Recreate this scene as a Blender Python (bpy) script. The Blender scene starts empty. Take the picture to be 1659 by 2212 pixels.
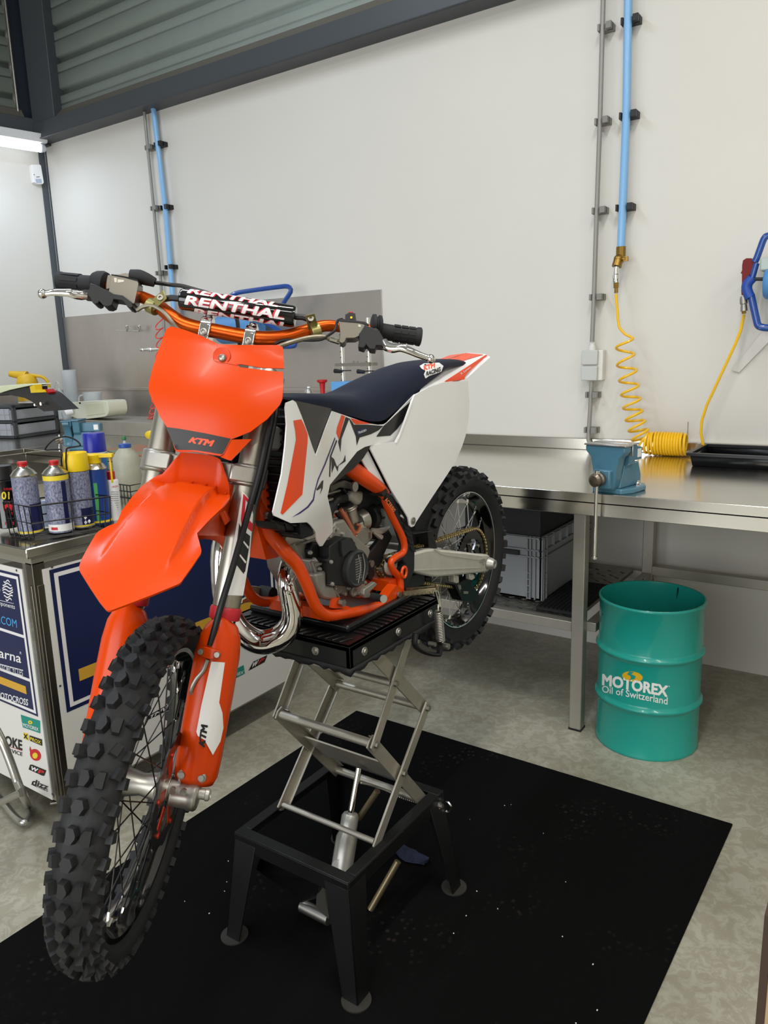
import bpy, math, random
import numpy as np
from mathutils import Vector
from mathutils.geometry import delaunay_2d_cdt
random.seed(7)
W, HH, F = 1659.0, 2212.0, 1628.0
CAM = np.array([0, 0, 1.5])
def Rcam(y, p, r):
    cy, sy = math.cos(y), math.sin(y)
    f = np.array([-sy*math.cos(p), cy*math.cos(p), -math.sin(p)]); rt = np.array([cy, sy, 0]); dn = np.cross(f, rt)
    c, s = math.cos(r), math.sin(r)
    return np.array([c*rt+s*dn, -s*rt+c*dn, f])
MC = Rcam(*[math.radians(a) for a in (34.5085, 11.814, 1.7269)])
def rot(ax, a):
    ax = np.array(ax, float); ax /= np.linalg.norm(ax)
    K = np.array([[0, -ax[2], ax[1]], [ax[2], 0, -ax[0]], [-ax[1], ax[0], 0]])
    return np.eye(3)+math.sin(a)*K+(1-math.cos(a))*K@K
# frames: 'w' room (x right along back wall, y into it, z up); 'b' bike (forward, left, up) from the rear axle;
# 'k' fork (forward, left, along the steering axis); 'l' left wall (towards camera, out of wall, up)
_q = [-1.1421, 2.064, 0.8485, -0.0169, -0.0047, -0.0049, 0.5737, 0.9308, -0.1012, 1.2958, 0.0038, 0.3497]
def _frames():
    x, y, z, th, ph, ro, de, Lb, zf, WB, bf, rk = _q
    A = np.stack([[-math.sin(th), -math.cos(th), 0], [math.cos(th), -math.sin(th), 0], [0, 0, 1.]], 1)
    A = A@rot([0, -1, 0], ph)@rot([1, 0, 0], ro); o = np.array([x, y, z])
    ax = np.array([-math.sin(rk), 0, math.cos(rk)]); pf = np.array([math.cos(rk), 0, math.sin(rk)])
    base = np.array([WB, 0, zf])-.052*pf
    A2 = A@rot(ax, de)@np.stack([pf, [0, 1, 0], ax], 1); O2 = o+A@base
    a = math.radians(11.76); d = np.array([-math.sin(a), -math.cos(a), 0]); n = np.array([math.cos(a), -math.sin(a), 0])
    return dict(w=(np.eye(3), np.zeros(3)), b=(A, o), k=(A2, O2), l=(np.stack([d, n, [0, 0, 1.]], 1), np.array([-5.512, 3.644, 0])))
FR = _frames()
def T(fr, p): return FR[fr][1]+FR[fr][0]@np.array(p, float)
def inv(fr, p): return FR[fr][0].T@(np.array(p, float)-FR[fr][1])
def conv(fa, p, fb): return inv(fb, T(fa, p))
def ray(px, py): return MC.T@np.array([(px-829.5)/F, (py-1106)/F, 1.])
def depth(p): return float(MC[2]@(np.array(p)-CAM))
def hit(px, py, fr, k, g):
    Af, Of = FR[fr]; o = Af.T@(CAM-Of); d = Af.T@ray(px, py)
    if not callable(g): return o+d*((g-o[k])/d[k])
    fn = lambda lam: (o+d*lam)[k]-g(o+d*lam)
    l0 = (g(np.zeros(3))-o[k])/d[k]
    if not (.3 < l0 < 9): l0 = 1.5
    l1 = l0*1.002; f0 = fn(l0); f1 = fn(l1)
    for i in range(14):
        if abs(f1-f0) < 1e-12 or abs(f1) < 1e-7: break
        l2 = l1-f1*(l1-l0)/(f1-f0); l2 = min(max(l2, l1-.3), l1+.3)
        l0, f0 = l1, f1; l1 = l2; f1 = fn(l1)
    return o+d*l1
class Surf:
    """a surface coordinate k = g(other coordinates) of a frame; put(px,py,off) gives a world point"""
    def __init__(s, fr, k, g, sign=1): s.fr, s.k, s.g, s.sign = fr, k, g, sign
    def loc(s, px, py, off=0.0):
        p = hit(px, py, s.fr, s.k, s.g).copy(); p[s.k] += s.sign*off; return p
    def put(s, px, py, off=0.0, mir=False):
        p = s.loc(px, py, off)
        if mir: p[1] *= -1
        return T(s.fr, p)
def lin(h):
    if isinstance(h, str):
        h = h.lstrip('#'); c = [int(h[i:i+2], 16)/255 for i in (0, 2, 4)]
    else: c = list(h)
    return tuple(x/12.92 if x <= .04045 else ((x+.055)/1.055)**2.4 for x in c)+(1,)
MATS = {}
def mat(name, col, rough=.5, metal=0., coat=0., bump=0., bscale=60, var=0., vscale=3., trans=0., emit=0., alpha=1., spec=.5, ani=0., ior=1.45, stretch=None, var2=None):
    if name in MATS: return MATS[name]
    m = bpy.data.materials.new(name); m.use_nodes = True; N = m.node_tree.nodes; L = m.node_tree.links
    b = N['Principled BSDF']; I = b.inputs; c = lin(col)
    I['Base Color'].default_value = c; I['Roughness'].default_value = rough; I['Metallic'].default_value = metal
    I['Coat Weight'].default_value = coat; I['Coat Roughness'].default_value = .06; I['Specular IOR Level'].default_value = spec; I['IOR'].default_value = ior
    if trans: I['Transmission Weight'].default_value = trans
    if alpha < 1: I['Alpha'].default_value = alpha
    if emit: I['Emission Color'].default_value = c; I['Emission Strength'].default_value = emit
    if var or bump:
        tc = N.new('ShaderNodeTexCoord'); src = tc.outputs['Object']
        if stretch:
            mp = N.new('ShaderNodeMapping'); mp.inputs['Scale'].default_value = stretch; L.new(src, mp.inputs['Vector']); src = mp.outputs['Vector']
    if var:
        nz = N.new('ShaderNodeTexNoise'); nz.inputs['Scale'].default_value = vscale; nz.inputs['Detail'].default_value = 6; nz.inputs['Roughness'].default_value = .6
        L.new(src, nz.inputs['Vector']); mx = N.new('ShaderNodeMix'); mx.data_type = 'RGBA'
        rp = N.new('ShaderNodeMapRange'); rp.inputs['From Min'].default_value = .3; rp.inputs['From Max'].default_value = .7
        L.new(nz.outputs['Fac'], rp.inputs['Value']); L.new(rp.outputs['Result'], mx.inputs['Factor'])
        c2 = lin(var2) if var2 else tuple(x*(1-var) for x in c[:3])+(1,)
        mx.inputs['A'].default_value = c2; mx.inputs['B'].default_value = c; L.new(mx.outputs['Result'], I['Base Color'])
        r2 = N.new('ShaderNodeMapRange'); r2.inputs['To Min'].default_value = min(1, rough*1.25); r2.inputs['To Max'].default_value = rough*.85
        L.new(nz.outputs['Fac'], r2.inputs['Value']); L.new(r2.outputs['Result'], I['Roughness'])
    if bump:
        n2 = N.new('ShaderNodeTexNoise'); n2.inputs['Scale'].default_value = bscale; n2.inputs['Detail'].default_value = 4; L.new(src, n2.inputs['Vector'])
        bp = N.new('ShaderNodeBump'); bp.inputs['Strength'].default_value = bump; bp.inputs['Distance'].default_value = .002
        L.new(n2.outputs['Fac'], bp.inputs['Height']); L.new(bp.outputs['Normal'], I['Normal'])
    MATS[name] = m; return m
def catmull(P, n):
    P = [np.array(p, float) for p in P]
    if n <= 1 or len(P) < 3: return P
    out = []
    for i in range(len(P)-1):
        a = P[i-1] if i else 2*P[0]-P[1]; b = P[i]; c = P[i+1]; d = P[i+2] if i+2 < len(P) else 2*P[-1]-P[-2]
        for j in range(n):
            t = j/n; out.append(.5*((2*b)+(-a+c)*t+(2*a-5*b+4*c-d)*t*t+(-a+3*b-3*c+d)*t**3))
    out.append(P[-1]); return out
def basis(d):
    d = d/np.linalg.norm(d); u = np.cross(d, [0, 0, 1.]) if abs(d[2]) < .9 else np.cross(d, [1., 0, 0])
    u /= np.linalg.norm(u); return u, np.cross(d, u)
class MB:
    def __init__(s, fr='w'): s.v = []; s.f = []; s.m = []; s.cm = 0; s.fr = fr
    def w(s, p): return T(s.fr, p) if s.fr != 'w' else np.array(p, float)
    def raw(s, vs, fs):
        o = len(s.v); s.v += [np.array(v, float) for v in vs]; s.f += [tuple(i+o for i in f) for f in fs]; s.m += [s.cm]*len(fs); return s
    def add(s, vs, fs): return s.raw([s.w(v) for v in vs], fs)
    def mt(s, i): s.cm = i; return s
    def box(s, c, size, R=None):
        c = np.array(c, float); h = np.array(size, float)/2; R = np.eye(3) if R is None else R
        vs = [c+R@(h*np.array([x, y, z])) for x in (-1, 1) for y in (-1, 1) for z in (-1, 1)]
        return s.add(vs, [(0, 1, 3, 2), (4, 6, 7, 5), (0, 4, 5, 1), (2, 3, 7, 6), (0, 2, 6, 4), (1, 5, 7, 3)])
    def bb(s, x0, x1, y0, y1, z0, z1): return s.box(((x0+x1)/2, (y0+y1)/2, (z0+z1)/2), (abs(x1-x0), abs(y1-y0), abs(z1-z0)))
    def rings(s, R, closed=False, cap=True):
        n = len(R[0]); vs = [p for r in R for p in r]; fs = []
        m = len(R)
        for i in range(m if closed else m-1):
            for j in range(n):
                a = i*n+j; b = i*n+(j+1) % n; c = ((i+1) % m)*n+(j+1) % n; d = ((i+1) % m)*n+j
                fs.append((a, b, c, d))
        if cap and not closed: fs += [tuple(range(n))[::-1], tuple((m-1)*n+j for j in range(n))]
        return s.add(vs, fs)
    def cyl(s, p0, p1, r0, r1=None, n=16, cap=True):
        p0 = np.array(p0, float); p1 = np.array(p1, float); r1 = r0 if r1 is None else r1; u, v = basis(p1-p0)
        A = [2*math.pi*i/n for i in range(n)]
        return s.rings([[p+r*(math.cos(a)*u+math.sin(a)*v) for a in A] for p, r in ((p0, r0), (p1, r1))], cap=cap)
    def turn(s, p0, ax, prof, n=24, closed=False, cap=True):
        """prof: (height along ax, radius)"""
        p0 = np.array(p0, float); ax = np.array(ax, float); ax /= np.linalg.norm(ax); u, v = basis(ax)
        A = [2*math.pi*i/n for i in range(n)]
        return s.rings([[p0+ax*h+r*(math.cos(a)*u+math.sin(a)*v) for a in A] for h, r in prof], closed=closed, cap=cap)
    def tube(s, P, r, n=10, sm=1, closed=False, flat=1.0):
        P0 = P; P = catmull(P, sm) if not closed else [np.array(p, float) for p in P]
        if isinstance(r, (list, tuple)):
            xs = np.linspace(0, 1, len(r)); rr = [float(np.interp(i/(len(P)-1), xs, r)) for i in range(len(P))]
        else: rr = [r]*len(P)
        m = len(P); R = []
        t0 = P[1]-P[0]; u, _ = basis(t0)
        for i in range(m):
            if closed: t = P[(i+1) % m]-P[i-1]
            else: t = P[min(i+1, m-1)]-P[max(i-1, 0)]
            t = t/np.linalg.norm(t); u = u-t*(u@t); u /= np.linalg.norm(u); v = np.cross(t, u)
            R.append([P[i]+rr[i]*(math.cos(a)*u+flat*math.sin(a)*v) for a in [2*math.pi*j/n for j in range(n)]])
        return s.rings(R, closed=closed)
    def sphere(s, c, r, n=12, m=8, sc=(1, 1, 1)):
        c = np.array(c, float); sc = np.array(sc)
        R = []
        for i in range(m+1):
            t = math.pi*i/m; R.append([c+r*sc*np.array([math.sin(t+1e-4)*math.cos(a), math.sin(t+1e-4)*math.sin(a), math.cos(t)]) for a in [2*math.pi*j/n for j in range(n)]])
        return s.rings(R, cap=False)
    def prism(s, P, off):
        """closed outline P in the frame, extruded by vector off"""
        P = [np.array(p, float) for p in P]; off = np.array(off, float); n = len(P)
        fs = [tuple(range(n)), tuple(range(n, 2*n))[::-1]]+[(i, i+n, (i+1) % n+n, (i+1) % n) for i in range(n)]
        return s.add(P+[p+off for p in P], fs)
    def pxprism(s, pts, k, c0, c1, mir=False, rnd=0):
        """outline traced on the plane coordinate k=c0 of this frame, given depth to k=c1"""
        P = [hit(x, y, s.fr, k, c0) for x, y in pts]
        if mir:
            P = [p*np.array([1, -1, 1]) for p in P]; c0, c1 = -c0, -c1
        o = np.zeros(3); o[k] = c1-c0
        return s.prism(P, o)
    def patch(s, S, pts, off=0., thick=0., step=10, mir=False, sm=0):
        """filled outline on surface S, optionally with thickness"""
        if sm: pts = [tuple(p) for p in catmull(list(pts)+[pts[0]], sm)[:-1]]
        B = []
        n0 = len(pts)
        for i in range(n0):
            a = np.array(pts[i], float); b = np.array(pts[(i+1) % n0], float); k = max(1, int(np.linalg.norm(b-a)/step))
            B += [a+(b-a)*j/k for j in range(k)]
        B = [Vector((float(p[0]), float(p[1]))) for p in B]; nb = len(B)
        xs = [p.x for p in B]; ys = [p.y for p in B]; I = []
        gx = min(xs)+step*.5
        while gx < max(xs):
            gy = min(ys)+step*.5
            while gy < max(ys):
                if inside(gx, gy, B) and min((p.x-gx)**2+(p.y-gy)**2 for p in B) > (step*.45)**2: I.append(Vector((gx, gy)))
                gy += step
            gx += step
        vs, es, fs, ov, oe, of = delaunay_2d_cdt(B+I, [(i, (i+1) % nb) for i in range(nb)], [], 1, 1e-6)
        fs = [tuple(f) for f in fs if inside(sum(vs[i].x for i in f)/3, sum(vs[i].y for i in f)/3, B)]
        top = [S.put(v.x, v.y, off, mir) for v in vs]; n = len(vs)
        if thick:
            bot = [S.put(v.x, v.y, off-thick, mir) for v in vs]
            cnt = {}
            for f in fs:
                for i in range(3):
                    e = (f[i], f[(i+1) % 3]); key = tuple(sorted(e)); cnt.setdefault(key, []).append(e)
            wl = [(e[0][1], e[0][0], e[0][0]+n, e[0][1]+n) for e in cnt.values() if len(e) == 1]
            return s.raw(top+bot, fs+[tuple(i+n for i in f)[::-1] for f in fs]+wl)
        return s.raw(top, fs)
    def text(s, S, txt, quad, off=.0006, bold=.02, shear=0., mir=False, sub=0):
        """lettering filling the picture quad (bottom-left, bottom-right, top-right, top-left) on S"""
        vs, fs = glyphs(txt, bold, shear)
        q = [np.array(c, float) for c in quad]
        f = lambda u, v: (1-v)*((1-u)*q[0]+u*q[1])+v*((1-u)*q[3]+u*q[2])
        return s.raw([S.put(*f(u, v), off+l_, mir) for u, v, l_ in vs], fs)
    def text3(s, fn, txt, bold=.02, shear=0.):
        vs, fs = glyphs(txt, bold, shear); return s.add([fn(u, v, l_) for u, v, l_ in vs], fs)
def inside(x, y, B):
    c = False; j = len(B)-1
    for i in range(len(B)):
        if (B[i].y > y) != (B[j].y > y) and x < (B[j].x-B[i].x)*(y-B[i].y)/(B[j].y-B[i].y)+B[i].x: c = not c
        j = i
    return c
_G = {}
def glyphs(txt, bold=.02, shear=0.):
    key = (txt, bold, shear)
    if key in _G: return _G[key]
    cu = bpy.data.curves.new('lettering_source', 'FONT'); cu.body = txt; cu.shear = shear; cu.resolution_u = 3; cu.space_line = .8
    ob = bpy.data.objects.new('lettering_source', cu); bpy.context.scene.collection.objects.link(ob)
    dg = bpy.context.evaluated_depsgraph_get(); dg.update(); me = ob.evaluated_get(dg).to_mesh()
    import bmesh
    bm = bmesh.new(); bm.from_mesh(me); ys = [p.co.y for p in bm.verts]; ya, yb = min(ys), max(ys)
    for k in range(1, 6): bmesh.ops.bisect_plane(bm, geom=bm.verts[:]+bm.edges[:]+bm.faces[:], plane_co=(0, ya+(yb-ya)*k/6, 0), plane_no=(0, 1, 0))
    bm.verts.index_update(); v0 = [(p.co.x, p.co.y) for p in bm.verts]; f0 = [tuple(q.index for q in p.verts) for p in bm.faces]; bm.free()
    v, f, lay = [], [], []
    sh = [(0, 0)] if bold <= .006 else [(0, 0)]+[(bold*math.cos(a), bold*math.sin(a)) for a in [math.pi*(i+.5)/4 for i in range(8)]]
    for li, (dx, dy) in enumerate(sh):
        o_ = len(v); v += [(a+dx, b+dy) for a, b in v0]; f += [tuple(i+o_ for i in q) for q in f0]; lay += [li]*len(v0)
    ob.evaluated_get(dg).to_mesh_clear(); bpy.data.objects.remove(ob); bpy.data.curves.remove(cu)
    x0 = min(p[0] for p in v); x1 = max(p[0] for p in v); y0 = min(p[1] for p in v); y1 = max(p[1] for p in v)
    _G[key] = ([((a-x0)/(x1-x0), (b-y0)/(y1-y0), l_*1.5e-5) for (a, b), l_ in zip(v, lay)], f); return _G[key]
COL = bpy.context.scene.collection
ORG = {}
def thing(name, label, cat, loc, group=None):
    o = bpy.data.objects.new(name, None); COL.objects.link(o); o.location = loc; o.empty_display_size = .05
    o['label'] = label; o['category'] = cat; ORG[o.name] = np.array(loc, float)
    if group: o['group'] = group
    return o
def build(name, mb, mats, parent=None, bevel=0, ang=35, label=None, cat=None, group=None, kind=None, loc=None, seg=2, sub=0, solid=0):
    if not isinstance(mats, (list, tuple)): mats = [mats]
    org = ORG[parent.name] if parent is not None else (np.array(loc, float) if loc is not None else np.zeros(3))
    me = bpy.data.meshes.new(name); V = np.array(mb.v)-org
    me.from_pydata(V.tolist(), [], mb.f); me.validate()
    for m in mats: me.materials.append(m)
    if len(me.polygons) == len(mb.m): me.polygons.foreach_set('material_index', mb.m)
    import bmesh
    bm = bmesh.new(); bm.from_mesh(me)
    bmesh.ops.recalc_face_normals(bm, faces=bm.faces); bm.to_mesh(me); bm.free()
    me.polygons.foreach_set('use_smooth', [True]*len(me.polygons)); me.set_sharp_from_angle(angle=math.radians(ang))
    o = bpy.data.objects.new(name, me); COL.objects.link(o)
    if parent is not None: o.parent = parent
    elif loc is not None: o.location = loc
    ORG[o.name] = org
    if solid: md = o.modifiers.new('thickness', 'SOLIDIFY'); md.thickness = solid; md.offset = 0
    if bevel:
        md = o.modifiers.new('bevel', 'BEVEL'); md.width = bevel; md.segments = seg; md.limit_method = 'ANGLE'; md.angle_limit = math.radians(40); md.harden_normals = False
    if sub: md = o.modifiers.new('subsurf', 'SUBSURF'); md.levels = sub; md.render_levels = sub
    if label: o['label'] = label
    if cat: o['category'] = cat
    if group: o['group'] = group
    if kind: o['kind'] = kind
    return o
def Z(ox, oy, sc): return lambda *P: [(ox+x/sc, oy+y/sc) for x, y in P]
ZA = Z(60, 560, 2.765); ZB = Z(560, 640, 3.072); ZC = Z(500, 1000, 2.676); ZD = Z(140, 900, 3.607); ZE = Z(460, 560, 3.95)
Z3 = Z(680, 1040, 7.373); Z5 = Z(880, 1120, 7.373); Z4 = Z(540, 1140, 7.541); Z8 = Z(0, 780, 4.608); ZG = Z(80, 580, 5.184)
ZH = Z(640, 660, 4.608); ZK = Z(80, 1280, 3.456); ZW = Z(1000, 900, 2.517); ZR = Z(1200, 450, 3.403); ZS = Z(440, 1360, 2.597)
ZT = Z(960, 740, 11.85)
# ------------------------------------------------------------------ materials
m_wall = mat('white_painted_wall', '#cfccc4', .55, var=.03, vscale=1.5, bump=.03, bscale=8)
m_steel = mat('brushed_stainless', '#d8d4cb', .17, 1., var=.10, vscale=2.5, bump=.015, bscale=12)
m_steeld = mat('dull_stainless', '#b5b0a5', .48, .75, var=.2, vscale=4)
m_galv = mat('zinc_steel', '#a9a69e', .4, 1., var=.2, vscale=12)
m_chrome = mat('polished_chrome', '#e6e4e0', .07, 1.)
m_alu = mat('cast_aluminium', '#d3cfc4', .42, .5, var=.12, vscale=25, bump=.1, bscale=200)
m_alug = mat('grey_cast_engine', '#a39f96', .45, .6, var=.2, vscale=18, bump=.15, bscale=150)
m_clamp = mat('machined_clamp_alloy', '#b5b1a8', .36, .92, var=.1, vscale=25)
m_silver = mat('silver_paint', '#b9b7b0', .38, .6)
m_black = mat('black_plastic', '#151516', .45)
m_blackg = mat('gloss_black', '#060607', .12, coat=.6)
m_rubber = mat('tyre_rubber', '#1e1e1f', .6, var=.3, vscale=9, bump=.12, bscale=120)
m_rub2 = mat('soft_black_rubber', '#18181a', .7)
m_orange = mat('orange_plastic', '#d24000', .27, spec=.32, coat=.03, bump=.01, bscale=6)
m_orange2 = mat('orange_powdercoat', '#d64502', .3, spec=.4, coat=.15)
m_orangea = mat('orange_anodised', '#c9520f', .3, .75)
m_white = mat('white_plastic', '#e9e9e8', .28, coat=.3)
m_wht2 = mat('white_sticker', '#e6e4e2', .35)
m_org3 = mat('orange_sticker', '#ec4a14', .35)
m_blk2 = mat('black_sticker', '#1d1d1c', .38)
m_navy = mat('navy_sticker', '#17204a', .35)
m_red = mat('red_plastic', '#b3141c', .35)
m_yel = mat('yellow_plastic', '#e8c516', .4)
m_blue = mat('blue_enamel', '#48788d', .35, coat=.3, var=.15, vscale=20)
m_grey = mat('grey_plastic', '#8b8e90', .5)
m_dgrey = mat('dark_grey_paint', '#43474b', .45, var=.06, vscale=3)
m_chain = mat('gold_chain', '#8d7a4b', .4, .8)
m_pin = mat('bright_chain_pin', '#f1e4b4', .3, .6)
m_disc = mat('brake_disc_steel', '#6f6e6c', .3, 1.)
# ================================================================== camera
cd = bpy.data.cameras.new('camera'); cam = bpy.data.objects.new('camera', cd); COL.objects.link(cam)
cd.sensor_fit = 'HORIZONTAL'; cd.sensor_width = 36; cd.lens = F/W*36; cd.clip_start = .02
from mathutils import Matrix
cam.matrix_world = Matrix([[MC[0][i], -MC[1][i], -MC[2][i], CAM[i]] for i in range(3)]+[[0, 0, 0, 1]])
bpy.context.scene.camera = cam
# ================================================================== room
m_floor = mat('grey_vinyl_floor', '#b3b0a1', .34, var=.12, vscale=2.2, bump=.04, bscale=14, var2='#8f8b7c')
def floor_marks(m):
    N = m.node_tree.nodes; L = m.node_tree.links; b = N['Principled BSDF']
    src = b.inputs['Base Color'].links[0].from_socket
    tc = N.new('ShaderNodeTexCoord'); nz = N.new('ShaderNodeTexNoise'); nz.inputs['Scale'].default_value = 22; nz.inputs['Detail'].default_value = 8; nz.inputs['Roughness'].default_value = .7
    nz.inputs['Distortion'].default_value = 1.2
    L.new(tc.outputs['Object'], nz.inputs['Vector']); cr = N.new('ShaderNodeValToRGB'); cr.color_ramp.elements[0].position = .46; cr.color_ramp.elements[0].color = (.62, .58, .5, 1)
    cr.color_ramp.elements[1].position = .56; cr.color_ramp.elements[1].color = (1, 1, 1, 1); L.new(nz.outputs['Fac'], cr.inputs['Fac'])
    mx = N.new('ShaderNodeMix'); mx.data_type = 'RGBA'; mx.blend_type = 'MULTIPLY'; mx.inputs['Factor'].default_value = .5
    L.new(src, mx.inputs['A']); L.new(cr.outputs['Color'], mx.inputs['B']); L.new(mx.outputs['Result'], b.inputs['Base Color'])
floor_marks(m_floor)
b = MB(); b.bb(-8.5, 4.6, -4.6, 3.9, -.1, 0); build('floor', b, m_floor, kind='structure')
b = MB(); b.bb(-5.56, 4.6, 3.644, 3.78, 0, 5.2); build('wall_back', b, m_wall, kind='structure')
LW = Surf('l', 1, 0.)
b = MB('l'); b.bb(0, 8.6, -.14, 0, 0, 5.2); build('wall_left', b, m_wall, kind='structure')
b = MB(); b.bb(4.5, 4.64, -4.6, 3.78, 0, 5.2); build('wall_right', b, m_wall, kind='structure')
b = MB(); b.bb(-8.5, 4.6, -4.7, -4.56, 0, 5.2); build('wall_front', b, m_wall, kind='structure')
b = MB(); b.bb(-8.5, 4.6, -4.6, 3.9, 5.2, 5.3); build('ceiling', b, mat('pale_ceiling', '#b9bbbc', .6), kind='structure')
# corrugated upper walls
m_corr = mat('green_grey_sheet_cladding', '#a9b3ab', .42, .2, var=.1, vscale=3)
def corrugated(name, fr, run, k0, far, z0, z1, pitch=.205):
    b = MB(fr); prof = []; z = z0
    while z < z1:
        prof += [(0, z), (0, z+pitch*.44), (-.006, z+pitch*.45), (-.006, z+pitch*.50), (0, z+pitch*.51), (0, z+pitch*.74), (-.028, z+pitch*.80), (-.028, z+pitch*.96)]; z += pitch
    b2 = []
    pts0 = []; pts1 = []
    for d, zz in prof:
        if fr == 'w': pts0.append((run[0], k0-d, zz)); pts1.append((run[1], k0-d, zz))
        else: pts0.append((run[0], k0+d, zz)); pts1.append((run[1], k0+d, zz))
    n = len(pts0); fs = [(i, i+1, n+i+1, n+i) for i in range(n-1)]
    b.add(pts0+pts1, fs)
    o = build(name, b, m_corr, kind='structure', ang=8, solid=.003)
corrugated('wall_back_cladding', 'w', (-5.4, 4.6), 3.60, 0, 3.22, 5.2)
corrugated('wall_left_cladding', 'l', (.192, 8.6), .05, 0, 3.22, 5.2)
b = MB(); b.bb(-5.45, 4.6, 3.52, 3.7, 3.106, 3.221); b.bb(-5.45, 4.6, 3.512, 3.52, 3.106, 3.112)
build('trim_1', b, m_dgrey, kind='structure', bevel=.003)
m_strip = mat('dull_angle_strip', '#6f6a60', .5, .3)
b = MB(); b.prism([(-5.3, 3.535, 3.221), (-5.3, 3.60, 3.29), (-5.3, 3.64, 3.29), (-5.3, 3.64, 3.221)], (9.9, 0, 0)); build('trim_2', b, m_strip, kind='structure')
b = MB('l'); b.bb(-.02, 8.6, -.1, .10, 3.09, 3.26); build('trim_3', b, m_dgrey, kind='structure', bevel=.003)
b = MB('l'); b.prism([(.15, .095, 3.26), (.15, .05, 3.32), (.15, 0, 3.32), (.15, 0, 3.26)], (8.4, 0, 0)); build('trim_4', b, m_strip, kind='structure')
b = MB(); b.bb(-5.44, -5.17, 3.53, 3.7, 3.2, 5.2); build('trim_5', b, m_dgrey, kind='structure', bevel=.004)
b = MB('l'); b.bb(-.06, .157, -.05, .02, 3.26, 5.2); build('trim_6', b, mat('navy_grey_column', '#232c38', .45), kind='structure', bevel=.003)
b = MB('l'); b.cyl((.175, .055, 3.27), (.175, .055, 5.2), .010, n=12); build('trim_8', b, m_galv, kind='structure')
# corner angle
b = MB('l'); b.bb(-.005, .045, 0, .006, 0, 3.09); b.bb(-.008, -.002, 0, .03, 0, 3.09); build('trim_7', b, mat('dark_corner_profile', '#53595e', .4, .4), kind='structure')
# stainless splash panel on back wall
b = MB(); b.bb(-5.50, -2.474, 3.638, 3.644, 1.305, 1.858); b.bb(-5.50, -2.474, 3.620, 3.641, 1.293, 1.313); b.bb(-5.50, -2.44, 3.634, 3.644, 1.01, 1.300)
build('wall_splash_panel', b, mat('brushed_steel_sheet', '#c9c2bc', .38, 1., var=.2, vscale=2.2, stretch=(1, 1, .4)), label='stainless steel splash panel fixed to the white back wall', cat='wall panel', bevel=.001, loc=None)
b = MB('l'); b.bb(.02, 3.0, .0, .006, 1.01, 1.30)
build('wall_splash_panel', b, MATS['brushed_steel_sheet'], label='low stainless steel splash panel on the left wall behind the drawers', cat='wall panel')
# ================================================================== pipes
def clip_box(b, x, z, w=.05, y0=3.575, y1=3.644): b.bb(x, x+w, y0, y1, z-.012, z+.012)
m_pblue = mat('light_blue_air_pipe', '#7fb0dc', .3, coat=.2)
m_pgrey = mat('grey_conduit', '#8e8c86', .4, .2)
m_clipg = mat('grey_clip', '#7b7a74', .5)
def pipe(name, lab, S, pts, r, m, clips, cm, cdark):
    P = [S.put(*p) for p in pts]; t = thing(name, lab, 'pipe', tuple(P[-1]), 'light blue air pipes on the back wall' if cdark else 'grey conduits on the back wall')
    b = MB(); b.tube(P, r, 14, sm=1); build('tube', b, m, t)
    for c in clips:
        p = S.put(*c); b = MB(); b.bb(p[0]-r-.012, p[0]+r+.03, p[1]+.002, 3.644, p[2]-.014, p[2]+.014)
        b.bb(p[0]+r+.006, p[0]+r+.03, p[1]-.02, p[1]+.01, p[2]-.014, p[2]+.014); b.bb(p[0]-r-.012, p[0]-r-.002, p[1]-.012, p[1]+.01, p[2]-.014, p[2]+.014)
        build('pipe_clip', b, cm, t, bevel=.001)
    return t
S36 = Surf('w', 1, 3.60)
pipe('air_pipe', 'light blue air pipe with brass elbow on the wall at right', S36, [(1357, -60), (1357, 0), (1353, 250), (1344, 470), (1341, 543)], .0175, m_pblue, [(1357, 44), (1353, 249), (1345, 448)], m_black, 1)
pipe('air_pipe', 'light blue air pipe running down the wall left of the padded handlebar', S36, [(331, 232), (344, 340), (358, 460), (373, 640), (384, 760)], .0165, m_pblue, [(341, 312), (354, 448), (364, 577)], m_black, 1)
pipe('conduit_pipe', 'thin grey conduit on the wall above the grey socket box', S36, [(1304, -60), (1303, 0), (1296, 260), (1289, 455), (1283, 645), (1279, 738)], .0105, m_pgrey, [(1303, 59), (1296, 262), (1290, 455), (1284, 642)], m_clipg, 0)
pipe('conduit_pipe', 'thin grey conduit beside the left light blue air pipe', S36, [(312, 242), (320, 330), (333, 460), (347, 605), (358, 760)], .0105, m_pgrey, [(320, 319), (332, 450), (343, 590)], m_clipg, 0)
pipe('conduit_pipe', 'short grey conduit from the socket box down to the bench', S36, [(1278, 824), (1275, 880), (1272, 930), (1271, 950), (1277, 965)], .010, m_pgrey, [(1275, 853), (1272, 929)], m_clipg, 0)
# socket box
p0 = hit(1257, 757, 'w', 1, 3.585); p1 = hit(1292, 822, 'w', 1, 3.585)
t = thing('socket_box', 'grey double wall socket box with flap covers below the conduit', 'socket', (p0[0], 3.64, p1[2]))
m_sock = mat('light_grey_socket', '#b9bab6', .45); zm = (p0[2]+p1[2])/2
b = MB(); b.bb(p0[0], p1[0]+.015, 3.60, 3.643, p1[2], p0[2]); build('housing', b, mat('pale_socket', '#d5d5cf', .45), t, bevel=.004)
for z0, z1 in ((p1[2], zm-.003), (zm+.003, p0[2])):
    b = MB(); b.bb(p0[0]-.002, p1[0]-.006, 3.583, 3.602, z0, z1); build('flap', b, m_sock, t, bevel=.004)
b = MB(); b.turn(((p0[0]+p1[0])/2, 3.61, p0[2]-.002), (0, 0, 1), [(0, .018), (.02, .018), (.022, .013), (.05, .013), (.052, .01)], 12); build('cable_gland', b, MATS['pale_socket'], t)
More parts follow.
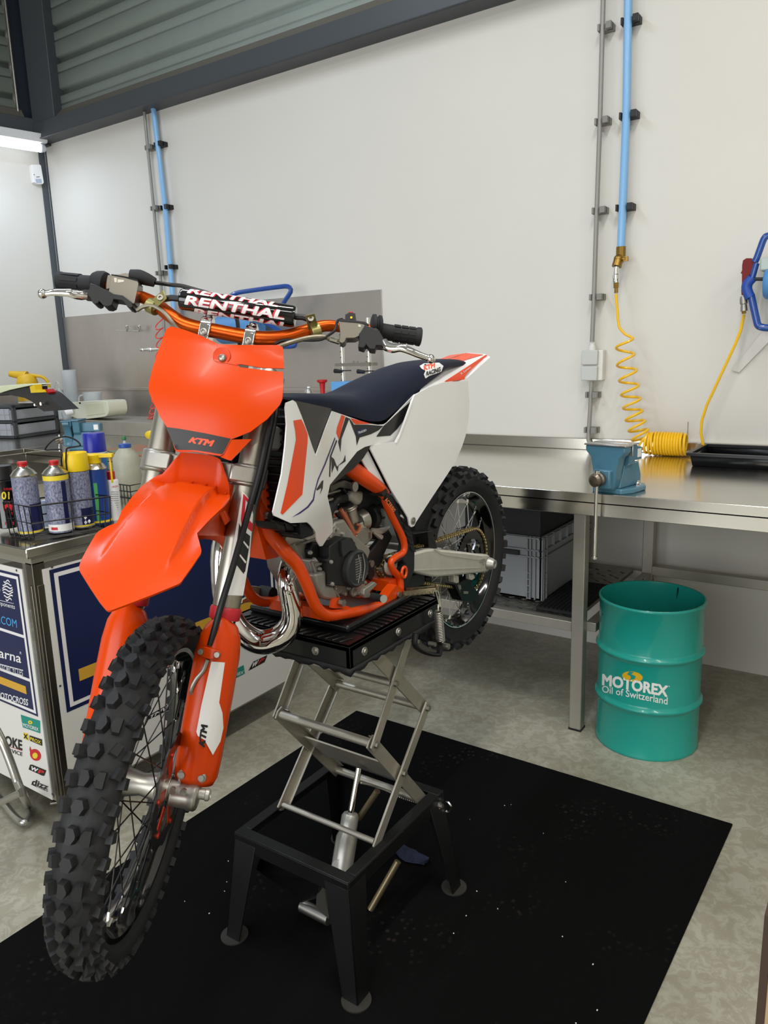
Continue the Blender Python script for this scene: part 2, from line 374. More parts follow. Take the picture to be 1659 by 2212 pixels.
# brass valve + coupling
m_brass = mat('aged_brass', '#9c7b3c', .35, .95, var=.25, vscale=30)
pv = hit(1341, 548, 'w', 1, 3.59)
t = thing('air_outlet_valve', 'brass elbow valve with chrome quick coupling under the blue pipe', 'valve', tuple(hit(1334, 620, 'w', 1, 3.57)))
b = MB(); b.cyl(pv+[0, 0, .03], pv+[0, 0, -.03], .022, n=8); q1 = hit(1336, 560, 'w', 1, 3.57); b.sphere(q1, .022); b.cyl(pv+[0, 0, -.03], q1, .018)
q2 = hit(1332, 576, 'w', 1, 3.56); b.cyl(q1, q2, .02, .022); q3 = hit(1352, 559, 'w', 1, 3.57); b.cyl(q1, q3, .01, .009); b.box(q3, (.02, .012, .02)); build('elbow', b, m_brass, t)
b = MB(); q4 = hit(1331, 592, 'w', 1, 3.56); q5 = hit(1331, 611, 'w', 1, 3.56); b.cyl(q2, q4, .012); b.turn(q4, q5-q4, [(0, .012), (.004, .0165), (.02, .0165), (.022, .014), (.03, .0165), (float(np.linalg.norm(q5-q4)), .013)], 14); build('quick_coupling', b, m_chrome, t)
b = MB(); q6 = hit(1331, 633, 'w', 1, 3.56); b.cyl(q5, q5+(q6-q5)*.5, .012, n=6); b.cyl(q5+(q6-q5)*.5, q6, .008, .009, n=8); build('hose_nut', b, m_brass, t)
# yellow coil hose
m_hosey = mat('yellow_hose', '#e9b714', .35, coat=.2)
S35 = Surf('w', 1, 3.53)
zr = lambda *P: [S35.put(*p) for p in ZR(*P)]
path = zr((443, 630), (452, 720), (458, 820), (470, 880), (510, 925))
# coil: centreline in picture, turn by turn, then tight loops lying on the bench
cen = zr((508, 960), (512, 1080), (528, 1200), (542, 1310), (556, 1410), (572, 1500), (592, 1580), (615, 1650), (645, 1710), (690, 1760), (740, 1785), (800, 1795), (860, 1795), (920, 1790), (965, 1775))
turns = [0, 1, 2, 3, 4, 5, 6, 7, 8.2, 10, 12.2, 15, 18, 21, 22.6]
rads = [.036, .040, .041, .041, .041, .041, .041, .042, .044, .047, .049, .049, .049, .048, .046]
cen = [np.array([c[0], c[1], max(c[2], 1.066)]) for c in cen]
cs = catmull(cen, 60); tt = np.interp(np.linspace(0, len(cen)-1, len(cs)), range(len(cen)), turns); rr = np.interp(np.linspace(0, len(cen)-1, len(cs)), range(len(cen)), rads)
for i, c in enumerate(cs):
    d = cs[min(i+1, len(cs)-1)]-cs[max(i-1, 0)]; d = d/np.linalg.norm(d)
    v = np.array([0, 1., 0]); u = np.cross(v, d); u /= np.linalg.norm(u)
    a = 2*math.pi*tt[i]-math.pi*.1; path.append(c+rr[i]*(math.cos(a)*u*-1.0+math.sin(a)*v*-.9))
path += zr((1080, 1800), (1085, 1740), (1068, 1650), (1075, 1560), (1110, 1450), (1180, 1300), (1250, 1150), (1320, 1000), (1360, 900), (1385, 780))
b = MB(); b.tube(path, .0062, 7); build('coiled_air_hose', b, m_hosey, label='yellow spiral air hose hanging from the brass valve onto the steel bench', cat='hose', loc=(-.9, 3.53, 1.02))
# red blow gun
S34 = Surf('w', 1, 3.52)
t = thing('air_blow_gun', 'dark red air blow gun hooked on the blue hose reel frame', 'air gun', tuple(S34.put(1607, 680)))
zq = Z(1440, 500, 7.575)
b = MB(); b.patch(S34, zq((1400, 445), (1320, 445), (1265, 480), (1250, 560), (1250, 640), (1225, 690), (1248, 700), (1245, 900), (1235, 970), (1240, 1045), (1275, 1050), (1280, 900), (1310, 800), (1370, 710), (1440, 690), (1475, 640), (1485, 560), (1460, 480)), .0, .022, step=6); build('body', b, mat('dark_red_gun', '#6d1013', .5, spec=.3), t, bevel=.008)
b = MB(); p = S34.put(1607, 640, -.011); p2 = S34.put(1608, 665, -.011); p3 = S34.put(1608, 678, -.011); b.turn(p, p2-p, [(0, .011), (.01, .015), (.03, .015), (.034, .012), (.06, .014)], 14); build('coupling', b, m_galv, t)
b = MB(); b.cyl(p2, p3, .010, .009, n=6); build('hose_nut', b, m_brass, t)
# hose reels with blue tubular frames
m_blu = mat('royal_blue_tube', '#1f4690', .3, coat=.4)
m_lblu = mat('light_blue_drum', '#4a86be', .45)
t = thing('hose_reel', 'blue tubular hose reel on the wall at the right edge', 'hose reel', (-.35, 3.6, 1.6), 'blue hose reels on the back wall')
S33 = Surf('w', 1, 3.50)
b = MB(); b.tube([S33.put(*p) for p in zq((1380, 1040), (1400, 1130), (1470, 1450), (1500, 1540), (1570, 1570), (1660, 1580), (1900, 1590))], .0145, 12, sm=4)
b.tube([S33.put(*p) for p in zq((1440, 500), (1480, 420), (1560, 200), (1600, 110), (1660, 70), (1900, 60))], .0135, 12, sm=4)
b.tube([S33.put(*p) for p in zq((1470, 520), (1400, 760), (1350, 900), (1360, 1050))], .012, 12, sm=3); build('frame', b, m_blu, t)
b = MB(); b.tube([S33.put(*p) for p in zq((1400, 760), (1310, 880), (1330, 1000), (1370, 1080))], .02, 12, sm=4); build('handle_grip', b, mat('blue_grip', '#22489c', .45), t)
b = MB(); c = S33.put(1651, 613); b.turn(c, (1, 0, 0), [(0, .052), (.008, .060), (.02, .064), (.24, .064), (.25, .055)], 36); build('drum', b, m_lblu, t, bevel=.003)
b = MB(); c = S33.put(1655, 570); b.bb(c[0]-.018, c[0]+.4, 3.47, 3.62, c[2]-.028, c[2]+.022); build('bracket', b, mat('grey_green_bracket', '#a9b5b0', .4), t, bevel=.006)
b = MB(); b.cyl(S33.put(1625, 603), S33.put(1660, 603), .007); build('axle', b, m_black, t)
t = thing('hose_reel', 'blue tubular hose reel on the wall behind the padded handlebar', 'hose reel', (-3.25, 3.6, 1.7), 'blue hose reels on the back wall')
S = Surf('w', 1, 3.50)
b = MB(); b.tube([S.put(*p) for p in ((500, 680), (497, 645), (508, 634), (540, 628), (600, 620), (622, 619), (628, 630), (612, 655), (600, 690))], .014, 10, sm=3)
b.tube([S.put(*p) for p in ((500, 690), (510, 715), (560, 735), (600, 748), (634, 748), (638, 740))], .013, 10, sm=3); b.tube([S.put(*p) for p in ((560, 690), (600, 712), (640, 735))], .012, 10); build('frame', b, m_blu, t)
b = MB(); c = S.put(478, 712); b.turn(c, (1, 0, 0), [(0, .07), (.008, .085), (.02, .09), (.30, .09), (.315, .07)], 36); build('drum', b, m_lblu, t, bevel=.003)
# white light bracket below reel : aluminium folder
# steel ruler on the wall
Sw = Surf('w', 1, 3.632)
b = MB(); zz = ZR((1562, 740), (1500, 880), (1340, 1110), (1300, 1165), (1300, 1190), (1350, 1205), (1562, 905))
b.patch(Surf('w', 1, 3.636), [(1700, 640), (1660, 705), (1643, 722), (1596, 780), (1581, 797), (1584, 801), (1597, 804), (1659, 712+28), (1720, 660)], 0, .002, step=12); build('steel_rule', b, mat('pale_rule_metal', '#bdbab3', .4, .2), label='long bare metal rule hanging on the wall below the blue reel frame', cat='ruler', loc=tuple(Sw.put(1600, 800)))
# hooks on splash panel
b = MB(); y = 3.60
for x0 in (274, 301):
    P = [hit(x0+dx, yy, 'w', 1, y) for dx, yy in ((0, 716), (1, 711), (-2, 708), (0, 704), (3, 707), (2, 712))]; b.tube(P, .006, 8, sm=3)
b.cyl(hit(252, 714, 'w', 1, y+.02), hit(302, 715, 'w', 1, y+.02), .002)
b.cyl(hit(275, 714, 'w', 1, 3.64), hit(275, 714, 'w', 1, y), .003); b.cyl(hit(301, 713, 'w', 1, 3.64), hit(301, 713, 'w', 1, y), .003)
build('wall_hook', b, m_chrome, label='pair of small chrome hooks on a thin rail on the splash panel', cat='hook')
b = MB(); pa = hit(303, 755.5, 'w', 1, 3.5); pb = hit(352, 754, 'w', 1, 3.5); d = pb-pa; Ln = float(np.linalg.norm(d))
b.turn(pa, d, [(0, .007), (.01, .012), (.035, .013), (.04, .009), (.08, .01), (.085, .014), (.12, .014), (.125, .01), (Ln, .012)], 12)
build('air_coupling', b, m_chrome, label='chrome air coupling sticking out beside the orange number plate', cat='fitting')
# red spiral hose left of number plate
b = MB(); y = 3.45; pth = []
cen = [hit(*p, 'w', 1, y) for p in ((345, 690), (344, 713), (346, 735), (345, 760), (340, 790), (338, 830), (336, 866), (333, 880), (330, 893), (327, 902), (323, 912), (327, 930))]
cs = catmull(cen, 24)
for i, c in enumerate(cs):
    a = 2*math.pi*i/24*1.15; pth.append(c+np.array([.025*math.cos(a), .028*math.sin(a), .018*math.sin(a)]))
b.tube(pth, .0042, 6); build('coiled_air_hose', b, mat('red_hose', '#d0473a', .35), label='thin red spiral hose hanging behind the orange number plate', cat='hose')
# ================================================================== fluorescent lamp and detector (left wall)
e = hit(99, 318, 'l', 1, .14); print('lamp end', e)
t = thing('fluorescent_lamp', 'white fluorescent batten lamp glowing high on the left wall', 'lamp', tuple(T('l', (e[0], .1, 3.05))))
la = e[0]; z0 = e[2]
b = MB('l'); b.prism([(la, .07, z0+.075), (la, .20, z0+.075), (la, .18, z0+.02), (la, .09, z0+.02)], (1.55, 0, 0)); build('housing', b, mat('white_enamel', '#d9dadd', .4), t, bevel=.003)
m_tube = mat('lit_tube', '#f2f8ff', .4, emit=3.2)
b = MB('l'); b.tube([(la+.035, .14, z0-.012), (la+1.5, .14, z0-.012)], .03, 16); build('light_tube', b, m_tube, t)
b = MB('l'); b.turn((la+.04, .14, z0-.012), (-1, 0, 0), [(0, .03), (.012, .031), (.014, .026), (.03, .024), (.032, .015), (.04, .013)], 16); build('end_cap', b, mat('translucent_cap', '#c9cfd8', .3), t)
b = MB('l'); b.bb(la+.3, la+.36, 0, .1, z0+.02, z0+.07); build('bracket', b, m_dgrey, t)
zc = Z(0, 200, 7.375)
SL = Surf('l', 1, .05)
t = thing('motion_detector', 'small white motion detector on the left wall by the corner', 'sensor', tuple(SL.put(80, 395)))
b = MB(); b.patch(SL, zc((500, 1150), (640, 1145), (655, 1165), (700, 1430), (685, 1455), (600, 1455), (540, 1425), (520, 1320)), 0, .05, step=6); build('housing', b, m_white, t, bevel=.004)
b = MB(); b.patch(SL, zc((562, 1375), (655, 1375), (668, 1440), (580, 1440)), .0015, .002, step=5); build('lens', b, mat('grey_blue_lens', '#a9b6c4', .3), t)
b = MB(); b.patch(SL, zc((575, 1340), (630, 1336), (632, 1346), (577, 1350)), .001, .001, step=5); b.patch(SL, zc((538, 1300), (550, 1300), (550, 1316), (538, 1316)), .001, .001, step=5); build('indicator', b, m_dgrey, t)
# ================================================================== benches
t = thing('workbench', 'long stainless steel workbench along the back wall', 'workbench', (-2.5, 3.1, 0))
ZBN = 1.01
b = MB(); b.bb(-4.33, 1.6, 2.51, 3.63, .972, ZBN); b.bb(-4.33, 1.6, 2.51, 2.53, .93, .98); build('worktop', b, m_steel, t, bevel=.002)
b = MB(); b.bb(-2.45, 1.6, 3.612, 3.643, ZBN, 1.066); build('upstand', b, m_steel, t, bevel=.003)
b = MB(); b.bb(-4.3, 1.6, 2.70, 2.74, .895, .972); b.bb(-4.3, 1.6, 3.53, 3.57, .895, .972); build('frame_rail', b, m_steeld, t, bevel=.002)
for x, y in ((-.965, 2.73), (-2.5, 2.73), (-4.1, 2.73), (.75, 2.73), (-.925, 3.55), (-2.5, 3.55), (.75, 3.55)):
    b = MB(); b.bb(x-.024, x+.024, y-.024, y+.024, .004, .93); build('leg', b, m_steeld, t, bevel=.003)
    b = MB(); b.bb(x-.026, x+.026, y-.026, y+.026, 0, .008); build('foot', b, m_black, t)
b = MB(); b.bb(-4.1, -.99, 2.712, 2.748, .413, .453); b.bb(-.925, .75, 3.53, 3.57, .44, .485); b.bb(-4.1, -.94, 3.53, 3.57, .413, .453); b.bb(-.945, -.905, 2.75, 3.55, .413, .45); build('shelf_rail', b, m_steeld, t, bevel=.002)
m_tread = mat('aluminium_tread_plate', '#9a978e', .35, 1., var=.15, vscale=5)
b = MB(); b.bb(-2.48, -.99, 2.75, 3.56, .440, .455)
for i in range(46):
    for j in range(16):
        x = -1.95+i*.03; y = 2.765+j*.045+(i % 2)*.022
        if x > -1.02: continue
        a = .6 if (i+j) % 2 else -.6
        b.box((x, y, .456), (.024, .007, .003), rot([0, 0, 1], a))
build('shelf_plate', b, m_tread, t)
# corner bench running towards the camera on the left
t = thing('workbench', 'stainless steel bench along the left wall under the grey drawer unit', 'workbench', (-5.3, 2.2, 0))
b = MB(); b.prism([(-4.335, 3.25, .972), (-4.335, .3, .972), (-6.15, .3, .972), (-5.52, 3.25, .972)], (0, 0, .038)); b.bb(-4.35, -4.325, .3, 2.51, .93, .985); build('worktop', b, m_steel, t, bevel=.002)
b = MB(); b.bb(-4.40, -4.36, .4, 3.1, .80, .972); build('frame_rail', b, m_steeld, t, bevel=.002)
for y_ in (2.45, .5):
    b = MB(); b.bb(-4.42, -4.36, y_, y_+.06, 0, .9); build('leg', b, m_steeld, t, bevel=.002)
b = MB(); b.bb(-5.44, -2.476, 3.233, 3.63, ZBN, 1.104); build('raised_ledge', b, m_steeld, label='raised stainless ledge at the back of the left bench', cat='shelf', bevel=.002, loc=(-4, 3.4, ZBN))
# floor mat
m_mat = mat('black_carpet_mat', '#070707', .95, bump=.5, bscale=350, spec=.12)
def mat_stains(m):
    N = m.node_tree.nodes; L = m.node_tree.links; b = N['Principled BSDF']; tc = N.new('ShaderNodeTexCoord')
    vo = N.new('ShaderNodeTexVoronoi'); vo.inputs['Scale'].default_value = 48; L.new(tc.outputs['Object'], vo.inputs['Vector'])
    nz = N.new('ShaderNodeTexNoise'); nz.inputs['Scale'].default_value = 2.6; nz.inputs['Detail'].default_value = 3; L.new(tc.outputs['Object'], nz.inputs['Vector'])
    lt = N.new('ShaderNodeMapRange'); lt.inputs['From Min'].default_value = .32; lt.inputs['From Max'].default_value = .2; L.new(vo.outputs['Distance'], lt.inputs['Value'])
    l2 = N.new('ShaderNodeMapRange'); l2.inputs['From Min'].default_value = .56; l2.inputs['From Max'].default_value = .82; L.new(nz.outputs['Fac'], l2.inputs['Value'])
    mu = N.new('ShaderNodeMath'); mu.operation = 'MULTIPLY'; L.new(lt.outputs['Result'], mu.inputs[0]); L.new(l2.outputs['Result'], mu.inputs[1])
    mx = N.new('ShaderNodeMix'); mx.data_type = 'RGBA'; mx.inputs['A'].default_value = b.inputs['Base Color'].default_value; mx.inputs['B'].default_value = lin('#322b27'); L.new(mu.outputs[0], mx.inputs['Factor']); L.new(mx.outputs['Result'], b.inputs['Base Color'])
mat_stains(m_mat)
mc = [hit(*p, 'w', 2, .006) for p in ((770, 1535), (1583, 1780), (1390, 2212))]
c0, c1 = mc[0], mc[1]; dl = hit(0, 2037, 'w', 2, .006)-c0; dr = mc[2]-c1
b = MB(); b.prism([(c0[0], c0[1], 0.0005), (c1[0], c1[1], .0005), (c1[0]+dr[0]*2.2, c1[1]+dr[1]*2.2, .0005), (c0[0]+dl[0]*1.35, c0[1]+dl[1]*1.35, .0005)], (0, 0, .0075))
build('floor_mat', b, m_mat, label='large black mat under the lift stand, spotted and dusty', cat='mat', bevel=.003, loc=(float(c0[0]), float(c0[1]), 0))
rng = random.Random(3); spk = [(1174, 1800), (1104, 1738), (1090, 1740), (1015, 1770), (1222, 1905), (1281, 2083), (1290, 2182), (1244, 2210), (1215, 2023), (1075, 1963), (980, 2016), (1007, 1978), (490, 1905), (452, 1973), (493, 1860), (1030, 1925), (399, 1947), (485, 1925)]
t = None
b = MB()
for p in spk:
    q0 = hit(*p, 'w', 2, .009); s_ = rng.uniform(.0012, .0024); b.box(q0, (s_*1.4, s_, s_*.8), rot([0, 0, 1], rng.uniform(0, 3)))
build('crumb', b, m_white, label='scattered tiny white crumbs on the black mat', cat='debris', kind='stuff')
# drum
m_teal = mat('teal_drum_paint', '#1f9a8c', .25, coat=.35, var=.05, vscale=4)
dc = np.array([-.712, 2.802, 0]); dr_ = .192
t = thing('oil_drum', 'open teal steel oil drum standing by the bench leg', 'drum', tuple(dc))
b = MB(); r = dr_-.004
prof = [(0.0, r-.02), (.0, r), (.006, r+.003), (.012, r)]
for zb in (.193, .388): prof += [(zb-.02, r), (zb-.012, r+.002), (zb-.006, r+.008), (zb, r+.011), (zb+.006, r+.008), (zb+.012, r+.002), (zb+.02, r)]
prof += [(.565, r), (.570, r+.004), (.577, r+.005), (.581, r+.002), (.580, r-.003), (.572, r-.004), (.50, r-.004), (.02, r-.004), (.015, r-.02), (.015, .001)]
b.turn(dc, (0, 0, 1), prof, 72, cap=False); b.turn(dc, (0, 0, 1), [(0.002, r-.01), (.004, .001)], 72, cap=False)
build('drum_body', b, m_teal, t, ang=60)
def gdrum(p):
    return dc[1]-math.sqrt(max((r)**2-(p[0]-dc[0])**2, 1e-6))
SD = Surf('w', 1, gdrum, -1)
b = MB(); b.text(SD, 'MOTOREX', ZW((756, 1460), (1112, 1525), (1117, 1462), (758, 1396)), .001, bold=.045)
b.text(SD, 'Oil of Switzerland', ZW((757, 1497), (1112, 1566), (1114, 1526), (757, 1460)), .001, bold=.008)
b.text(SD, 'R', ZW((1119, 1470), (1125, 1471), (1125, 1463), (1119, 1462)), .001); build('lettering', b, mat('white_print', '#e8ebe6', .4), t)
b = MB(); S1 = SD; ell = [(922+56*math.cos(a)*1.0, 1413+28*math.sin(a)+6*math.cos(a)) for a in [2*math.pi*i/28 for i in range(28)]]
b.patch(S1, ZW(*ell), .001, 0, step=6); b.mt(1); b.patch(S1, ZW((905, 1385), (930, 1388), (915, 1400), (940, 1410), (935, 1425), (905, 1432), (915, 1420), (910, 1408), (893, 1400)), .0016, 0, step=5)
build('emblem', b, [mat('gold_print', '#dcae22', .4), m_teal], t)
b = MB()
for P in (((1165, 935), (1172, 925), (1174, 940), (1168, 970), (1160, 992), (1164, 960)), ((976, 882), (984, 880), (982, 890)), ((1030, 882), (1040, 882), (1036, 892))):
    S_ = Surf('w', 1, lambda p: dc[1]+math.sqrt(max((r-.004)**2-(p[0]-dc[0])**2, 1e-6)), -1); b.patch(S_, ZW(*P), .002, 0, step=4)
for P in (((752, 1078), (760, 1070), (762, 1078), (755, 1086)),): b.patch(SD, ZW(*P), .001, 0, step=4)
build('oil_stain', b, mat('dark_drip', '#12302c', .3), t)
# crate on shelf
m_crate = mat('grey_crate_plastic', '#8f9396', .5, var=.05)
cx0, cx1, cy0, cy1, cz0 = -1.585, -1.172, 2.862, 3.46, .4585
cz1 = float(hit(1170, 1163, 'w', 1, cy0)[2]); print('crate top', cz1)
t = thing('storage_crate', 'grey plastic stacking crate on the shelf under the bench', 'crate', ((cx0+cx1)/2, cy0+.3, cz0))
b = MB(); wl = .012
b.bb(cx0+.015, cx1-.015, cy0+.012, cy1-.012, cz0, cz0+.01)
b.bb(cx0+.012, cx1-.012, cy0+.012, cy0+.022, cz0, cz1); b.bb(cx0+.012, cx1-.012, cy1-.022, cy1-.012, cz0, cz1); b.bb(cx0+.012, cx0+.022, cy0+.012, cy1-.012, cz0, cz1); b.bb(cx1-.022, cx1-.012, cy0+.012, cy1-.012, cz0, cz1)
for z in (cz1-.008, cz1-.06, cz1-.09): b.bb(cx0+.002, cx1-.002, cy0, cy0+.02, z, z+.006); b.bb(cx0+.002, cx1-.002, cy1-.02, cy1, z, z+.006); b.bb(cx1-.02, cx1, cy0, cy1, z, z+.006)
for x in (cx1-.075, cx1-.06, cx1-.04, cx1-.008, cx0, cx0+.04): b.bb(x, x+.005, cy0, cy0+.014, cz0+.004, cz1)
for z in [cz0+.005+.028*i for i in range(5)]: b.bb(cx1-.075, cx1-.055, cy0+.001, cy0+.013, z, z+.004); b.bb(cx1-.013, cx1-.001, cy0+.02, cy0+.045, z, z+.004)
for y in (cy0+.012, cy0+.045, cy0+.12, cy0+.2, cy0+.28, cy0+.36): b.bb(cx1-.014, cx1, y, y+.005, cz1-.06 if y > cy0+.05 else cz0, cz1)
build('crate_body', b, m_crate, t, bevel=.001)
b = MB(); b.bb(cx0+.04, cx1-.11, cy0-.002, cy0+.008, cz1-.085, cz1-.065); build('handle_opening', b, m_black, t)
b = MB(); b.bb(cx0+.03, cx1-.025, cy0+.03, cy1-.05, cz0+.02, .885); build('black_box', b, mat('matt_black_box', '#18191c', .6), label='matt black box stacked in the grey crate under the bench', cat='box', bevel=.006, loc=(cx0+.2, cy0+.25, cz0+.02))
b = MB(); b.bb(-1.165, -1.0, 2.775, 3.2, .457, .469)
for i in range(9): b.bb(-1.16+.018*i, -1.152+.018*i, 2.78, 3.19, .468, .472)
build('rubber_mat', b, m_rub2, label='ribbed black rubber mat offcut beside the grey crate', cat='mat', loc=(-1.09, 2.98, .457))
# tray on bench
tx = hit(1503, 990, 'w', 2, 1.015); ty = hit(1585, 1012, 'w', 2, 1.012)
t = None
b = MB(); X0, X1, Y0, Y1 = -.70, -.14, 3.255, 3.575
b.bb(X0+.015, X1-.015, Y0+.015, Y1-.015, 1.012, 1.018)
for q in (((X0+.01, Y0+.01), (X1-.01, Y0+.01), (X1, Y0), (X0, Y0)), ((X0+.01, Y1-.01), (X1-.01, Y1-.01), (X1, Y1), (X0, Y1)), ((X0+.01, Y0+.01), (X0+.01, Y1-.01), (X0, Y1), (X0, Y0)), ((X1-.01, Y0+.01), (X1-.01, Y1-.01), (X1, Y1), (X1, Y0))):
    A_, B_, C_, D_ = q; vs = [(A_[0], A_[1], 1.012), (B_[0], B_[1], 1.012), (C_[0], C_[1], 1.062), (D_[0], D_[1], 1.062)]
    n_ = np.array([.006, .006, 0]); s_ = 1 if q[2][0] > q[3][0] or q[2][1] > q[3][1] else 1
    b.add(vs, [(0, 1, 2, 3)])
b.bb(X0-.012, X1+.012, Y0-.012, Y0+.004, 1.056, 1.066); b.bb(X0-.012, X1+.012, Y1-.004, Y1+.012, 1.056, 1.066); b.bb(X0-.012, X0+.004, Y0, Y1, 1.056, 1.066); b.bb(X1-.004, X1+.012, Y0, Y1, 1.056, 1.066)
build('drip_tray', b, mat('black_tray', '#0f1012', .35), label='shallow black plastic tray on the bench beside the yellow hose', cat='tray', loc=(-.4, 3.4, 1.012), solid=.003)
p = hit(1655, 1004, 'w', 2, 1.014)
b = MB(); b.box((p[0]+.03, p[1]-.02, 1.018), (.10, .05, .012), rot([0, 0, 1], .5)); build('wood_offcut', b, mat('pale_wood', '#c99b62', .6, var=.2, vscale=20), label='small pale wood offcut on the bench at the right edge', cat='wood', bevel=.001)
b = MB(); b.cyl((-.79, 3.6, 1.102), (-.79, 3.6, 1.16), .002)  # thin rod behind hose
build('wall_nail', b, m_galv, label='thin nail standing behind the yellow spiral hose', cat='nail')
# ================================================================== vises
def make_vise(loc, ang, lab, capm, hand=(0.012, -.075), rodlen=.20, rodup=.02, rodvec=(.045, 0, -1)):
    t = thing('bench_vise', lab, 'vise', loc, 'blue bench vises'); L0 = np.array(loc, float); R = rot([0, 0, 1], ang)
    class VM(MB):
        def w(s, p): return L0+R@np.array(p, float)
    b = VM(); b.prism([(-.055, .02, 0), (.055, .02, 0), (.075, .06, 0), (.075, .15, 0), (.05, .19, 0), (-.05, .19, 0), (-.075, .15, 0), (-.075, .06, 0)], (0, 0, .018))
    b.prism([(-.045, .03, .018), (-.045, .17, .018), (-.045, .17, .05), (-.045, .15, .10), (-.045, .055, .10), (-.045, .045, .06)], (.09, 0, 0))
    b.prism([(-.06, .055, .10), (-.07, .055, .165), (.07, .055, .165), (.06, .055, .10), (.04, .055, .08), (-.04, .055, .08)], (0, .04, 0))
    b.prism([(-.03, .09, .10), (-.03, .20, .10), (-.03, .20, .145), (-.03, .17, .15), (-.03, .09, .15)], (.06, 0, 0)); build('fixed_jaw', b, m_blue, t, bevel=.004)
    b = VM(); b.prism([(-.075, .0, .165), (.075, .0, .165), (.075, .0, .145), (.055, .0, .125), (.045, .0, .08), (.04, .0, .03), (.03, .0, .012), (-.03, .0, .012), (-.04, .0, .03), (-.045, .0, .08), (-.055, .0, .125), (-.075, .0, .145)], (0, .042, 0))
    b.bb(-.032, .032, -.018, .03, .02, .085); b.bb(-.03, .03, .03, .16, .05, .078); build('moving_jaw', b, m_blue, t, bevel=.005)
    b = VM(); b.bb(-.078, .078, -.004, .048, .164, .170); b.bb(-.078, .078, .046, .05, .13, .17); b.bb(-.075, .075, .052, .095, .166, .172); b.bb(-.075, .075, .05, .054, .14, .172); build('jaw_cap', b, capm, t, bevel=.0015)
    b = VM(); b.turn((0, -.018, .055), (0, -1, 0), [(0, .02), (.01, .024), (.02, .024), (.024, .018), (.03, .022), (.042, .023), (.05, .016), (.052, .006)], 20); build('screw_head', b, mat('worn_steel', '#7a7064', .35, .9), t)
    b = VM(); c = np.array([0, -.045, .055]); v = np.array(rodvec, float); v /= np.linalg.norm(v); b.cyl(c-v*rodup, c+v*rodlen, .0062, n=12); b.cyl(c+v*rodlen, c+v*(rodlen+.008), .010, n=12); b.cyl(c-v*(rodup+.012), c-v*rodup, .010, n=12); build('handle_bar', b, m_chrome, t)
    for x in (-.055, .055):
        b = VM(); b.cyl((x, .13, .018), (x, .13, .026), .011, n=6); b.cyl((x, .13, .026), (x, .13, .036), .006, n=10); build('bolt', b, m_chrome, t)
    b = VM(); b.bb(.0305, .0315, .165, .19, .11, .14); build('maker_tag', b, m_wht2, t)
    return t
p = hit(1290, 1072, 'w', 2, ZBN)
make_vise((float(p[0])+.005, 2.515, ZBN), -.22, 'blue bench vise with grey jaw caps at the front edge of the back bench', mat('zinc_caps', '#c3c2c0', .25, .9), rodvec=(-.02, .03, -1), rodlen=.27)
make_vise((-4.02, 2.60, ZBN), -.9, 'blue bench vise on the corner of the left bench behind the spray cans', m_blue, rodvec=(.0, -.15, -1), rodlen=.2)
# ================================================================== bench-top things on the left
def zat(P, py):
    """height above point P (room x,y) that shows at picture row py"""
    lo, hi = 0., 3.2
    for _ in range(40):
        m = (lo+hi)/2; v = MC@(np.array([P[0], P[1], m])-CAM); y = F*v[1]/v[2]+1106
        if y > py: lo = m
        else: hi = m
    return (lo+hi)/2
# drawer unit
A_ = hit(35, 948, 'w', 2, ZBN); B_ = hit(131, 934, 'w', 2, ZBN); zt = zat(A_, 876); dx = B_-A_; dx[2] = 0; nrm = dx/np.linalg.norm(dx); lf = np.array([-nrm[1], nrm[0], 0])
Ld = float(np.linalg.norm(dx)); Wd = .36; print('drawer', A_, B_, zt)
t = thing('drawer_unit', 'dark grey desktop drawer unit with clear drawers on the left bench', 'drawer unit', (float(A_[0]), float(A_[1]), ZBN))
class DM(MB):   # local: x along the long side (away), y to the left front width, z up
    def w(s, p): return A_*[1, 1, 0]+nrm*p[0]+lf*p[1]+np.array([0, 0, p[2]])
z0 = ZBN+.002; m_dg = mat('charcoal_plastic', '#3f4245', .45); m_clr = mat('frosted_drawer', '#a9acb2', .35, alpha=.85)
b = DM(); zm = (z0+zt)/2
for z in (z0, zm-.008, zt-.018): b.bb(0, Ld, 0, Wd, z, z+.018)
for x in (0, Ld-.03): b.bb(x, x+.03, 0, .02, z0, zt); b.bb(x, x+.03, Wd-.02, Wd, z0, zt)
b.bb(Ld-.01, Ld, 0, Wd, z0, zt); build('frame', b, m_dg, t, bevel=.002)
for za, zb in ((z0+.02, zm-.012), (zm+.014, zt-.022)):
    b = DM(); b.bb(-.012, .0, .022, Wd-.022, za, zb); b.bb(-.012, Ld-.03, .012, .016, za, zb-.01); b.bb(-.012, Ld-.03, Wd-.02, Wd-.016, za, zb-.01); b.bb(0, Ld-.03, .012, Wd-.016, za, za+.004)
    for y in (.06, .12, .18, .24, .30): b.bb(-.016, -.012, y, y+.004, za, zb)
    b.bb(-.016, -.012, .02, Wd-.02, (za+zb)/2, (za+zb)/2+.004); d = build('drawer', b, m_clr, t)
    b = DM(); b.bb(.05, .3, .03, .2, za+.005, za+.02+.03*(za < zm)*0.8); build('drawer_contents', b, mat('tan_card', '#bfa98a', .6), d)
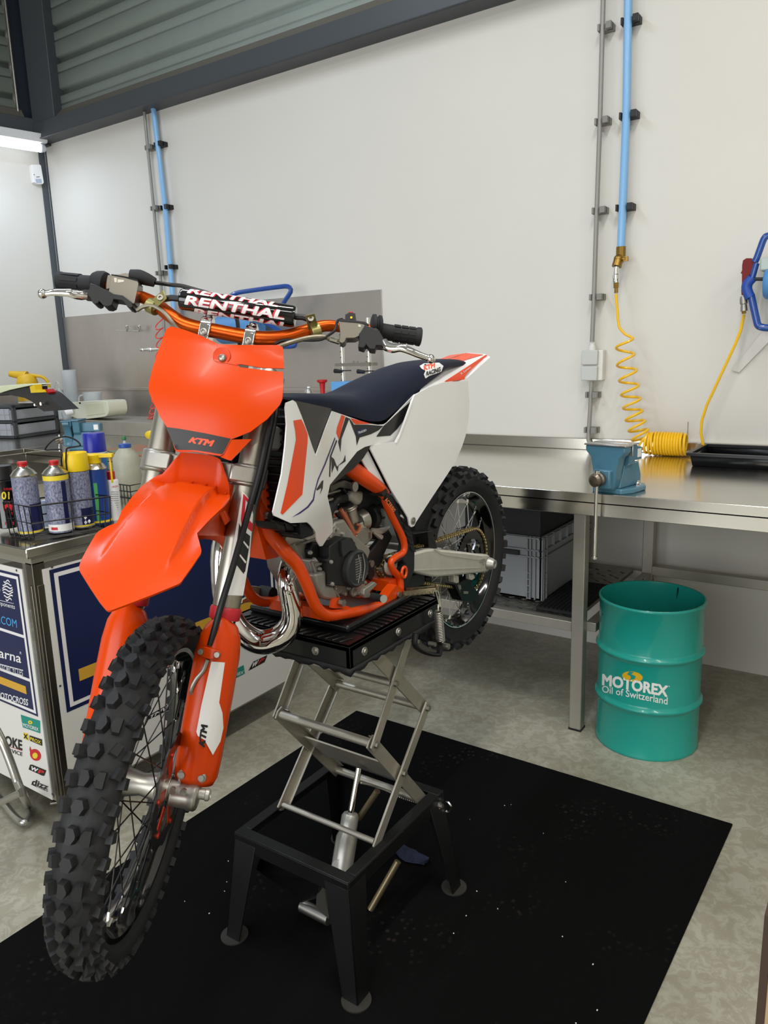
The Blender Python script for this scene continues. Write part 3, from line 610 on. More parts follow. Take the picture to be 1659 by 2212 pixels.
# fender lying on the drawer unit: white/yellow top skin over black inner
t = thing('plastic_fender', 'white and black motorcycle fender lying on the grey drawer unit', 'fender', (float(A_[0]), float(A_[1]), zt))
Sx = Surf('w', 1, 2.86, -1)
zl = Z(0, 640, 6.145)
b = MB(); b.patch(Sx, zl((-120, 1290), (0, 1285), (120, 1245), (300, 1205), (465, 1172), (440, 1160), (300, 1165), (100, 1180), (0, 1190), (-120, 1200)), 0, .12, step=8)
build('top_skin', b, mat('pale_yellow_white', '#dfe3bd', .35), t, bevel=.004)
b = MB(); b.patch(Sx, zl((-120, 1300), (0, 1288), (130, 1250), (300, 1215), (402, 1200), (415, 1280), (560, 1275), (600, 1300), (828, 1512), (560, 1532), (490, 1490), (400, 1400), (300, 1350), (100, 1310), (-120, 1330)), -.012, .11, step=8)
build('inner_skin', b, m_black, t, bevel=.004)
b = MB(); b.patch(Sx, zl((400, 1198), (465, 1172), (475, 1240), (540, 1240), (560, 1275), (415, 1282)), .003, .05, step=6); build('yellow_tab', b, m_yel, t)
b = MB(); b.patch(Sx, zl((440, 1275), (480, 1240), (560, 1235), (595, 1275), (590, 1295)), -.03, .05, step=6); build('red_fastener', b, m_red, t)
b = MB(); p = Sx.put(*zl((575, 1425))[0], .0); b.cyl(p, p+[0, -.02, 0], .012); p = Sx.put(*zl((485, 1440))[0], .0); b.cyl(p, p+[0, -.015, 0], .009); build('mount_bolt', b, m_chrome, t)
b = MB(); c = np.array([A_[0]-.05, A_[1]+.18, zt+.012]); b.box(c, (.14, .12, .012), rot([0, 0, 1], .4)); build('folded_cloth', b, m_wht2, label='folded white cloth on top of the grey drawer unit', cat='cloth', bevel=.004)
# yellow oil jug behind
P = hit(62, 850, 'w', 1, 3.11); P[2] = zt+.001; ztop = zat(P, 808); s_ = (ztop-zt)
t = thing('oil_jug', 'yellow plastic oil jug standing on the drawer unit behind the fender', 'jug', tuple(P))
b = MB(); b.turn(P, (0, 0, 1), [(0, .06), (.01, .075), (s_*.72, .072), (s_*.9, .06), (s_, .035), (s_*1.0, .02)], 24); v = -MC[0]*[1, 1, 0]
b.tube([P+[0, 0, s_*.9], P+v*.07+[0, 0, s_*.98], P+v*.12+[0, 0, s_*1.02]], [.04, .026, .02], 12, sm=3); build('jug_body', b, mat('dirty_yellow', '#d8ad1c', .45, var=.15, vscale=14), t)
b = MB(); b.tube([P-v*.03+[0, 0, s_*.96], P-v*.11+[0, 0, s_*.88], P-v*.145+[0, 0, s_*.72], P-v*.155+[0, 0, s_*.5]], .011, 10, sm=4); build('handle', b, MATS['dirty_yellow'], t)
m_ldpe = mat('frosted_clear_plastic', '#d3d8da', .35, alpha=.55)
m_milky = mat('milky_plastic', '#dcdcc6', .4, alpha=.93)
LG = 1.1045
P = np.array([-5.18, 3.42, LG]); zt2 = zat(P, 799)
b = MB(); h_ = zt2-LG; b.turn(P, (0, 0, 1), [(0, .05), (.005, .055), (.02, .05), (h_-.02, .052), (h_, .058), (h_, .053), (h_-.02, .048), (.02, .046), (.02, .002)], 24, cap=False)
build('measuring_cylinder', b, m_ldpe, label='tall clear plastic measuring cylinder in the back left corner', cat='measuring jug', loc=tuple(P))
P = np.array([-4.93, 3.43, LG]); zt2 = zat(P, 847); h_ = zt2-LG
t = thing('measuring_jug', 'small clear measuring jug behind the white jerrycan', 'measuring jug', tuple(P))
b = MB(); b.turn(P, (0, 0, 1), [(0, .055), (h_-.02, .065), (h_, .07), (h_, .066), (h_-.02, .061), (.01, .052), (.01, .002)], 24, cap=False); build('jug_body', b, m_ldpe, t)
b = MB(); b.tube([P-MC[0]*.06+[0, 0, h_*.9], P-MC[0]*.10+[0, 0, h_*.8], P-MC[0]*.10+[0, 0, h_*.35], P-MC[0]*.06+[0, 0, h_*.25]], .006, 8, sm=3); build('handle', b, m_ldpe, t)
P = np.array([-5.10, 3.28, LG]); zt2 = zat(P, 838); h_ = zt2-LG
t = thing('squeeze_bottle', 'clear squeeze wash bottle with bent spout beside the measuring cylinder', 'bottle', tuple(P))
b = MB(); b.turn(P, (0, 0, 1), [(0, .05), (.004, .055), (h_*.45, .055), (h_*.75, .035), (h_*.9, .014), (h_, .012)], 20); build('bottle_body', b, m_ldpe, t)
b = MB(); b.tube([P+[0, 0, h_*.9], P+[0, 0, h_*1.12], P+[-.03, 0, h_*1.2], P+[-.05, 0, h_*1.08], P+[-.08, 0, h_*.8]], .004, 8, sm=5); build('spout', b, m_ldpe, t)
# jerrycan lying on its side
t = thing('jerrycan', 'milky white jerrycan lying on its side on the raised ledge', 'jerrycan', (-4.75, 3.33, LG))
Sj = Surf('w', 1, 3.27)
b = MB(); b.patch(Sj, [(140, 893), (144, 881), (152, 870), (162, 868.5), (176, 867.5), (200, 866), (224, 865.5), (231, 869), (234, 886), (232, 895), (226, 900), (205, 903), (180, 906), (168, 905.5), (158, 901), (146, 899)], 0, -.16, step=7, sm=2)
build('can_body', b, m_milky, t, bevel=.014, seg=3)
b = MB(); b.patch(Sj, [(182, 873), (224, 870), (228, 893), (188, 898)], -.003, -.004, step=7); build('side_recess', b, mat('milky_recess', '#cfcfb2', .5), t, bevel=.001)
b = MB(); p = Sj.put(162, 888, -.02); b.cyl(p, p+np.array([-.02, -.05, -.01]), .021, .02, n=20); build('cap', b, m_white, t, bevel=.002)
b = MB(); p = T('w', (-5.02, 3.27, LG)); b.turn(p, (0, 0, 1), [(0, .035), (.05, .042), (.053, .045), (.053, .04), (.01, .032), (.01, .002)], 20, cap=False); build('plastic_cup', b, m_ldpe, label='small clear plastic cup beside the lying jerrycan', cat='cup', loc=tuple(p))
# things on the back bench seen past the bike
P = np.array([-2.73, 3.35, ZBN])
t = thing('wheel_truing_stand', 'wheel truing stand with two silver posts and crossbar on the bench', 'truing stand', (-2.42, 3.3, ZBN))
Y = 3.3
pA = hit(743, 850, 'w', 1, Y); pB = hit(800, 850, 'w', 1, Y)
b = MB()
for x_ in (pA[0], pB[0]):
    b.cyl((x_, Y, ZBN+.1), (x_, Y, float(hit(800, 686, 'w', 1, Y)[2])), .0115, n=14)
build('post', b, mat('bright_post', '#d8d6ce', .2, .8), t)
b = MB()
for x_ in (pA[0], pB[0]):
    for z in np.arange(1.25, 1.62, .03): b.cyl((x_-.004, Y-.0118, z), (x_-.004, Y-.0125, z), .0028, n=8)
build('post_hole', b, m_black, t)
b = MB(); pc = hit(728, 788, 'w', 1, Y); pd = hit(811, 786, 'w', 1, Y); b.bb(pc[0], pd[0], Y-.02, Y+.02, pc[2]-.008, pc[2]+.008); b.box((pB[0]-.01, Y-.022, pc[2]), (.06, .01, .02))
for q in ((763, 782), (772, 782), (790, 782)):
    p = hit(*q, 'w', 1, Y); b.cyl(p-[0, 0, .01], p+[0, 0, .006], .006, n=8)
build('crossbar', b, mat('grey_crossbar', '#7d776d', .45, .3), t)
for q in ((732, 801), (782, 802)):
    b = MB(); p = hit(*q, 'w', 1, Y-.04); b.cyl(p-[.028, 0, 0], p+[.015, 0, -.004], .012, .009, n=12); b.cyl(p+[.015, 0, 0], p+[.06, .03, 0], .003); build('knob', b, m_black, t)
b = MB(); b.bb(pA[0]-.01, pB[0]-.005, Y-.10, Y+.05, ZBN, float(hit(757, 823, 'w', 1, Y)[2])); build('base_block', b, mat('sky_blue_paint', '#5b97cf', .4), t, bevel=.003)
P = hit(697, 846, 'w', 1, 3.2)
b = MB(); b.turn(P-[0, 0, .12], (0, 0, 1), [(0, .02), (.12, .012), (.165, .016), (.172, .027), (.182, .028), (.184, .02)], 20); build('red_funnel', b, m_red, label='red plunger with flared top standing behind the bike seat', cat='tool', loc=tuple(P-[0, 0, .12]))
P = hit(667, 846, 'w', 1, 3.25); 
t = thing('spray_can', 'silver topped spray can just showing behind the navy seat nose', 'spray can', (float(P[0]), 3.25, ZBN))
z1 = float(P[2])
b = MB(); b.turn((P[0], 3.25, ZBN), (0, 0, 1), [(0, .031), (z1-ZBN-.015, .032), (z1-ZBN+.012, .02), (z1-ZBN+.02, .012)], 20); build('can_body', b, m_galv, t)
b = MB(); b.turn((P[0], 3.25, z1+.005), (0, 0, 1), [(0, .01), (.022, .008), (.024, .004)], 12); build('nozzle', b, m_white, t)
P = hit(327, 940, 'w', 2, ZBN+.05)
b = MB(); b.sphere(P, .032, 16, 10, (1.7, .8, .9)); build('yellow_grip_tool', b, m_yel, label='rounded yellow tool grip on the bench behind the silver fork tube', cat='tool', loc=tuple(P))
b = MB(); ps = [hit(*p, 'w', 2, ZBN+.001) for p in ((225, 972), (300, 960), (335, 968), (318, 985), (262, 984))]; b.prism(ps, (0, 0, .004))
m_pad = mat('patterned_bench_pad', '#3d8f6a', .5, var=.9, vscale=9, var2='#b54a36'); build('bench_pad', b, m_pad, label='green and red patterned pad on the bench edge', cat='pad', loc=tuple(ps[0]))
# ================================================================== cart
CZ = .975
t = thing('tool_cart', 'stainless rolling cart with white sticker panels and navy graphics', 'cart', (-2.6, 1.75, 0))
CX1, CX0, CY0, CY1 = -2.082, -3.15, 1.183, 2.31
b = MB(); b.bb(CX0-.02, CX1+.012, CY0-.018, CY1+.02, CZ-.032, CZ); build('worktop', b, m_steel, t, bevel=.004)
b = MB(); b.bb(CX0, CX1, CY0, CY1, CZ-.055, CZ-.03); b.bb(CX0, CX1-.002, CY0+.004, CY1, .13, .15); build('frame', b, m_steeld, t)
m_post = mat('post_steel', '#7d776d', .33, 1., var=.3, vscale=5, stretch=(8, 8, .6))
for x0, x1, y0, y1 in ((CX1-.035, CX1, CY0, CY0+.04), (CX1-.04, CX1, CY1-.04, CY1), (CX0, CX0+.04, CY0, CY0+.04), (CX0, CX0+.04, CY1-.04, CY1)):
    b = MB(); b.bb(x0, x1, y0, y1, .125, CZ-.05)
    if x1 == CX1 and y0 == CY0: b.bb(x0+.012, x1-.012, y0-.003, y0, .125, CZ-.12); b.bb(x1, x1+.003, y0+.008, y1-.008, .125, CZ-.12)
    build('corner_post', b, m_post, t, bevel=.003)
SR = Surf('w', 0, CX1, 1); SF = Surf('w', 1, CY0, -1)
zc1 = Z(0, 1140, 5.53); zc2 = Z(0, 1500, 5.53)
m_pan = mat('white_gloss_panel', '#dddbd5', .3, coat=.2)
# right panel
b = MB(); yA = float(hit(*zc1((495, 465))[0], 'w', 0, CX1)[1]); b.bb(CX1, CX1+.004, yA, CY1-.005, .14, .90); pr = build('side_panel', b, m_pan, t)
f = lambda *P: [np.array(p) for p in P]
def rect(b, S, y0, y1, z0, z1, off, x=True):
    c = CX1+off if x else CY0-off
    if x: b.add([(c, y0, z0), (c, y1, z0), (c, y1, z1), (c, y0, z1)], [(0, 1, 2, 3)])
    else: b.add([(y0, c, z0), (y1, c, z0), (y1, c, z1), (y0, c, z1)], [(0, 1, 2, 3)])
g0 = hit(*zc1((575, 505))[0], 'w', 0, CX1); g1 = hit(*zc2((793, 212))[0], 'w', 0, CX1); print('navy', g0, g1)
ya, zb_, za_ = float(g0[1]), float(g0[2]), float(g1[2]); ye = 2.21
b = MB(); rect(b, SR, ya, ye, za_, zb_, .0050); b.mt(1); d = .013; rect(b, SR, ya+d, ye-d, za_+d, zb_-d, .0056); b.mt(0); d = .026; rect(b, SR, ya+d, ye-d, za_+d, zb_-d, .0062)
b.mt(2); rect(b, SR, ya+.055, ye-.055, za_+.085, za_+.125, .0068)
build('navy_graphic', b, [m_navy, m_wht2, mat('gold_stripe', '#d19f35', .4)], pr)
# stickers on right panel low
b = MB(); zq5 = Z(80, 1280, 3.456)
def stick(nm, S, bg, bgm, items, par):
    b = MB(); b.patch(S, bg, .005, 0, step=30); mats = [bgm]
    for (txt, q, m_, bo, sh) in items:
        mats.append(m_); b.mt(len(mats)-1); b.text(S, txt, q, .0057, bo, sh)
    build(nm, b, mats, par)
m_pblk = mat('black_print', '#161616', .4); m_pwht = mat('white_ink', '#e2e2e0', .4); m_pred = mat('red_print', '#c02226', .4); m_pteal = mat('teal_print', '#14897a', .4); m_pcy = mat('cyan_print', '#4aa0d8', .4); m_pyel = mat('yellow_print', '#e2c92f', .4)
stick('brand_sticker', SR, zq5((820, 918), (985, 825), (975, 875), (812, 952)), m_pblk, [('TMV', zq5((832, 940), (968, 868), (974, 835), (836, 918)), m_pwht, .03, .2)], pr)
SRz = Z(500, 1380, 5.53)
stick('brand_sticker', SR, SRz((-40, 400), (135, 310), (148, 412), (-40, 510)), m_pteal, [('MOTOREX', SRz((-120, 500), (130, 412), (135, 375), (-120, 460)), m_pwht, .018, 0)], pr)
stick('brand_sticker', SR, SRz((190, 380), (250, 270), (420, 190), (400, 240), (385, 275)), m_pblk, [('W', SRz((225, 345), (300, 305), (320, 240), (250, 280)), m_pwht, .05, .2), ('P', SRz((300, 305), (370, 265), (395, 215), (320, 245)), m_pred, .05, .2)], pr)
# left front panel
xE = float(hit(*zc1((275, 495))[0], 'w', 1, CY0)[0]); zT = float(hit(*zc1((275, 495))[0], 'w', 1, CY0)[2])
b = MB(); b.bb(CX0+.05, xE, CY0-.004, CY0, .135, zT); pf_ = build('front_panel', b, m_pan, t)
g = [hit(*zc1(p)[0], 'w', 1, CY0) for p in ((245, 552), (350, 1300))]; gb = hit(*zc2((492, 268))[0], 'w', 1, CY0)
x1_ = float(g[0][0]); ztop = float(g[0][2]); zbot = float(gb[2]); zmid = float(hit(*zc1((335, 1300))[0], 'w', 1, CY0)[2]); print('front gfx', x1_, ztop, zmid, zbot)
b = MB(); rect(b, SF, CX0+.1, x1_, zbot, ztop, .005, False); b.mt(1); rect(b, SF, CX0+.11, x1_-.007, zbot+.008, ztop-.008, .0056, False); b.mt(0)
rect(b, SF, CX0+.12, x1_-.018, zmid+.004, ztop-.018, .0062, False); 
zg = float(hit(*Z(0, 1180, 2.514)((150, 790))[0], 'w', 1, CY0)[2]); zg2 = float(hit(*Z(0, 1180, 2.514)((190, 730))[0], 'w', 1, CY0)[2])
rect(b, SF, CX0+.12, x1_-.018, zg2+.004, zmid-.006, .0062, False); rect(b, SF, CX0+.12, x1_-.018, zbot+.018, zg2-.006, .0062, False)
b.mt(2); rect(b, SF, CX0+.14, x1_-.045, zg-.005, zg+.022, .0068, False)
build('navy_graphic', b, [m_navy, m_wht2, MATS['gold_stripe']], pf_)
z1_ = Z(0, 1180, 2.514)
for tx, qd, bo in (('components', [(-9, 1305), (36.7, 1317.6), (36.7, 1307), (-9, 1295)], .006), ('Husqvarna', [(-68, 1405.6), (50.3, 1437.5), (50.3, 1411), (-68, 1379)], .012), ('MOTORCYCLES', [(-6, 1443), (54, 1459), (54, 1446), (-6, 1430)], .006), ('MOTOCROSS', [(-3, 1504), (65, 1523), (65, 1509), (-3, 1491)], .02), ('R', zc1((262, 1500), (282, 1506), (282, 1478), (262, 1470)), .006)):
    b = MB(); b.text(SF, tx, qd, .0068, bo); build('white_lettering', b, m_pwht, pf_)
for qd in (z1_((-20, 626), (136, 668), (137, 672), (-20, 630)), z1_((-20, 282), (86, 307), (86, 309), (-20, 285))):
    b = MB(); b.patch(SF, qd, .0066, 0, step=40); build('white_rule', b, m_pwht, pf_)
b = MB(); b.text(SF, 'E.COM', [(-4, 1343), (41.4, 1355), (39.8, 1337.5), (-4, 1326)], .0068, -.0); build('blue_lettering', b, m_pcy, pf_)
b = MB()
for k in range(7):   # striped oval emblem
    yy = 625+k*36; hw = 62*math.sqrt(max(0, 1-((k-3)/3.7)**2))
    P = [(105+12*k/3-hw+2*hw*i/8, yy+14*math.sin(i*.9+k)) for i in range(9)]; P2 = [(x, y+16) for x, y in P][::-1]
    b.patch(SF, zc1(*(P+P2)), .0068, 0, step=40)
b.patch(SF, zc1((0, 655), (18, 690), (28, 740), (18, 790), (0, 815), (10, 760), (10, 710)), .0068, 0, step=40)
build('oval_emblem', b, m_pwht, pf_)
stick('brand_sticker', SF, zc2((264, 235), (495, 308), (498, 458), (288, 385)), m_pteal, [('MOTOREX', zc2((298, 375), (482, 432), (478, 390), (290, 330)), m_pwht, .018, 0), ('O', zc2((355, 345), (408, 350), (408, 308), (355, 300)), m_pyel, .1, 0)], pf_)
stick('brand_sticker', SF, zc2((368, 480), (518, 530), (522, 608), (372, 545)), m_pblk, [('PROX', zc2((378, 540), (512, 590), (508, 545), (374, 495)), m_pyel, .02, .2)], pf_)
stick('brand_sticker', SF, zc2((296, 447), (350, 460), (358, 545), (305, 520)), m_pyel, [('X', zc2((302, 515), (352, 530), (348, 470), (300, 460)), m_pblk, .05, 0)], pf_)
b = MB(); b.patch(SF, zc2(*[(440+66*math.cos(a), 715+70*math.sin(a)+15*math.cos(a)) for a in np.linspace(0, 6.1, 20)]), .005, 0, step=30); b.mt(1); b.patch(SF, zc2(*[(438+32*math.cos(a), 722+36*math.sin(a)) for a in np.linspace(0, 6.1, 14)]), .0056, 0, step=30)
b.mt(0); b.patch(SF, zc2((375, 610), (390, 650), (378, 690), (368, 650)), .005, 0, step=30); build('round_sticker', b, [m_pred, m_pyel], pf_)
stick('brand_sticker', SF, zc2((375, 832), (400, 830), (570, 900), (545, 965), (520, 962), (358, 888)), m_pblk, [('W', zc2((385, 888), (465, 925), (480, 880), (395, 845)), m_pwht, .05, .1), ('P', zc2((470, 928), (540, 950), (552, 908), (480, 880)), m_pred, .05, .1)], pf_)
b = MB(); b.text(SF, 'dizz', zc2((395, 1070), (590, 1130), (598, 1075), (405, 990)), .0055, .025, .1); b.text(SF, 'FACTORY', zc2((392, 1072), (592, 1158), (594, 1142), (394, 1056)), .0055, .03)
b.text(SF, '2STROKE', [(-27, 1596), (51.4, 1619.7), (50.6, 1597.6), (-27, 1574)], .0055, .03); b.text(SF, 'SERVICE', [(11, 1620), (51.7, 1632), (51.7, 1624), (11, 1611)], .0055, .008); build('black_lettering', b, m_pblk, pf_)
b = MB(); b.patch(SF, zc2((60, 590), (285, 662), (285, 667), (60, 595)), .0055, 0, step=40); build('red_rule', b, m_pred, pf_)
b = MB()
for S_, pts in ((SF, zc1((215, 505))+zc2((642, 1182))+[(96, 1489)]), (SR, zc1((610, 467))+[(128, 1481)])):
    for p in pts: p_ = S_.put(*p, .004); n_ = np.array([1, 0, 0]) if S_ is SR else np.array([0, -1, 0]); b.cyl(p_, p_+n_*.0018, .0035, n=10)
build('panel_screw', b, m_dgrey, t)
# casters
for cx, cy, a in ((CX1-.06, CY0+.05, .9), (CX1-.25, CY1-.25, .3), (CX0+.06, CY0+.06, .5), (CX0+.06, CY1-.1, .2)):
    R = rot([0, 0, 1], a)
    class CM(MB):
        def w(s, p): return np.array([cx, cy, 0])+R@np.array(p, float)
    b = CM(); b.bb(-.045, .045, -.04, .04, .118, .124); b.cyl((0, 0, .105), (0, 0, .12), .025)
    for s_ in (-1, 1): b.prism([(-.02, .018*s_, .108), (.03, .018*s_, .108), (.045, .018*s_, .04), (.02, .018*s_, .035), (-.01, .018*s_, .08)], (0, .003*s_, 0))
    cst = build('caster', b, m_galv, t, bevel=.001)
    b = CM(); b.turn((.03, -.014, .05), (0, 1, 0), [(0, .02), (0, .045), (.004, .05), (.024, .05), (.028, .045), (.028, .02)], 28); build('wheel', b, m_rub2, cst)
    b = CM(); b.cyl((.03, -.024, .05), (.03, .024, .05), .006); build('axle_bolt', b, m_chrome, cst)
# ================================================================== wire basket and cans on the cart
m_wire = mat('black_wire', '#101010', .4)
zz8 = lambda *P: [hit(*p, 'w', 2, CZ+.004) for p in Z8(*P)]
q = [hit(*p, 'w', 2, CZ+.006) for p in Z8((105, 1735), (345, 1785), (1100, 1672), (850, 1560))]
q[3] = q[0]+(q[2]-q[1])
t = thing('wire_basket', 'black wire carrier basket holding the spray cans on the cart', 'basket', tuple(q[1]))
up = np.array([0, 0, 1.]); ex = (q[0]-q[1]); ey = (q[2]-q[1]); print('basket', q, np.linalg.norm(ex), np.linalg.norm(ey))
hB = .105; b = MB(); W_ = .0022
crn = [q[1], q[0], q[3], q[2]]
for h in (.004, hB*.5, hB): b.tube([c+up*h+(c-(q[1]+q[3])/2)*.06*h/hB for c in crn], W_ if h != hB else .0028, 6, closed=True)
for (a_, c_, n) in ((q[1], q[0], 5), (q[0], q[3], 9), (q[3], q[2], 5), (q[2], q[1], 2)):
    for i in range(n+1):
        p = a_+(c_-a_)*i/n; b.cyl(p, p+up*hB+(p-(q[1]+q[3])/2)*.06, W_*.8, n=6)
for i in range(8): p = ex*i/7; b.cyl(q[1]+p, q[2]+p, W_*.8, n=6)
m1 = (q[1]+q[0])/2*.5+(q[2]+q[3])/2*.5
build('basket_frame', b, m_wire, t)
hz = Z8((610, 1000), (612, 890), (560, 880), (460, 885), (455, 865), (490, 820), (540, 780), (620, 755), (680, 755), (760, 790), (800, 835), (770, 850), (680, 865), (660, 890), (655, 1000))
cm = (q[0]+q[2])/2; Sb = Surf('w', 1, float(cm[1])+.03)
b = MB(); b.tube([Sb.put(*p) for p in hz]+[], .0026, 6, sm=3); p_ = Sb.put(*hz[0]); b.cyl(p_, (p_[0], p_[1], CZ+.01), .0026, n=6); p_ = Sb.put(*hz[-1]); b.cyl(p_, (p_[0], p_[1], CZ+.01), .0026, n=6); build('carry_handle', b, m_wire, t)
def can(px, py, top, wpx, lab, body, parts, base=CZ+.012, name='spray_can', dz=0, group=None):
    """px,py: picture point of the base centre; body profile fractions"""
    P = hit(px, py, 'w', 2, base); r = wpx/2*depth(P)/F; h = zat(P, top)-P[2]
    t = thing(name, lab, 'can' if name != 'plastic_bottle' else 'bottle', tuple(P), 'spray cans on the cart' if name != 'plastic_bottle' else None); print(lab[:24], P, 'r', round(r, 3), 'h', round(h, 3))
    for nm, prof, m in parts: 
        b = MB(); b.turn(P, up, [(a*h, c*r) for a, c in prof], 28); build(nm, b, m, t)
    return t, P, r, h
m_lab = mat('navy_label_small_print', '#2f3658', .4, var=.55, vscale=220, var2='#9a9db0', stretch=(1, 1, .6))
m_navy2 = mat('deep_navy_print', '#151a45', .35)
m_tin = mat('can_tin', '#b9b5aa', .25, 1.)
def cyl_surf(P, r, off=0):
    def g(p): return P[1]-math.sqrt(max(r*r-(p[0]-P[0])**2, 1e-7))
    return Surf('w', 1, g, -1)
def canband(t, P, r, h, za, zb, m, a0=None, a1=None, nm='label_band'):
    b = MB(); 
    if a0 is None: b.turn(P, up, [(za*h, r*1.01), (zb*h, r*1.01)], 28, cap=False)
    else:
        A = np.linspace(a0, a1, 10); b.rings([[P+up*za*h+1.012*r*np.array([math.cos(x), math.sin(x), 0]) for x in A], [P+up*zb*h+1.012*r*np.array([math.cos(x), math.sin(x), 0]) for x in A]], cap=False); b.f = [f for f in b.f]
        k = len(A); b.f = [(i, i+1, k+i+1, k+i) for i in range(k-1)]; b.m = [0]*(k-1)
    return build(nm, b, m, t)
# facing angle towards camera
def face(P): return math.atan2(-P[1], -P[0])
shoulder = lambda: [(.80, 1.0), (.815, 1.04), (.825, 1.04), (.835, .98), (.87, .82), (.91, .5), (.92, .42), (.935, .42)]
t, P, r, h = can(67, 1150, 997, 51, 'navy spray can with red nozzle at the front left of the basket', None, [('can_body', [(0, .93), (.012, 1.02), (.025, 1.0), (.80, 1.0)], m_lab), ('shoulder', shoulder(), m_tin), ('red_nozzle', [(.925, .36), (.97, .36), (.975, .42), (1.0, .38)], m_red)])
canband(t, P, r, h, .01, .045, m_pyel); fa = face(P); canband(t, P, r, h, .05, .42, m_navy2, fa+.15, fa+1.4)
t, P, r, h = can(134, 1147, 994, 51, 'spray can with yellow Petoline style neck band and red nozzle'.replace('Petoline style ', ''), None, [('can_body', [(0, .93), (.012, 1.02), (.025, 1.0), (.80, 1.0)], m_lab), ('shoulder', shoulder(), m_tin), ('red_nozzle', [(.925, .36), (.97, .36), (.975, .42), (1.0, .38)], m_red)])
canband(t, P, r, h, .735, .80, m_pyel); canband(t, P, r, h, .03, .125, m_pwht); Sc = cyl_surf(P, r*1.012); bb_ = MB(); bb_.text(Sc, 'Petoline', Z8((485, 1142), (598, 1126), (596, 1108), (483, 1122)), .0006, .03, .1); build('lettering', bb_, m_pblk, t)
fa = face(P); canband(t, P, r, h, .13, .72, m_navy2, fa+.35, fa+.75); canband(t, P, r, h, .05, .09, m_pred, fa-.9, fa-.3)
t, P, r, h = can(179, 1137, 977, 50, 'spray can with tall bright yellow cap in the basket', None, [('can_body', [(0, .93), (.012, 1.02), (.025, 1.0), (.755, 1.0)], m_lab), ('yellow_cap', [(.76, 1.03), (.77, 1.05), (.985, 1.0), (1.0, .96), (1.0, .9), (.98, .88)], m_yel), ('base_rim', [(-.002, .95), (.012, 1.04), (.02, .98)], m_tin)])
canband(t, P, r, h, .025, .045, m_pyel); fa = face(P); canband(t, P, r, h, .05, .27, m_navy2, fa+.0, fa+1.3)
b = MB(); Sc = cyl_surf(P, r*1.015)
for p in ((852, 1557), (855, 1605), (890, 1595)): b.patch(Sc, Z8((p[0]-16, p[1]), (p[0], p[1]+22), (p[0]+16, p[1]), (p[0], p[1]-22)), .0006, 0, step=20)
build('hazard_mark', b, m_pwht, t)
t, P, r, h = can(217, 1128, 980, 48, 'blue and green spray can with yellow straw trigger', None, [('can_body', [(0, .93), (.012, 1.02), (.025, 1.0), (.78, 1.0)], mat('blue_can_print', '#1d3e85', .35)), ('shoulder', [(.78, 1.0), (.79, 1.04), (.80, 1.0), (.85, .8), (.87, .6)], m_tin), ('yellow_trigger', [(.87, .62), (.93, .62), (.95, .66), (.985, .66), (1, .55)], m_yel)])
b = MB(); v = MC[0]*[1, 1, 0]; c = P+up*h*.97; b.box(c+v*r*.9, (r*1.7, r*.6, .012), rot(up, math.radians(34.5))); b.cyl(c+v*r*1.45, c+v*r*1.45-up*.09, .0035, n=8); build('straw_arm', b, m_yel, t, bevel=.002)
fa = face(P); canband(t, P, r, h, .05, .6, mat('green_print', '#4ba35a', .4), fa-.25, fa+.05); canband(t, P, r, h, .02, .05, m_pyel)
canband(t, P, r, h, .3, .76, m_lab, fa-1.5, fa-.5)
t, P, r, h = can(20, 1138, 1006, 42, 'black spray can printed with a yellow 01 at the left edge', None, [('can_body', [(0, .93), (.012, 1.02), (.025, 1.0), (.76, 1.0), (.77, 1.05), (.78, 1.0)], m_blackg), ('black_cap', [(.79, .98), (1.0, .94), (1.0, .9)], m_black)])
Sc = cyl_surf(P, r*1.012); b = MB(); b.text(Sc, '01', Z8((18, 1378), (98, 1375), (96, 1300), (15, 1300)), .0006, .03); b.mt(1); b.text(Sc, 'USER', Z8((40, 1285), (122, 1285), (124, 1262), (42, 1262)), .0006, .03)
b.patch(Sc, Z8((30, 1440), (85, 1390), (125, 1440), (120, 1490), (40, 1490)), .0006, 0, step=20); b.patch(Sc, Z8((50, 1505), (125, 1500), (125, 1530), (50, 1535)), .0006, 0, step=20); b.patch(Sc, Z8((50, 1600), (140, 1598), (140, 1630), (50, 1632)), .0006, 0, step=20); build('lettering', b, [m_pyel, m_pred], t)
t, P, r, h = can(220, 1108, 935, 46, 'spray can with tall royal blue cap behind the yellow capped can', None, [('can_body', [(0, .93), (.012, 1.02), (.025, 1.0), (.755, 1.0)], m_navy2), ('blue_cap', [(.77, 1.0), (.99, .97), (1.0, .92)], mat('royal_blue_cap', '#1b2390', .3))])
canband(t, P, r, h, .755, .768, m_pwht); canband(t, P, r, h, .55, .75, mat('mid_blue_print', '#27639a', .4))
t, P, r, h = can(249, 1122, 1018, 29, 'small white spray can with red cap at the right of the basket', None, [('can_body', [(0, .95), (.01, 1.0), (.80, 1.0), (.82, .95), (.84, .6)], m_white), ('red_cap', [(.84, .62), (.98, .62), (1, .55)], m_red)])
Sc = cyl_surf(P, r*1.01); b = MB()
for i in range(9): b.patch(Sc, Z8((1105, 1300+i*22), (1180, 1300+i*22), (1180, 1304+i*22), (1105, 1304+i*22)), .0005, 0, step=30)
b.mt(1); b.text(Sc, 'Oil Dot', Z8((1115, 1262), (1182, 1250), (1182, 1232), (1115, 1244)), .0005, .02); build('label_print', b, [m_dgrey, m_pred], t)
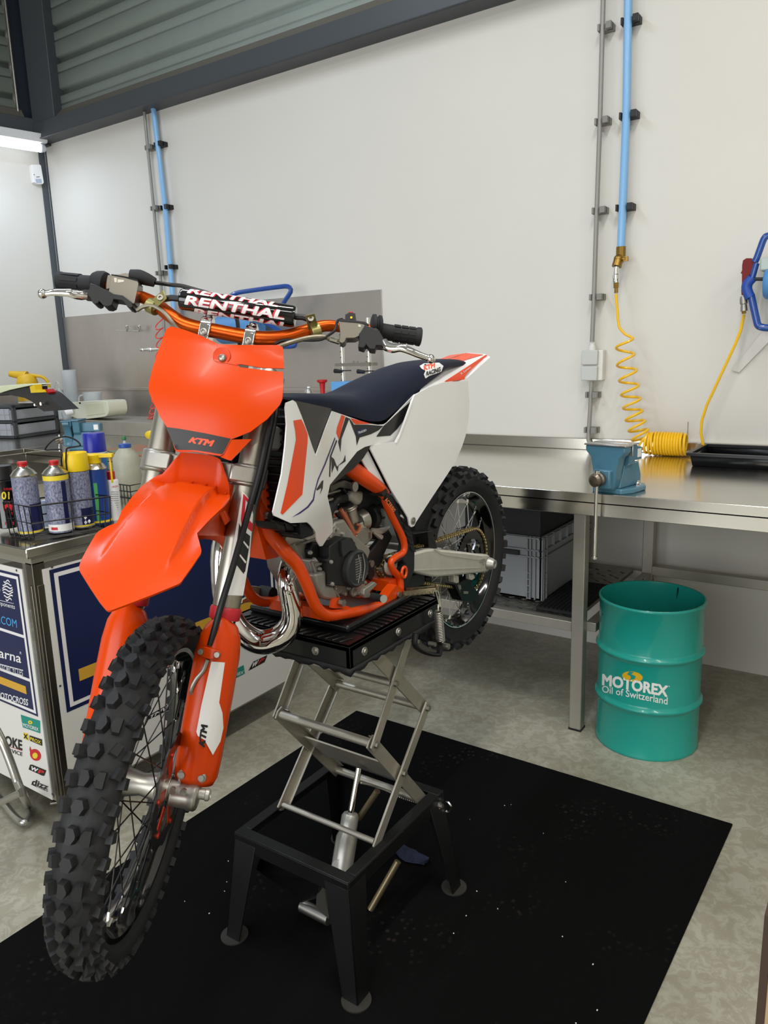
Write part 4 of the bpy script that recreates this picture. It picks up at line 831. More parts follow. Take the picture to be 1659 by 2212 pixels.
t, P, r, h = can(280, 1066, 942, 56, 'clear plastic bottle with blue collar and green tip beside the fender', None, [('bottle_body', [(0, .95), (.02, 1.0), (.62, 1.0), (.72, .75), (.82, .34), (.84, .32)], mat('cloudy_bottle', '#a7a593', .4, var=.2, vscale=12, alpha=.95)), ('blue_collar', [(.80, .42), (.81, .46), (.865, .46), (.875, .3)], mat('blue_collar', '#274a98', .35)), ('spout', [(.875, .12), (.93, .08)], m_ldpe), ('green_tip', [(.93, .12), (.94, .17), (.985, .16), (1, .08)], mat('green_tip', '#2c6b3c', .4))], name='plastic_bottle', base=CZ)
P2 = P; t = thing('wire_rack', 'small black wire rack under the cloudy bottle on the cart', 'rack', tuple(P2))
b = MB()
for x in np.linspace(-.06, .10, 9): b.cyl(P2+[x, -.07, .0], P2+[x, -.07, .05], .0022, n=6)
for z in (.0, .025, .05): b.tube([P2+[-.06, -.07, z+.001], P2+[.10, -.07, z+.001], P2+[.10, .07, z+.001], P2+[-.06, .07, z+.001]], .0024, 6, closed=True)
build('rack_frame', b, m_wire, t)
b = MB(); c = hit(95, 1078, 'w', 2, CZ)
b = MB(); b.box((-2.42, 1.52, CZ+.055), (.09, .07, .11), rot(up, .5)); build('dark_pouch', b, mat('dark_grey_pouch', '#2c2e31', .7, var=.2, vscale=15), label='dark grey pouch behind the spray cans on the cart', cat='pouch', bevel=.01)
b = MB(); p = hit(97, 1140, 'w', 2, CZ+.01); b.box(p+[0, .02, .045], (.035, .03, .085), rot(up, .4)); build('white_carton', b, mat('pale_blue_carton', '#b9c6d8', .5), label='small pale carton between the two front spray cans', cat='carton', bevel=.001)
# ================================================================== chrome tube stand (lower left) and right-edge board
t = thing('tube_stand', 'bent silver tubular stand on the floor at the lower left', 'stand', (-2.3, .9, 0))
m_tubes = mat('silver_tube', '#b7b5ae', .25, .9)
St = Surf('w', 1, .98)
b = MB(); b.tube([St.put(*p) for p in [(-30, 1540), (0, 1592), (20, 1640), (38, 1690), (50, 1718)]]+[hit(*p, 'w', 2, .03) for p in [(60, 1740), (66, 1758), (60, 1772), (48, 1776), (30, 1762), (8, 1735), (-30, 1695)]], .0115, 12, sm=5); build('side_tube', b, m_tubes, t)
b = MB(); b.tube([St.put(*p) for p in [(46, 1712), (20, 1724), (-30, 1750)]], .0095, 12); build('cross_tube', b, m_tubes, t)
xb = hit(1647, 2090, 'w', 1, .62)
t = thing('wooden_board', 'beige wooden board standing upright at the lower right edge', 'board', (float(xb[0])+.2, .62, 0))
b = MB(); b.bb(float(xb[0])+.006, float(xb[0])+.5, .60, .62, 0, 1.05); build('panel', b, mat('beige_wood', '#a98f6e', .55, var=.12, vscale=6), t, bevel=.002)
b = MB(); b.bb(float(xb[0]), float(xb[0])+.006, .60, .62, 0, 1.05); build('dark_edge', b, mat('dark_edging', '#3a2a20', .5), t)
# ================================================================== lift stand
m_sblk = mat('black_stand_paint', '#0a0a0b', .42, var=.3, vscale=8)
m_arm = mat('raw_steel_arm', '#b9b3a6', .45, .75, var=.25, vscale=9)
t = thing('lift_stand', 'black motocross lift stand with raised steel scissor arms under the bike', 'lift stand', (-1.14, 1.43, 0))
FZ = .30; NX0, NX1, NY0, NY1 = -1.330, -.962, 1.205, 1.652
b = MB()
for x0, x1, y0, y1 in ((NX0, NX1, NY0, NY0+.03), (NX0, NX1, NY1-.03, NY1), (NX0, NX0+.03, NY0+.03, NY1-.03), (NX1-.03, NX1, NY0+.03, NY1-.03)): b.bb(x0, x1, y0, y1, FZ-.004, FZ)
for x0, x1, y0, y1 in ((NX0, NX1, NY0, NY0+.004), (NX0, NX1, NY1-.004, NY1), (NX0, NX0+.004, NY0+.004, NY1-.004), (NX1-.004, NX1, NY0+.004, NY1-.004)): b.bb(x0, x1, y0, y1, FZ-.045, FZ-.004)
build('base_frame', b, m_sblk, t, bevel=.0015)
feet = {(1, 0): (-.921, 1.170), (0, 0): (-1.345, 1.163), (1, 1): (-.913, 1.66), (0, 1): (-1.35, 1.67)}
for (i, j), f_ in feet.items():
    cx = (NX0, NX1)[i]; cy = (NY0, NY1)[j]; sx = -1 if i else 1; sy = -1 if j else 1
    b = MB(); T_ = np.array([cx, cy, FZ-.02]); B_ = np.array([f_[0], f_[1], .008])
    w0, w1 = .072, .045; th = .004
    for ax_ in (0, 1):
        e = np.array([sx, 0, 0.]) if ax_ == 0 else np.array([0, sy, 0.]); o_ = np.array([0, sy*th, 0.]) if ax_ == 0 else np.array([sx*th, 0, 0.])
        b.prism([T_, T_+e*w0, B_+e*w1, B_], o_)
    lg = build('leg', b, m_sblk, t, bevel=.0012)
    b = MB(); b.cyl((f_[0]+sx*.015, f_[1]+sy*.015, .008), (f_[0]+sx*.015, f_[1]+sy*.015, .012), .036, n=28); build('foot_pad', b, mat('scuffed_foot', '#3c3a35', .5, .4), lg)
# platform
PZ = .872; PX0, PX1, PY0, PY1 = -1.335, -.952, 1.236, 1.635
m_rubp = mat('black_rubber_top', '#0d0d0e', .33, coat=.15, bump=.1, bscale=90)
b = MB(); b.bb(PX0, PX1, PY0, PY1, PZ-.012, PZ); b.bb(PX0, PX1, PY0, PY0+.012, PZ-.052, PZ); b.bb(PX0, PX1, PY1-.012, PY1, PZ-.052, PZ); b.bb(PX0, PX0+.012, PY0, PY1, PZ-.052, PZ); b.bb(PX1-.012, PX1, PY0, PY1, PZ-.052, PZ)
for i in range(16): b.box((PX0+.035+i*.021, PY0+.030, PZ+.001), (.004, .035, .004), rot([0, 0, 1], -.35))
for i in range(15): b.bb(PX1-.05, PX1-.01, PY0+.08+i*.02, PY0+.086+i*.02, PZ, PZ+.003)
pl = build('platform', b, m_rubp, t, bevel=.003)
b = MB(); b.bb(-1.318, -1.005, 1.302, 1.60, PZ, PZ+.019); build('raised_pad', b, m_rubp, pl, bevel=.006)
b = MB(); rg = random.Random(5)
pts = []
for (xa, ya, xb_, yb, n) in ((PX0, PY0, PX1, PY0, 26), (PX1, PY0, PX1, PY1, 24)):
    for i in range(n): u = i/n; pts.append((xa+(xb_-xa)*u, ya+(yb-ya)*u, rg.uniform(-.006, .004)))
top = [(x+(.001 if x > PX1-.001 else 0), y-(.001 if y < PY0+.001 else 0), PZ-.050) for x, y, d in pts]; bot = [(x, y, PZ-.062+d) for x, y, d in pts]; n = len(pts)
b.add(top+bot, [(i, i+1, n+i+1, n+i) for i in range(n-1)]); build('rubber_skirt', b, m_rub2, pl, solid=.004)
for p, nrm_ in [((-1.05, PY0, PZ-.027), (0, -1, 0)), ((-1.28, PY0, PZ-.027), (0, -1, 0)), ((PX1, 1.29, PZ-.027), (1, 0, 0)), ((PX1, 1.43, PZ-.027), (1, 0, 0)), ((PX1, 1.58, PZ-.027), (1, 0, 0))]:
    b = MB(); b.turn(p, nrm_, [(0, .0105), (.002, .010), (.003, .006), (.005, .005), (.005, .002)], 16); build('rivet', b, m_galv, pl)
# scissor arms traced on the plane of the right-hand side
XR, XL = -.995, -1.30
hx = lambda x, y: hit(*ZS((x, y))[0], 'w', 0, XR)
N0, F0, N1, F1 = hx(958, 1190), hx(1225, 955), hx(945, 640), hx(1235, 435); F2, N2 = hx(1160, 40), hx(960, 170)
F2 = np.array([XR, F2[1], .815]); N2 = np.array([XR, N2[1]-.02, .815])
print('scissor', N0, F0, N1, F1, F2, N2)
def arm(par, a, c, x, w=.030, th=.005):
    a = np.array([x, a[1], a[2]]); c = np.array([x, c[1], c[2]]); d = (c-a)/np.linalg.norm(c-a); n_ = np.array([0, -d[2], d[1]])
    b = MB(); b.prism([a-d*.012-n_*w/2, c+d*.012-n_*w/2, c+d*.018, c+d*.012+n_*w/2, a-d*.012+n_*w/2, a-d*.018], (th, 0, 0)); 
    b.prism([a-n_*w/2, c-n_*w/2, c-n_*w/2+n_*.003, a-n_*w/2+n_*.003], (-.016 if x > -1.1 else .02, 0, 0))
    return build('scissor_arm', b, m_arm, t, bevel=.0008)
for x in (XR, XL):
    s_ = 1 if x == XR else -1
    arm(t, N0, F1, x+.006*s_); arm(t, F0, N1, x-.004*s_, .036); arm(t, N1, F2, x+.006*s_); arm(t, F1, N2, x-.004*s_, .036)
mid1 = (N0+F1)/2; mid2 = (N1+F2)/2
for P_, r_ in ((N0, .0075), (N1, .0115), (F1, .011), (F0, .011), (mid2*[1, 1, 1], .010)):
    b = MB(); b.cyl((XL, P_[1], P_[2]), (XR, P_[1], P_[2]), r_, n=16); build('cross_tube', b, m_arm, t)
for P_ in (N1, F1, mid1, mid2):
    b = MB(); b.cyl((XR+.008, P_[1], P_[2]), (XR+.012, P_[1], P_[2]), .0095, n=16); b.cyl((XR+.012, P_[1], P_[2]), (XR+.019, P_[1], P_[2]), .0075, n=6); build('pivot_bolt', b, m_galv, t)
d = (N1-F0); b = MB(); a_ = F0+d*.30; c_ = F0+d*.62; b.prism([(XL, a_[1], a_[2]), (XR, a_[1], a_[2]), (XR, c_[1], c_[2]), (XL, c_[1], c_[2])], (0, .002, .004)); build('link_plate', b, m_arm, t)
# gas damper
Sx1 = lambda x, y, X=-1.13: hit(*ZS((x, y))[0], 'w', 0, X)
q0, q1, q2, q3 = Sx1(770, 1370), Sx1(815, 1120), Sx1(825, 1030), Sx1(872, 775)
print('damper', q0, q1, q2, q3)
b = MB(); dd = q2-q0; Ld = float(np.linalg.norm(dd)); b.turn(q0, dd, [(0, .02), (.004, .029), (Ld*.60, .029), (Ld*.68, .024), (Ld*.72, .0235), (Ld*.95, .0235), (Ld, .019)], 28); dm = build('gas_damper', b, m_silver, t)
b = MB(); b.cyl(q2, q3, .0085, n=16); build('piston_rod', b, m_chrome, dm)
def gcy(p):
    # damper surface facing the camera, in x at given y,z
    u = (p[2]-q0[2])/(q2[2]-q0[2]); cy = q0[1]+(q2[1]-q0[1])*u
    return q0[0]+math.sqrt(max(.0295**2-(p[1]-cy)**2, 1e-6))
Sg = Surf('w', 0, gcy, 1); b = MB(); E_ = [(748+30*math.cos(a), 1322+32*math.sin(a)) for a in np.linspace(0, 6.0, 18)]; b.patch(Sg, ZS(*E_), .0006, 0, step=8)
b.mt(1); E_ = [(752+20*math.cos(a), 1322+26*math.sin(a)) for a in np.linspace(-1.5, 1.5, 9)]; b.patch(Sg, ZS(*E_), .001, 0, step=8); build('round_label', b, [m_pwht, m_navy], dm)
# pedal linkage
m_bronze = mat('tarnished_rod', '#8a7d62', .4, .8)
b = MB(); b.cyl(Sx1(975, 905, -1.06), Sx1(870, 1060, -1.12), .0085); b.cyl(Sx1(1090, 1300, -1.03), Sx1(935, 1570, -1.08), .0095); build('linkage_rod', b, m_bronze, t)
qa, qb = hit(*ZS((552, 1548))[0], 'w', 2, .05), hit(*ZS((705, 1625))[0], 'w', 2, .05)
b = MB(); b.cyl(qa, qb, .0165, n=20); build('pedal_roller', b, m_galv, t)
b = MB('w'); S_ = Surf('w', 0, -1.1); b.patch(Surf('w', 1, float(qb[1])-.01), ZS((650, 1425), (672, 1440), (703, 1610), (700, 1625), (630, 1555), (632, 1500)), 0, -.006, step=20); build('pedal_bracket', b, m_galv, t)
b = MB(); ps = [hit(*p, 'w', 2, z) for p, z in zip(ZS((295, 1345), (320, 1270), (650, 1420), (640, 1500), (545, 1530)), (.16, .19, .19, .10, .07))]; b.prism(ps, (0, .004, -.004)); build('pedal_plate', b, m_sblk, t)
b = MB(); p = hit(*ZS((1320, 985))[0], 'w', 0, NX1); b.cyl(p, p+[.004, 0, 0], .010); b.cyl(p, p+[.012, 0, 0], .007, n=6); build('frame_bolt', b, m_galv, t)
b = MB(); p = hit(*ZS((1368, 995))[0], 'w', 1, NY1)
cp = [p+np.array([.012*math.cos(a), 0, .016*math.sin(a)]) for a in np.linspace(-2, 2, 14)]; b.tube(cp, .0028, 6); build('ball_chain', b, m_chrome, t)
b = MB(); P_ = [hit(*q, 'w', 0, -1.05) for q in ZS((885, 860), (930, 870), (975, 885), (1030, 905), (1100, 940), (1190, 970))]
cs = catmull(P_, 8)
for c in cs: b.sphere(c, .0035, 8, 5)
build('chain_drive', b, m_galv, t)
# locking spring and bracket on the right of the platform
h9 = lambda x, y, X=-.925: hit(*Z5((x, y))[0], 'w', 0, X)
sa, sb = h9(490, 1470), h9(530, 1950); b = MB(); pp = []
n = 19
ax_ = (sb-sa); u_, v_ = basis(ax_)
for i in range(n*14+1):
    a = 2*math.pi*i/14; k = i/(n*14); rr_ = .0105*min(1, .6+k*6) ; pp.append(sa+ax_*k+rr_*(math.cos(a)*u_+math.sin(a)*v_))
b.tube(pp, .0015, 6); build('locking_spring', b, m_galv, t)
b = MB(); b.tube([h9(520, 1400), h9(505, 1240), h9(480, 1165), h9(440, 1150), h9(450, 1190), h9(490, 1350), h9(490, 1470)], .003, 8, sm=3); build('spring_hook', b, m_chrome, t); b = MB(); b.tube([sb, h9(545, 1990), h9(555, 2030)], .003, 8); build('spring_hook', b, m_chrome, t)
b = MB(); P_ = [h9(130, 1830), h9(115, 2000), h9(190, 2090), h9(330, 2150), h9(480, 2170), h9(510, 2140), h9(520, 2000), h9(500, 1950)]; b.tube(P_, .0055, 8, sm=4, flat=1.6); build('locking_bracket', b, m_sblk, t)
b = MB(); p = h9(600, 2030); b.cyl(p-[.02, 0, 0], p+[.012, 0, 0], .008, n=6); p = h9(180, 1960); b.cyl(p-[.02, 0, 0], p, .005, n=8); p = h9(450, 2010); b.cyl(p-[.02, 0, 0], p, .006, n=6); build('bracket_bolt', b, m_galv, t)
# cloth under stand
b = MB(); p = hit(890, 1852, 'w', 2, .012); rgn = random.Random(2); R_ = []
for i in range(7):
    R_.append([p+np.array([(i-3)*.018+.006*math.sin(2*a+i), .03*math.sin(a+.3*i)*(1-.45*abs(i-3)/3)*rgn.uniform(.7, 1.2), .004+.022*max(0, math.sin(a*2+i))*rgn.uniform(.2, 1.2)]) for a in np.linspace(0, 2*math.pi, 13)[:-1]])
b.rings(R_); build('cleaning_cloth', b, mat('dark_blue_cloth', '#1e2438', .9), label='crumpled dark blue cloth on the mat beneath the lift stand', cat='cloth', loc=tuple(p))
# ================================================================== motocross bike
bike = thing('motocross_bike', 'orange and white motocross bike raised on the black lift stand', 'motorcycle', (float(T('b', (.65, 0, 0))[0]), float(T('b', (.65, 0, 0))[1]), .545))
def bp(name, mb, m, par=None, **k): return build(name, mb, m, par or bike, **k)
def sm01(x): x = min(1, max(0, x)); return x*x*(3-2*x)
# ---------------------------------------------------------------- wheels
def wheel(nm, fr, c, Rt, wh, rimr, rows, front):
    c = np.array(c, float); e0, e1, e2 = np.array([1., 0, 0]), np.array([0, 1., 0]), np.array([0, 0, 1.])
    P = lambda th, t_, r: c+e1*t_+r*(math.cos(th)*e0+math.sin(th)*e2)
    N = 96
    def lathe(b, prof, n=N, closed=False): b.rings([[P(2*math.pi*i/n, t_, r) for i in range(n)] for t_, r in prof], closed=closed, cap=False)
    # rim
    b = MB(fr); rw = .024 if front else .03
    lathe(b, [(-rw, rimr+.010), (-rw-.003, rimr+.009), (-rw-.002, rimr+.001), (-rw+.004, rimr-.003), (-rw*.5, rimr-.010), (-rw*.3, rimr-.016), (rw*.3, rimr-.016), (rw*.5, rimr-.010), (rw-.004, rimr-.003), (rw+.002, rimr+.001), (rw+.003, rimr+.009), (rw, rimr+.010), (rw-.006, rimr), (0, rimr-.006), (-rw+.006, rimr)], closed=True)
    root = bp(nm, b, m_blackg, None)
    b = MB(fr)
    if not front:
        for s_ in (-1, 1): lathe(b, [(s_*(rw+.0036), rimr+.0055), (s_*(rw+.0036), rimr+.0075)], 96)
        bp('rim_stripe', b, mat('silver_line', '#c9c9c9', .3), root)
    # tyre
    b = MB(fr); Rc = Rt-.012; hh = Rc-(rimr+.006); prof = []
    for k in range(-10, 11):
        a = k/10*2.05; prof.append((wh*math.sin(a)*(1 if abs(a) < 1.57 else .97), Rc-hh*.46+hh*.46*math.cos(a) if abs(a) < 1.57 else Rc-hh*.46+hh*.62*math.cos(a)))
    prof = [(-rw+.002, rimr+.006)]+prof+[(rw-.002, rimr+.006)]
    lathe(b, prof)
    def surf(phi):
        return (wh*math.sin(phi), Rc-hh*.46+hh*.46*math.cos(phi))
    def knob(th, phi, lc, ll, h, tw=0., hexa=False):
        t_, r = surf(phi); pt = P(th, t_, r); dr = math.cos(th)*e0+math.sin(th)*e2; dth = -math.sin(th)*e0+math.cos(th)*e2
        nr = math.cos(phi)*dr+math.sin(phi)*e1; lt = np.cross(dth, nr); u = dth*math.cos(tw)+lt*math.sin(tw); v = np.cross(nr, u)
        if hexa is True: sh = [(-.5, -.3), (-.5, .3), (0, .55), (.5, .3), (.5, -.3), (0, -.55)]
        elif hexa == 2: sh = [(-.5, -.5), (-.5, .2), (-.1, .55), (.1, .55), (.5, .2), (.5, -.5)]
        elif hexa == 3: sh = [(-.5, -.2), (-.5, .5), (.5, .5), (.5, -.2), (.1, -.55), (-.1, -.55)]
        else: sh = [(-.5, -.5), (-.5, .5), (.5, .42), (.5, -.42)]
        lo = [pt-nr*.003+u*lc*a+v*ll*bb_ for a, bb_ in sh]; hi = [pt+nr*h+u*lc*a*.86+v*ll*bb_*.86 for a, bb_ in sh]; n = len(sh)
        b.add(lo+hi, [tuple(range(n, 2*n))]+[(i, (i+1) % n, (i+1) % n+n, i+n) for i in range(n)])
    for i in range(rows):
        th = 2*math.pi*i/rows+.03
        if front:
            if i % 2 == 0:
                knob(th, .22, .026, .0165, .0115, 0, 2); knob(th, -.22, .026, .0165, .0115, 0, 3)
                knob(th+.04, .80, .020, .013, .011, .3); knob(th-.02, -.80, .020, .013, .011, -.3); knob(th, 1.25, .019, .012, .009); knob(th, -1.25, .019, .012, .009)
            else:
                knob(th, -.20, .024, .022, .0115, 0, True); knob(th+.02, .48, .020, .014, .011, .35); knob(th-.01, -.80, .020, .014, .011, -.3); knob(th, 1.12, .018, .013, .009, .2); knob(th, -1.2, .018, .013, .009)
        else:
            if i % 2 == 0:
                knob(th, .24, .024, .024, .0145); knob(th, -.24, .024, .024, .0145); knob(th, 1.0, .026, .018, .014); knob(th, -1.0, .026, .018, .014)
            else:
                knob(th, 0, .024, .026, .0145); knob(th, .65, .024, .02, .014, .2); knob(th, -.65, .024, .02, .014, -.2); knob(th, 1.28, .02, .014, .009); knob(th, -1.28, .02, .014, .009)
    ty = bp('tyre', b, m_rubber, root, ang=30)
    # hub
    b = MB(fr); ht = .04
    lathe(b, [(-ht-.012, .008), (-ht-.012, .022), (-ht, .024), (-ht, .036), (-ht+.006, .037), (-ht+.012, .026), (0, .020), (ht-.012, .026), (ht-.006, .037), (ht, .036), (ht, .024), (ht+.012, .022), (ht+.012, .008)], 40)
    bp('hub', b, m_clamp, root)
    # spokes
    ms = mat('dark_spoke_steel' if front else 'spoke_steel', '#3a3836' if front else '#b5b2aa', .3, .9)
    for i in range(36):
        s_ = 1 if i % 2 else -1; dr_ = 1 if (i//2) % 2 else -1; th = 2*math.pi*i/36
        a = P(th+dr_*.85, s_*(ht-.003), .033); z_ = P(th, s_*.006, rimr-.014); b = MB(fr); b.cyl(a, z_, .0014, n=6); sp = bp('spoke', b, ms, root)
        b = MB(fr); dd_ = (a-z_)/np.linalg.norm(a-z_); b.cyl(z_-dd_*.004, z_+dd_*.014, .0032, n=6); bp('spoke_nipple', b, m_chrome, root)
    return root, P, ty
fw, PF, tyf = wheel('front_wheel', 'k', (.052, 0, 0), .312, .040, .246, 48, True)
rw_, PR, tyr = wheel('rear_wheel', 'b', (0, 0, 0), .296, .050, .211, 40, False)
b = MB('k'); pk = []
for i in range(96):
    th = 2*math.pi*i/96; pk.append(PF(th, -.0365, .2785+.0015*math.sin(th*12)))
b.tube(pk, .0012, 5, closed=True); bp('red_tyre_line', b, mat('pink_red_line', '#d8484a', .5), fw)
def ringtext(fr, P, t_, txt, r0, r1, th0, th1, m, par, nm, bold=.03):
    b = MB(fr); b.text3(lambda u, v, l_: P(th0+(th1-th0)*u, t_+l_, r0+(r1-r0)*v), txt, bold); bp(nm, b, m, par)
ringtext('b', PR, .0338, 'EXCEL', .2115, .2185, 1.72, 1.50, m_pwht, rw_, 'rim_lettering'); ringtext('b', PR, .0338, 'Takasago   EXCEL   Pro', .2115, .2175, -1.95, -1.15, m_pwht, rw_, 'rim_lettering', .01)
ringtext('b', PR, .0462, 'SOFT', .250, .263, -1.85, -1.62, mat('raised_rubber', '#2e2e2f', .5), rw_, 'tyre_lettering')
# front brake disc
b = MB('k'); n = 72; Rb = [.104+.003*(1 if (i//3) % 2 else -1) for i in range(n)]
ri = [.078]*n
for t_, flip in ((.050, 0), (.0535, 1)): pass
V = [PF(2*math.pi*i/n, t_, r) for t_ in (.050, .0535) for rr_ in (Rb, ri) for i, r in enumerate(rr_)]
fs = []
for i in range(n):
    j = (i+1) % n; fs += [(i, j, n+j, n+i), (2*n+i, 3*n+i, 3*n+j, 2*n+j), (i, 2*n+i, 2*n+j, j), (n+i, n+j, 3*n+j, 3*n+i)]
b.add(V, fs)
bd = bp('front_brake_disc', b, m_disc, fw)
b = MB('k')
for k in range(6):
    a = k*math.pi/3; b.prism([PF(a-.25, .0505, .035), PF(a+.25, .0505, .035), PF(a+.12, .0505, .084), PF(a-.12, .0505, .084)], (0, .002, 0)); b.cyl(PF(a, .049, .082), PF(a, .056, .082), .005, n=8)
bp('disc_carrier', b, mat('red_orange_carrier', '#c43d22', .35, .6), fw)
b = MB('k'); b.box(PF(2.55, .062, .088), (.05, .034, .075)); b.cyl(PF(2.55, .045, .088), PF(2.55, .088, .088), .018); bp('brake_caliper', b, m_black, None, bevel=.004)
# sprocket
tS = .052; Rsp = .100
b = MB('b'); n = 96; V = []; 
for t_ in (tS-.003, tS+.003):
    V += [PR(2*math.pi*i/n, t_, Rsp+(.003 if i % 2 else -.003)) for i in range(n)]; V += [PR(2*math.pi*i/n, t_, .070) for i in range(n)]
fs = []
for i in range(n):
    j = (i+1) % n; fs += [(i, j, n+j, n+i), (2*n+i, 3*n+i, 3*n+j, 2*n+j), (i, 2*n+i, 2*n+j, j), (n+i, n+j, 3*n+j, 3*n+i)]
b.add(V, fs)
for k in range(6): a = k*math.pi/3+.3; b.prism([PR(a-.35, tS-.003, .036), PR(a+.35, tS-.003, .036), PR(a+.2, tS-.003, .074), PR(a-.2, tS-.003, .074)], (0, .006, 0))
spr = bp('rear_sprocket', b, m_blackg, rw_)
for k in range(6):
    a = k*math.pi/3+.3; b = MB('b'); b.cyl(PR(a, tS, .058), PR(a, tS+.008, .058), .006, n=6); bp('sprocket_bolt', b, m_chrome, rw_)
# ---------------------------------------------------------------- chain
fs_ = np.array([.505, tS, .108]); rf = .026
up_a = [PR(a, tS, Rsp+.003) for a in np.linspace(math.pi*1.5-.15, math.pi*.5+.12, 30)]   # around the back of the sprocket
path = [fs_+[.0, 0, -rf]]+up_a+[fs_+[0, 0, rf], fs_+[rf, 0, 0]]
def resample(P, step, closed=True):
    Q = P+[P[0]] if closed else P; out = []; acc = 0; last = Q[0]
    for a, c in zip(Q[:-1], Q[1:]):
        d = np.linalg.norm(c-a); x = -acc
        while x+step <= d: x += step; out.append(a+(c-a)*x/d)
        acc = d-x
    return out
b = MB('b'); links = resample(path, .0127); nl = len(links)
for i, p in enumerate(links):
    q_ = links[(i+1) % nl]; d = q_-p; L_ = np.linalg.norm(d)
    if L_ > .03: continue
    d = d/L_; nn = np.array([-d[2], 0, d[0]]); w_ = .0048
    for s_ in (-1, 1):
        o_ = np.array([0, s_*(.0065 if i % 2 else .0045), 0])
        b.prism([p-d*.003+nn*w_+o_, q_+d*.003+nn*w_+o_, q_+d*.003-nn*w_+o_, p-d*.003-nn*w_+o_], (0, .0012*s_, 0))
    b.mt(1); b.cyl(p+[0, -.008, 0], p+[0, .0088, 0], .0026, n=7); b.mt(0)
bp('drive_chain', b, [m_chain, m_pin])
# ---------------------------------------------------------------- swingarm
b = MB('b'); out = Z5((100, 560), (135, 540), (330, 490), (440, 485), (620, 505), (920, 535), (1195, 572), (1290, 572), (1325, 600), (1325, 640), (1335, 700), (1320, 760), (1300, 850), (1190, 865), (800, 905), (500, 935), (400, 930), (240, 895), (90, 850))
b.pxprism(out, 1, .098, .068); b.pxprism(out, 1, .098, .068, mir=True)
b.bb(.40, .46, -.07, .07, .05, .13); bp('swingarm', b, m_alu, bevel=.006)
b = MB('b'); b.mt(0); b.pxprism(Z5((420, 490), (520, 560), (600, 590), (1190, 672), (1190, 655), (600, 570), (460, 490)), 1, .0995, .098); b.pxprism(Z5((100, 835), (1180, 790), (1180, 780), (100, 820)), 1, .0995, .098); bp('swingarm_rib', b, m_alu)
b = MB('b'); p = hit(*Z5((1295, 715))[0], 'b', 1, .1); b.turn(p, (0, 1, 0), [(0, .020), (.012, .018), (.016, .015), (.022, .014), (.022, .008), (.012, .007)], 24); b.cyl((0, -.12, 0), (0, .10, 0), .009); bp('rear_axle', b, m_silver)
b = MB('b'); b.pxprism(Z5((1180, 655), (1240, 640), (1250, 690), (1185, 705)), 1, .104, .098); b.cyl(hit(*Z5((1200, 665))[0], 'b', 1, .1)+[.02, 0, 0], hit(*Z5((1200, 665))[0], 'b', 1, .1), .004); bp('chain_adjuster', b, m_alug)
b = MB('b'); b.pxprism(Z5((755, 1050), (830, 1040), (960, 950), (1010, 980), (1040, 1060), (1140, 1180), (1130, 1290), (1020, 1340), (870, 1310), (820, 1200)), 1, .072, .035)
bp('chain_guide', b, mat('near_black_guide', '#0c0e0e', .4), bevel=.003)
b = MB('b'); b.pxprism(Z5((800, 1060), (850, 1060), (860, 1120), (830, 1140)), 1, .074, .072); b.pxprism(Z5((900, 1160), (970, 1160), (970, 1200), (900, 1200)), 1, .074, .072); b.cyl(hit(*Z5((900, 1480))[0], 'b', 1, .06), hit(*Z5((790, 920))[0], 'b', 1, .08), .001); bp('guide_window', b, m_alug)
b = MB('b'); b.pxprism(Z5((745, 900), (820, 905), (825, 1020), (790, 1035), (750, 1020)), 1, .085, .07); b.pxprism(Z5((990, 880), (1060, 885), (1080, 950), (1030, 985), (995, 970)), 1, .085, .07); bp('guide_mount', b, m_alu, bevel=.002)
b = MB('b'); b.pxprism(Z5((90, 240), (330, 205), (400, 190), (475, 470), (440, 490), (135, 530), (130, 490), (350, 465), (330, 220), (100, 255)), 1, .078, .045); b.bb(.33, .50, .03, .075, .02, .06); bp('chain_slider', b, m_black, bevel=.003)
# ---------------------------------------------------------------- frame
tb = lambda P, t_=None: [hit(x, y, 'b', 1, tt_) for x, y, tt_ in P]
def zc_t(L): return [(ZC((x, y))[0][0], ZC((x, y))[0][1], t_) for x, y, t_ in L]
low = tb(zc_t([(150, 240, .035), (185, 330, .045), (235, 420, .06), (310, 510, .085), (380, 590, .095), (430, 690, .10), (470, 790, .10), (505, 850, .10), (560, 882, .10), (650, 872, .10), (760, 852, .10), (860, 825, .10), (950, 785, .10)]))
mirp = lambda L: [p*np.array([1, -1, 1]) for p in L]
b = MB('b')
rr0 = [.017, .016, .0135, .0125, .0125, .0125]
b.tube(low, rr0, 16, sm=5); b.tube(mirp(low), rr0, 16, sm=5)
b.cyl((.872, 0, .38), (.835, 0, .49), .028, n=24); 
hd = tb([(553, 1010, .03), (562, 1060, .035), (575, 1120, .04), (590, 1160, .05)]); b.tube(hd, [.022, .02, .018, .016], 14, sm=4); b.tube(mirp(hd), [.022, .02, .018, .016], 14, sm=4)
g0_ = ZC((130, 300), (170, 200), (250, 390), (310, 490), (270, 545), (200, 560)); P_ = [hit(x, y, 'b', 1, .05) for x, y in g0_]; b.prism(P_, (0, -.1, 0))
spar = tb(zc_t([(560, 20, .045), (640, 10, .05), (700, 40, .06), (780, 95, .075), (850, 145, .08), (885, 180, .082)])); b.tube(spar, [.018, .022, .021, .018, .015], 14, sm=4, flat=1.0); b.tube(mirp(spar), [.018, .022, .021, .018, .015], 14, sm=4)
rear = tb(zc_t([(875, 170, .084), (905, 255, .088), (945, 340, .09), (985, 420, .092), (1000, 480, .093), (990, 520, .093), (950, 545, .093), (922, 575, .093), (935, 620, .093), (968, 660, .093), (975, 710, .095), (970, 770, .098)])); b.tube(rear, [.012, .0095, .0088, .0088, .0095, .011], 12, sm=5); b.tube(mirp(rear), .0115, 12, sm=5)
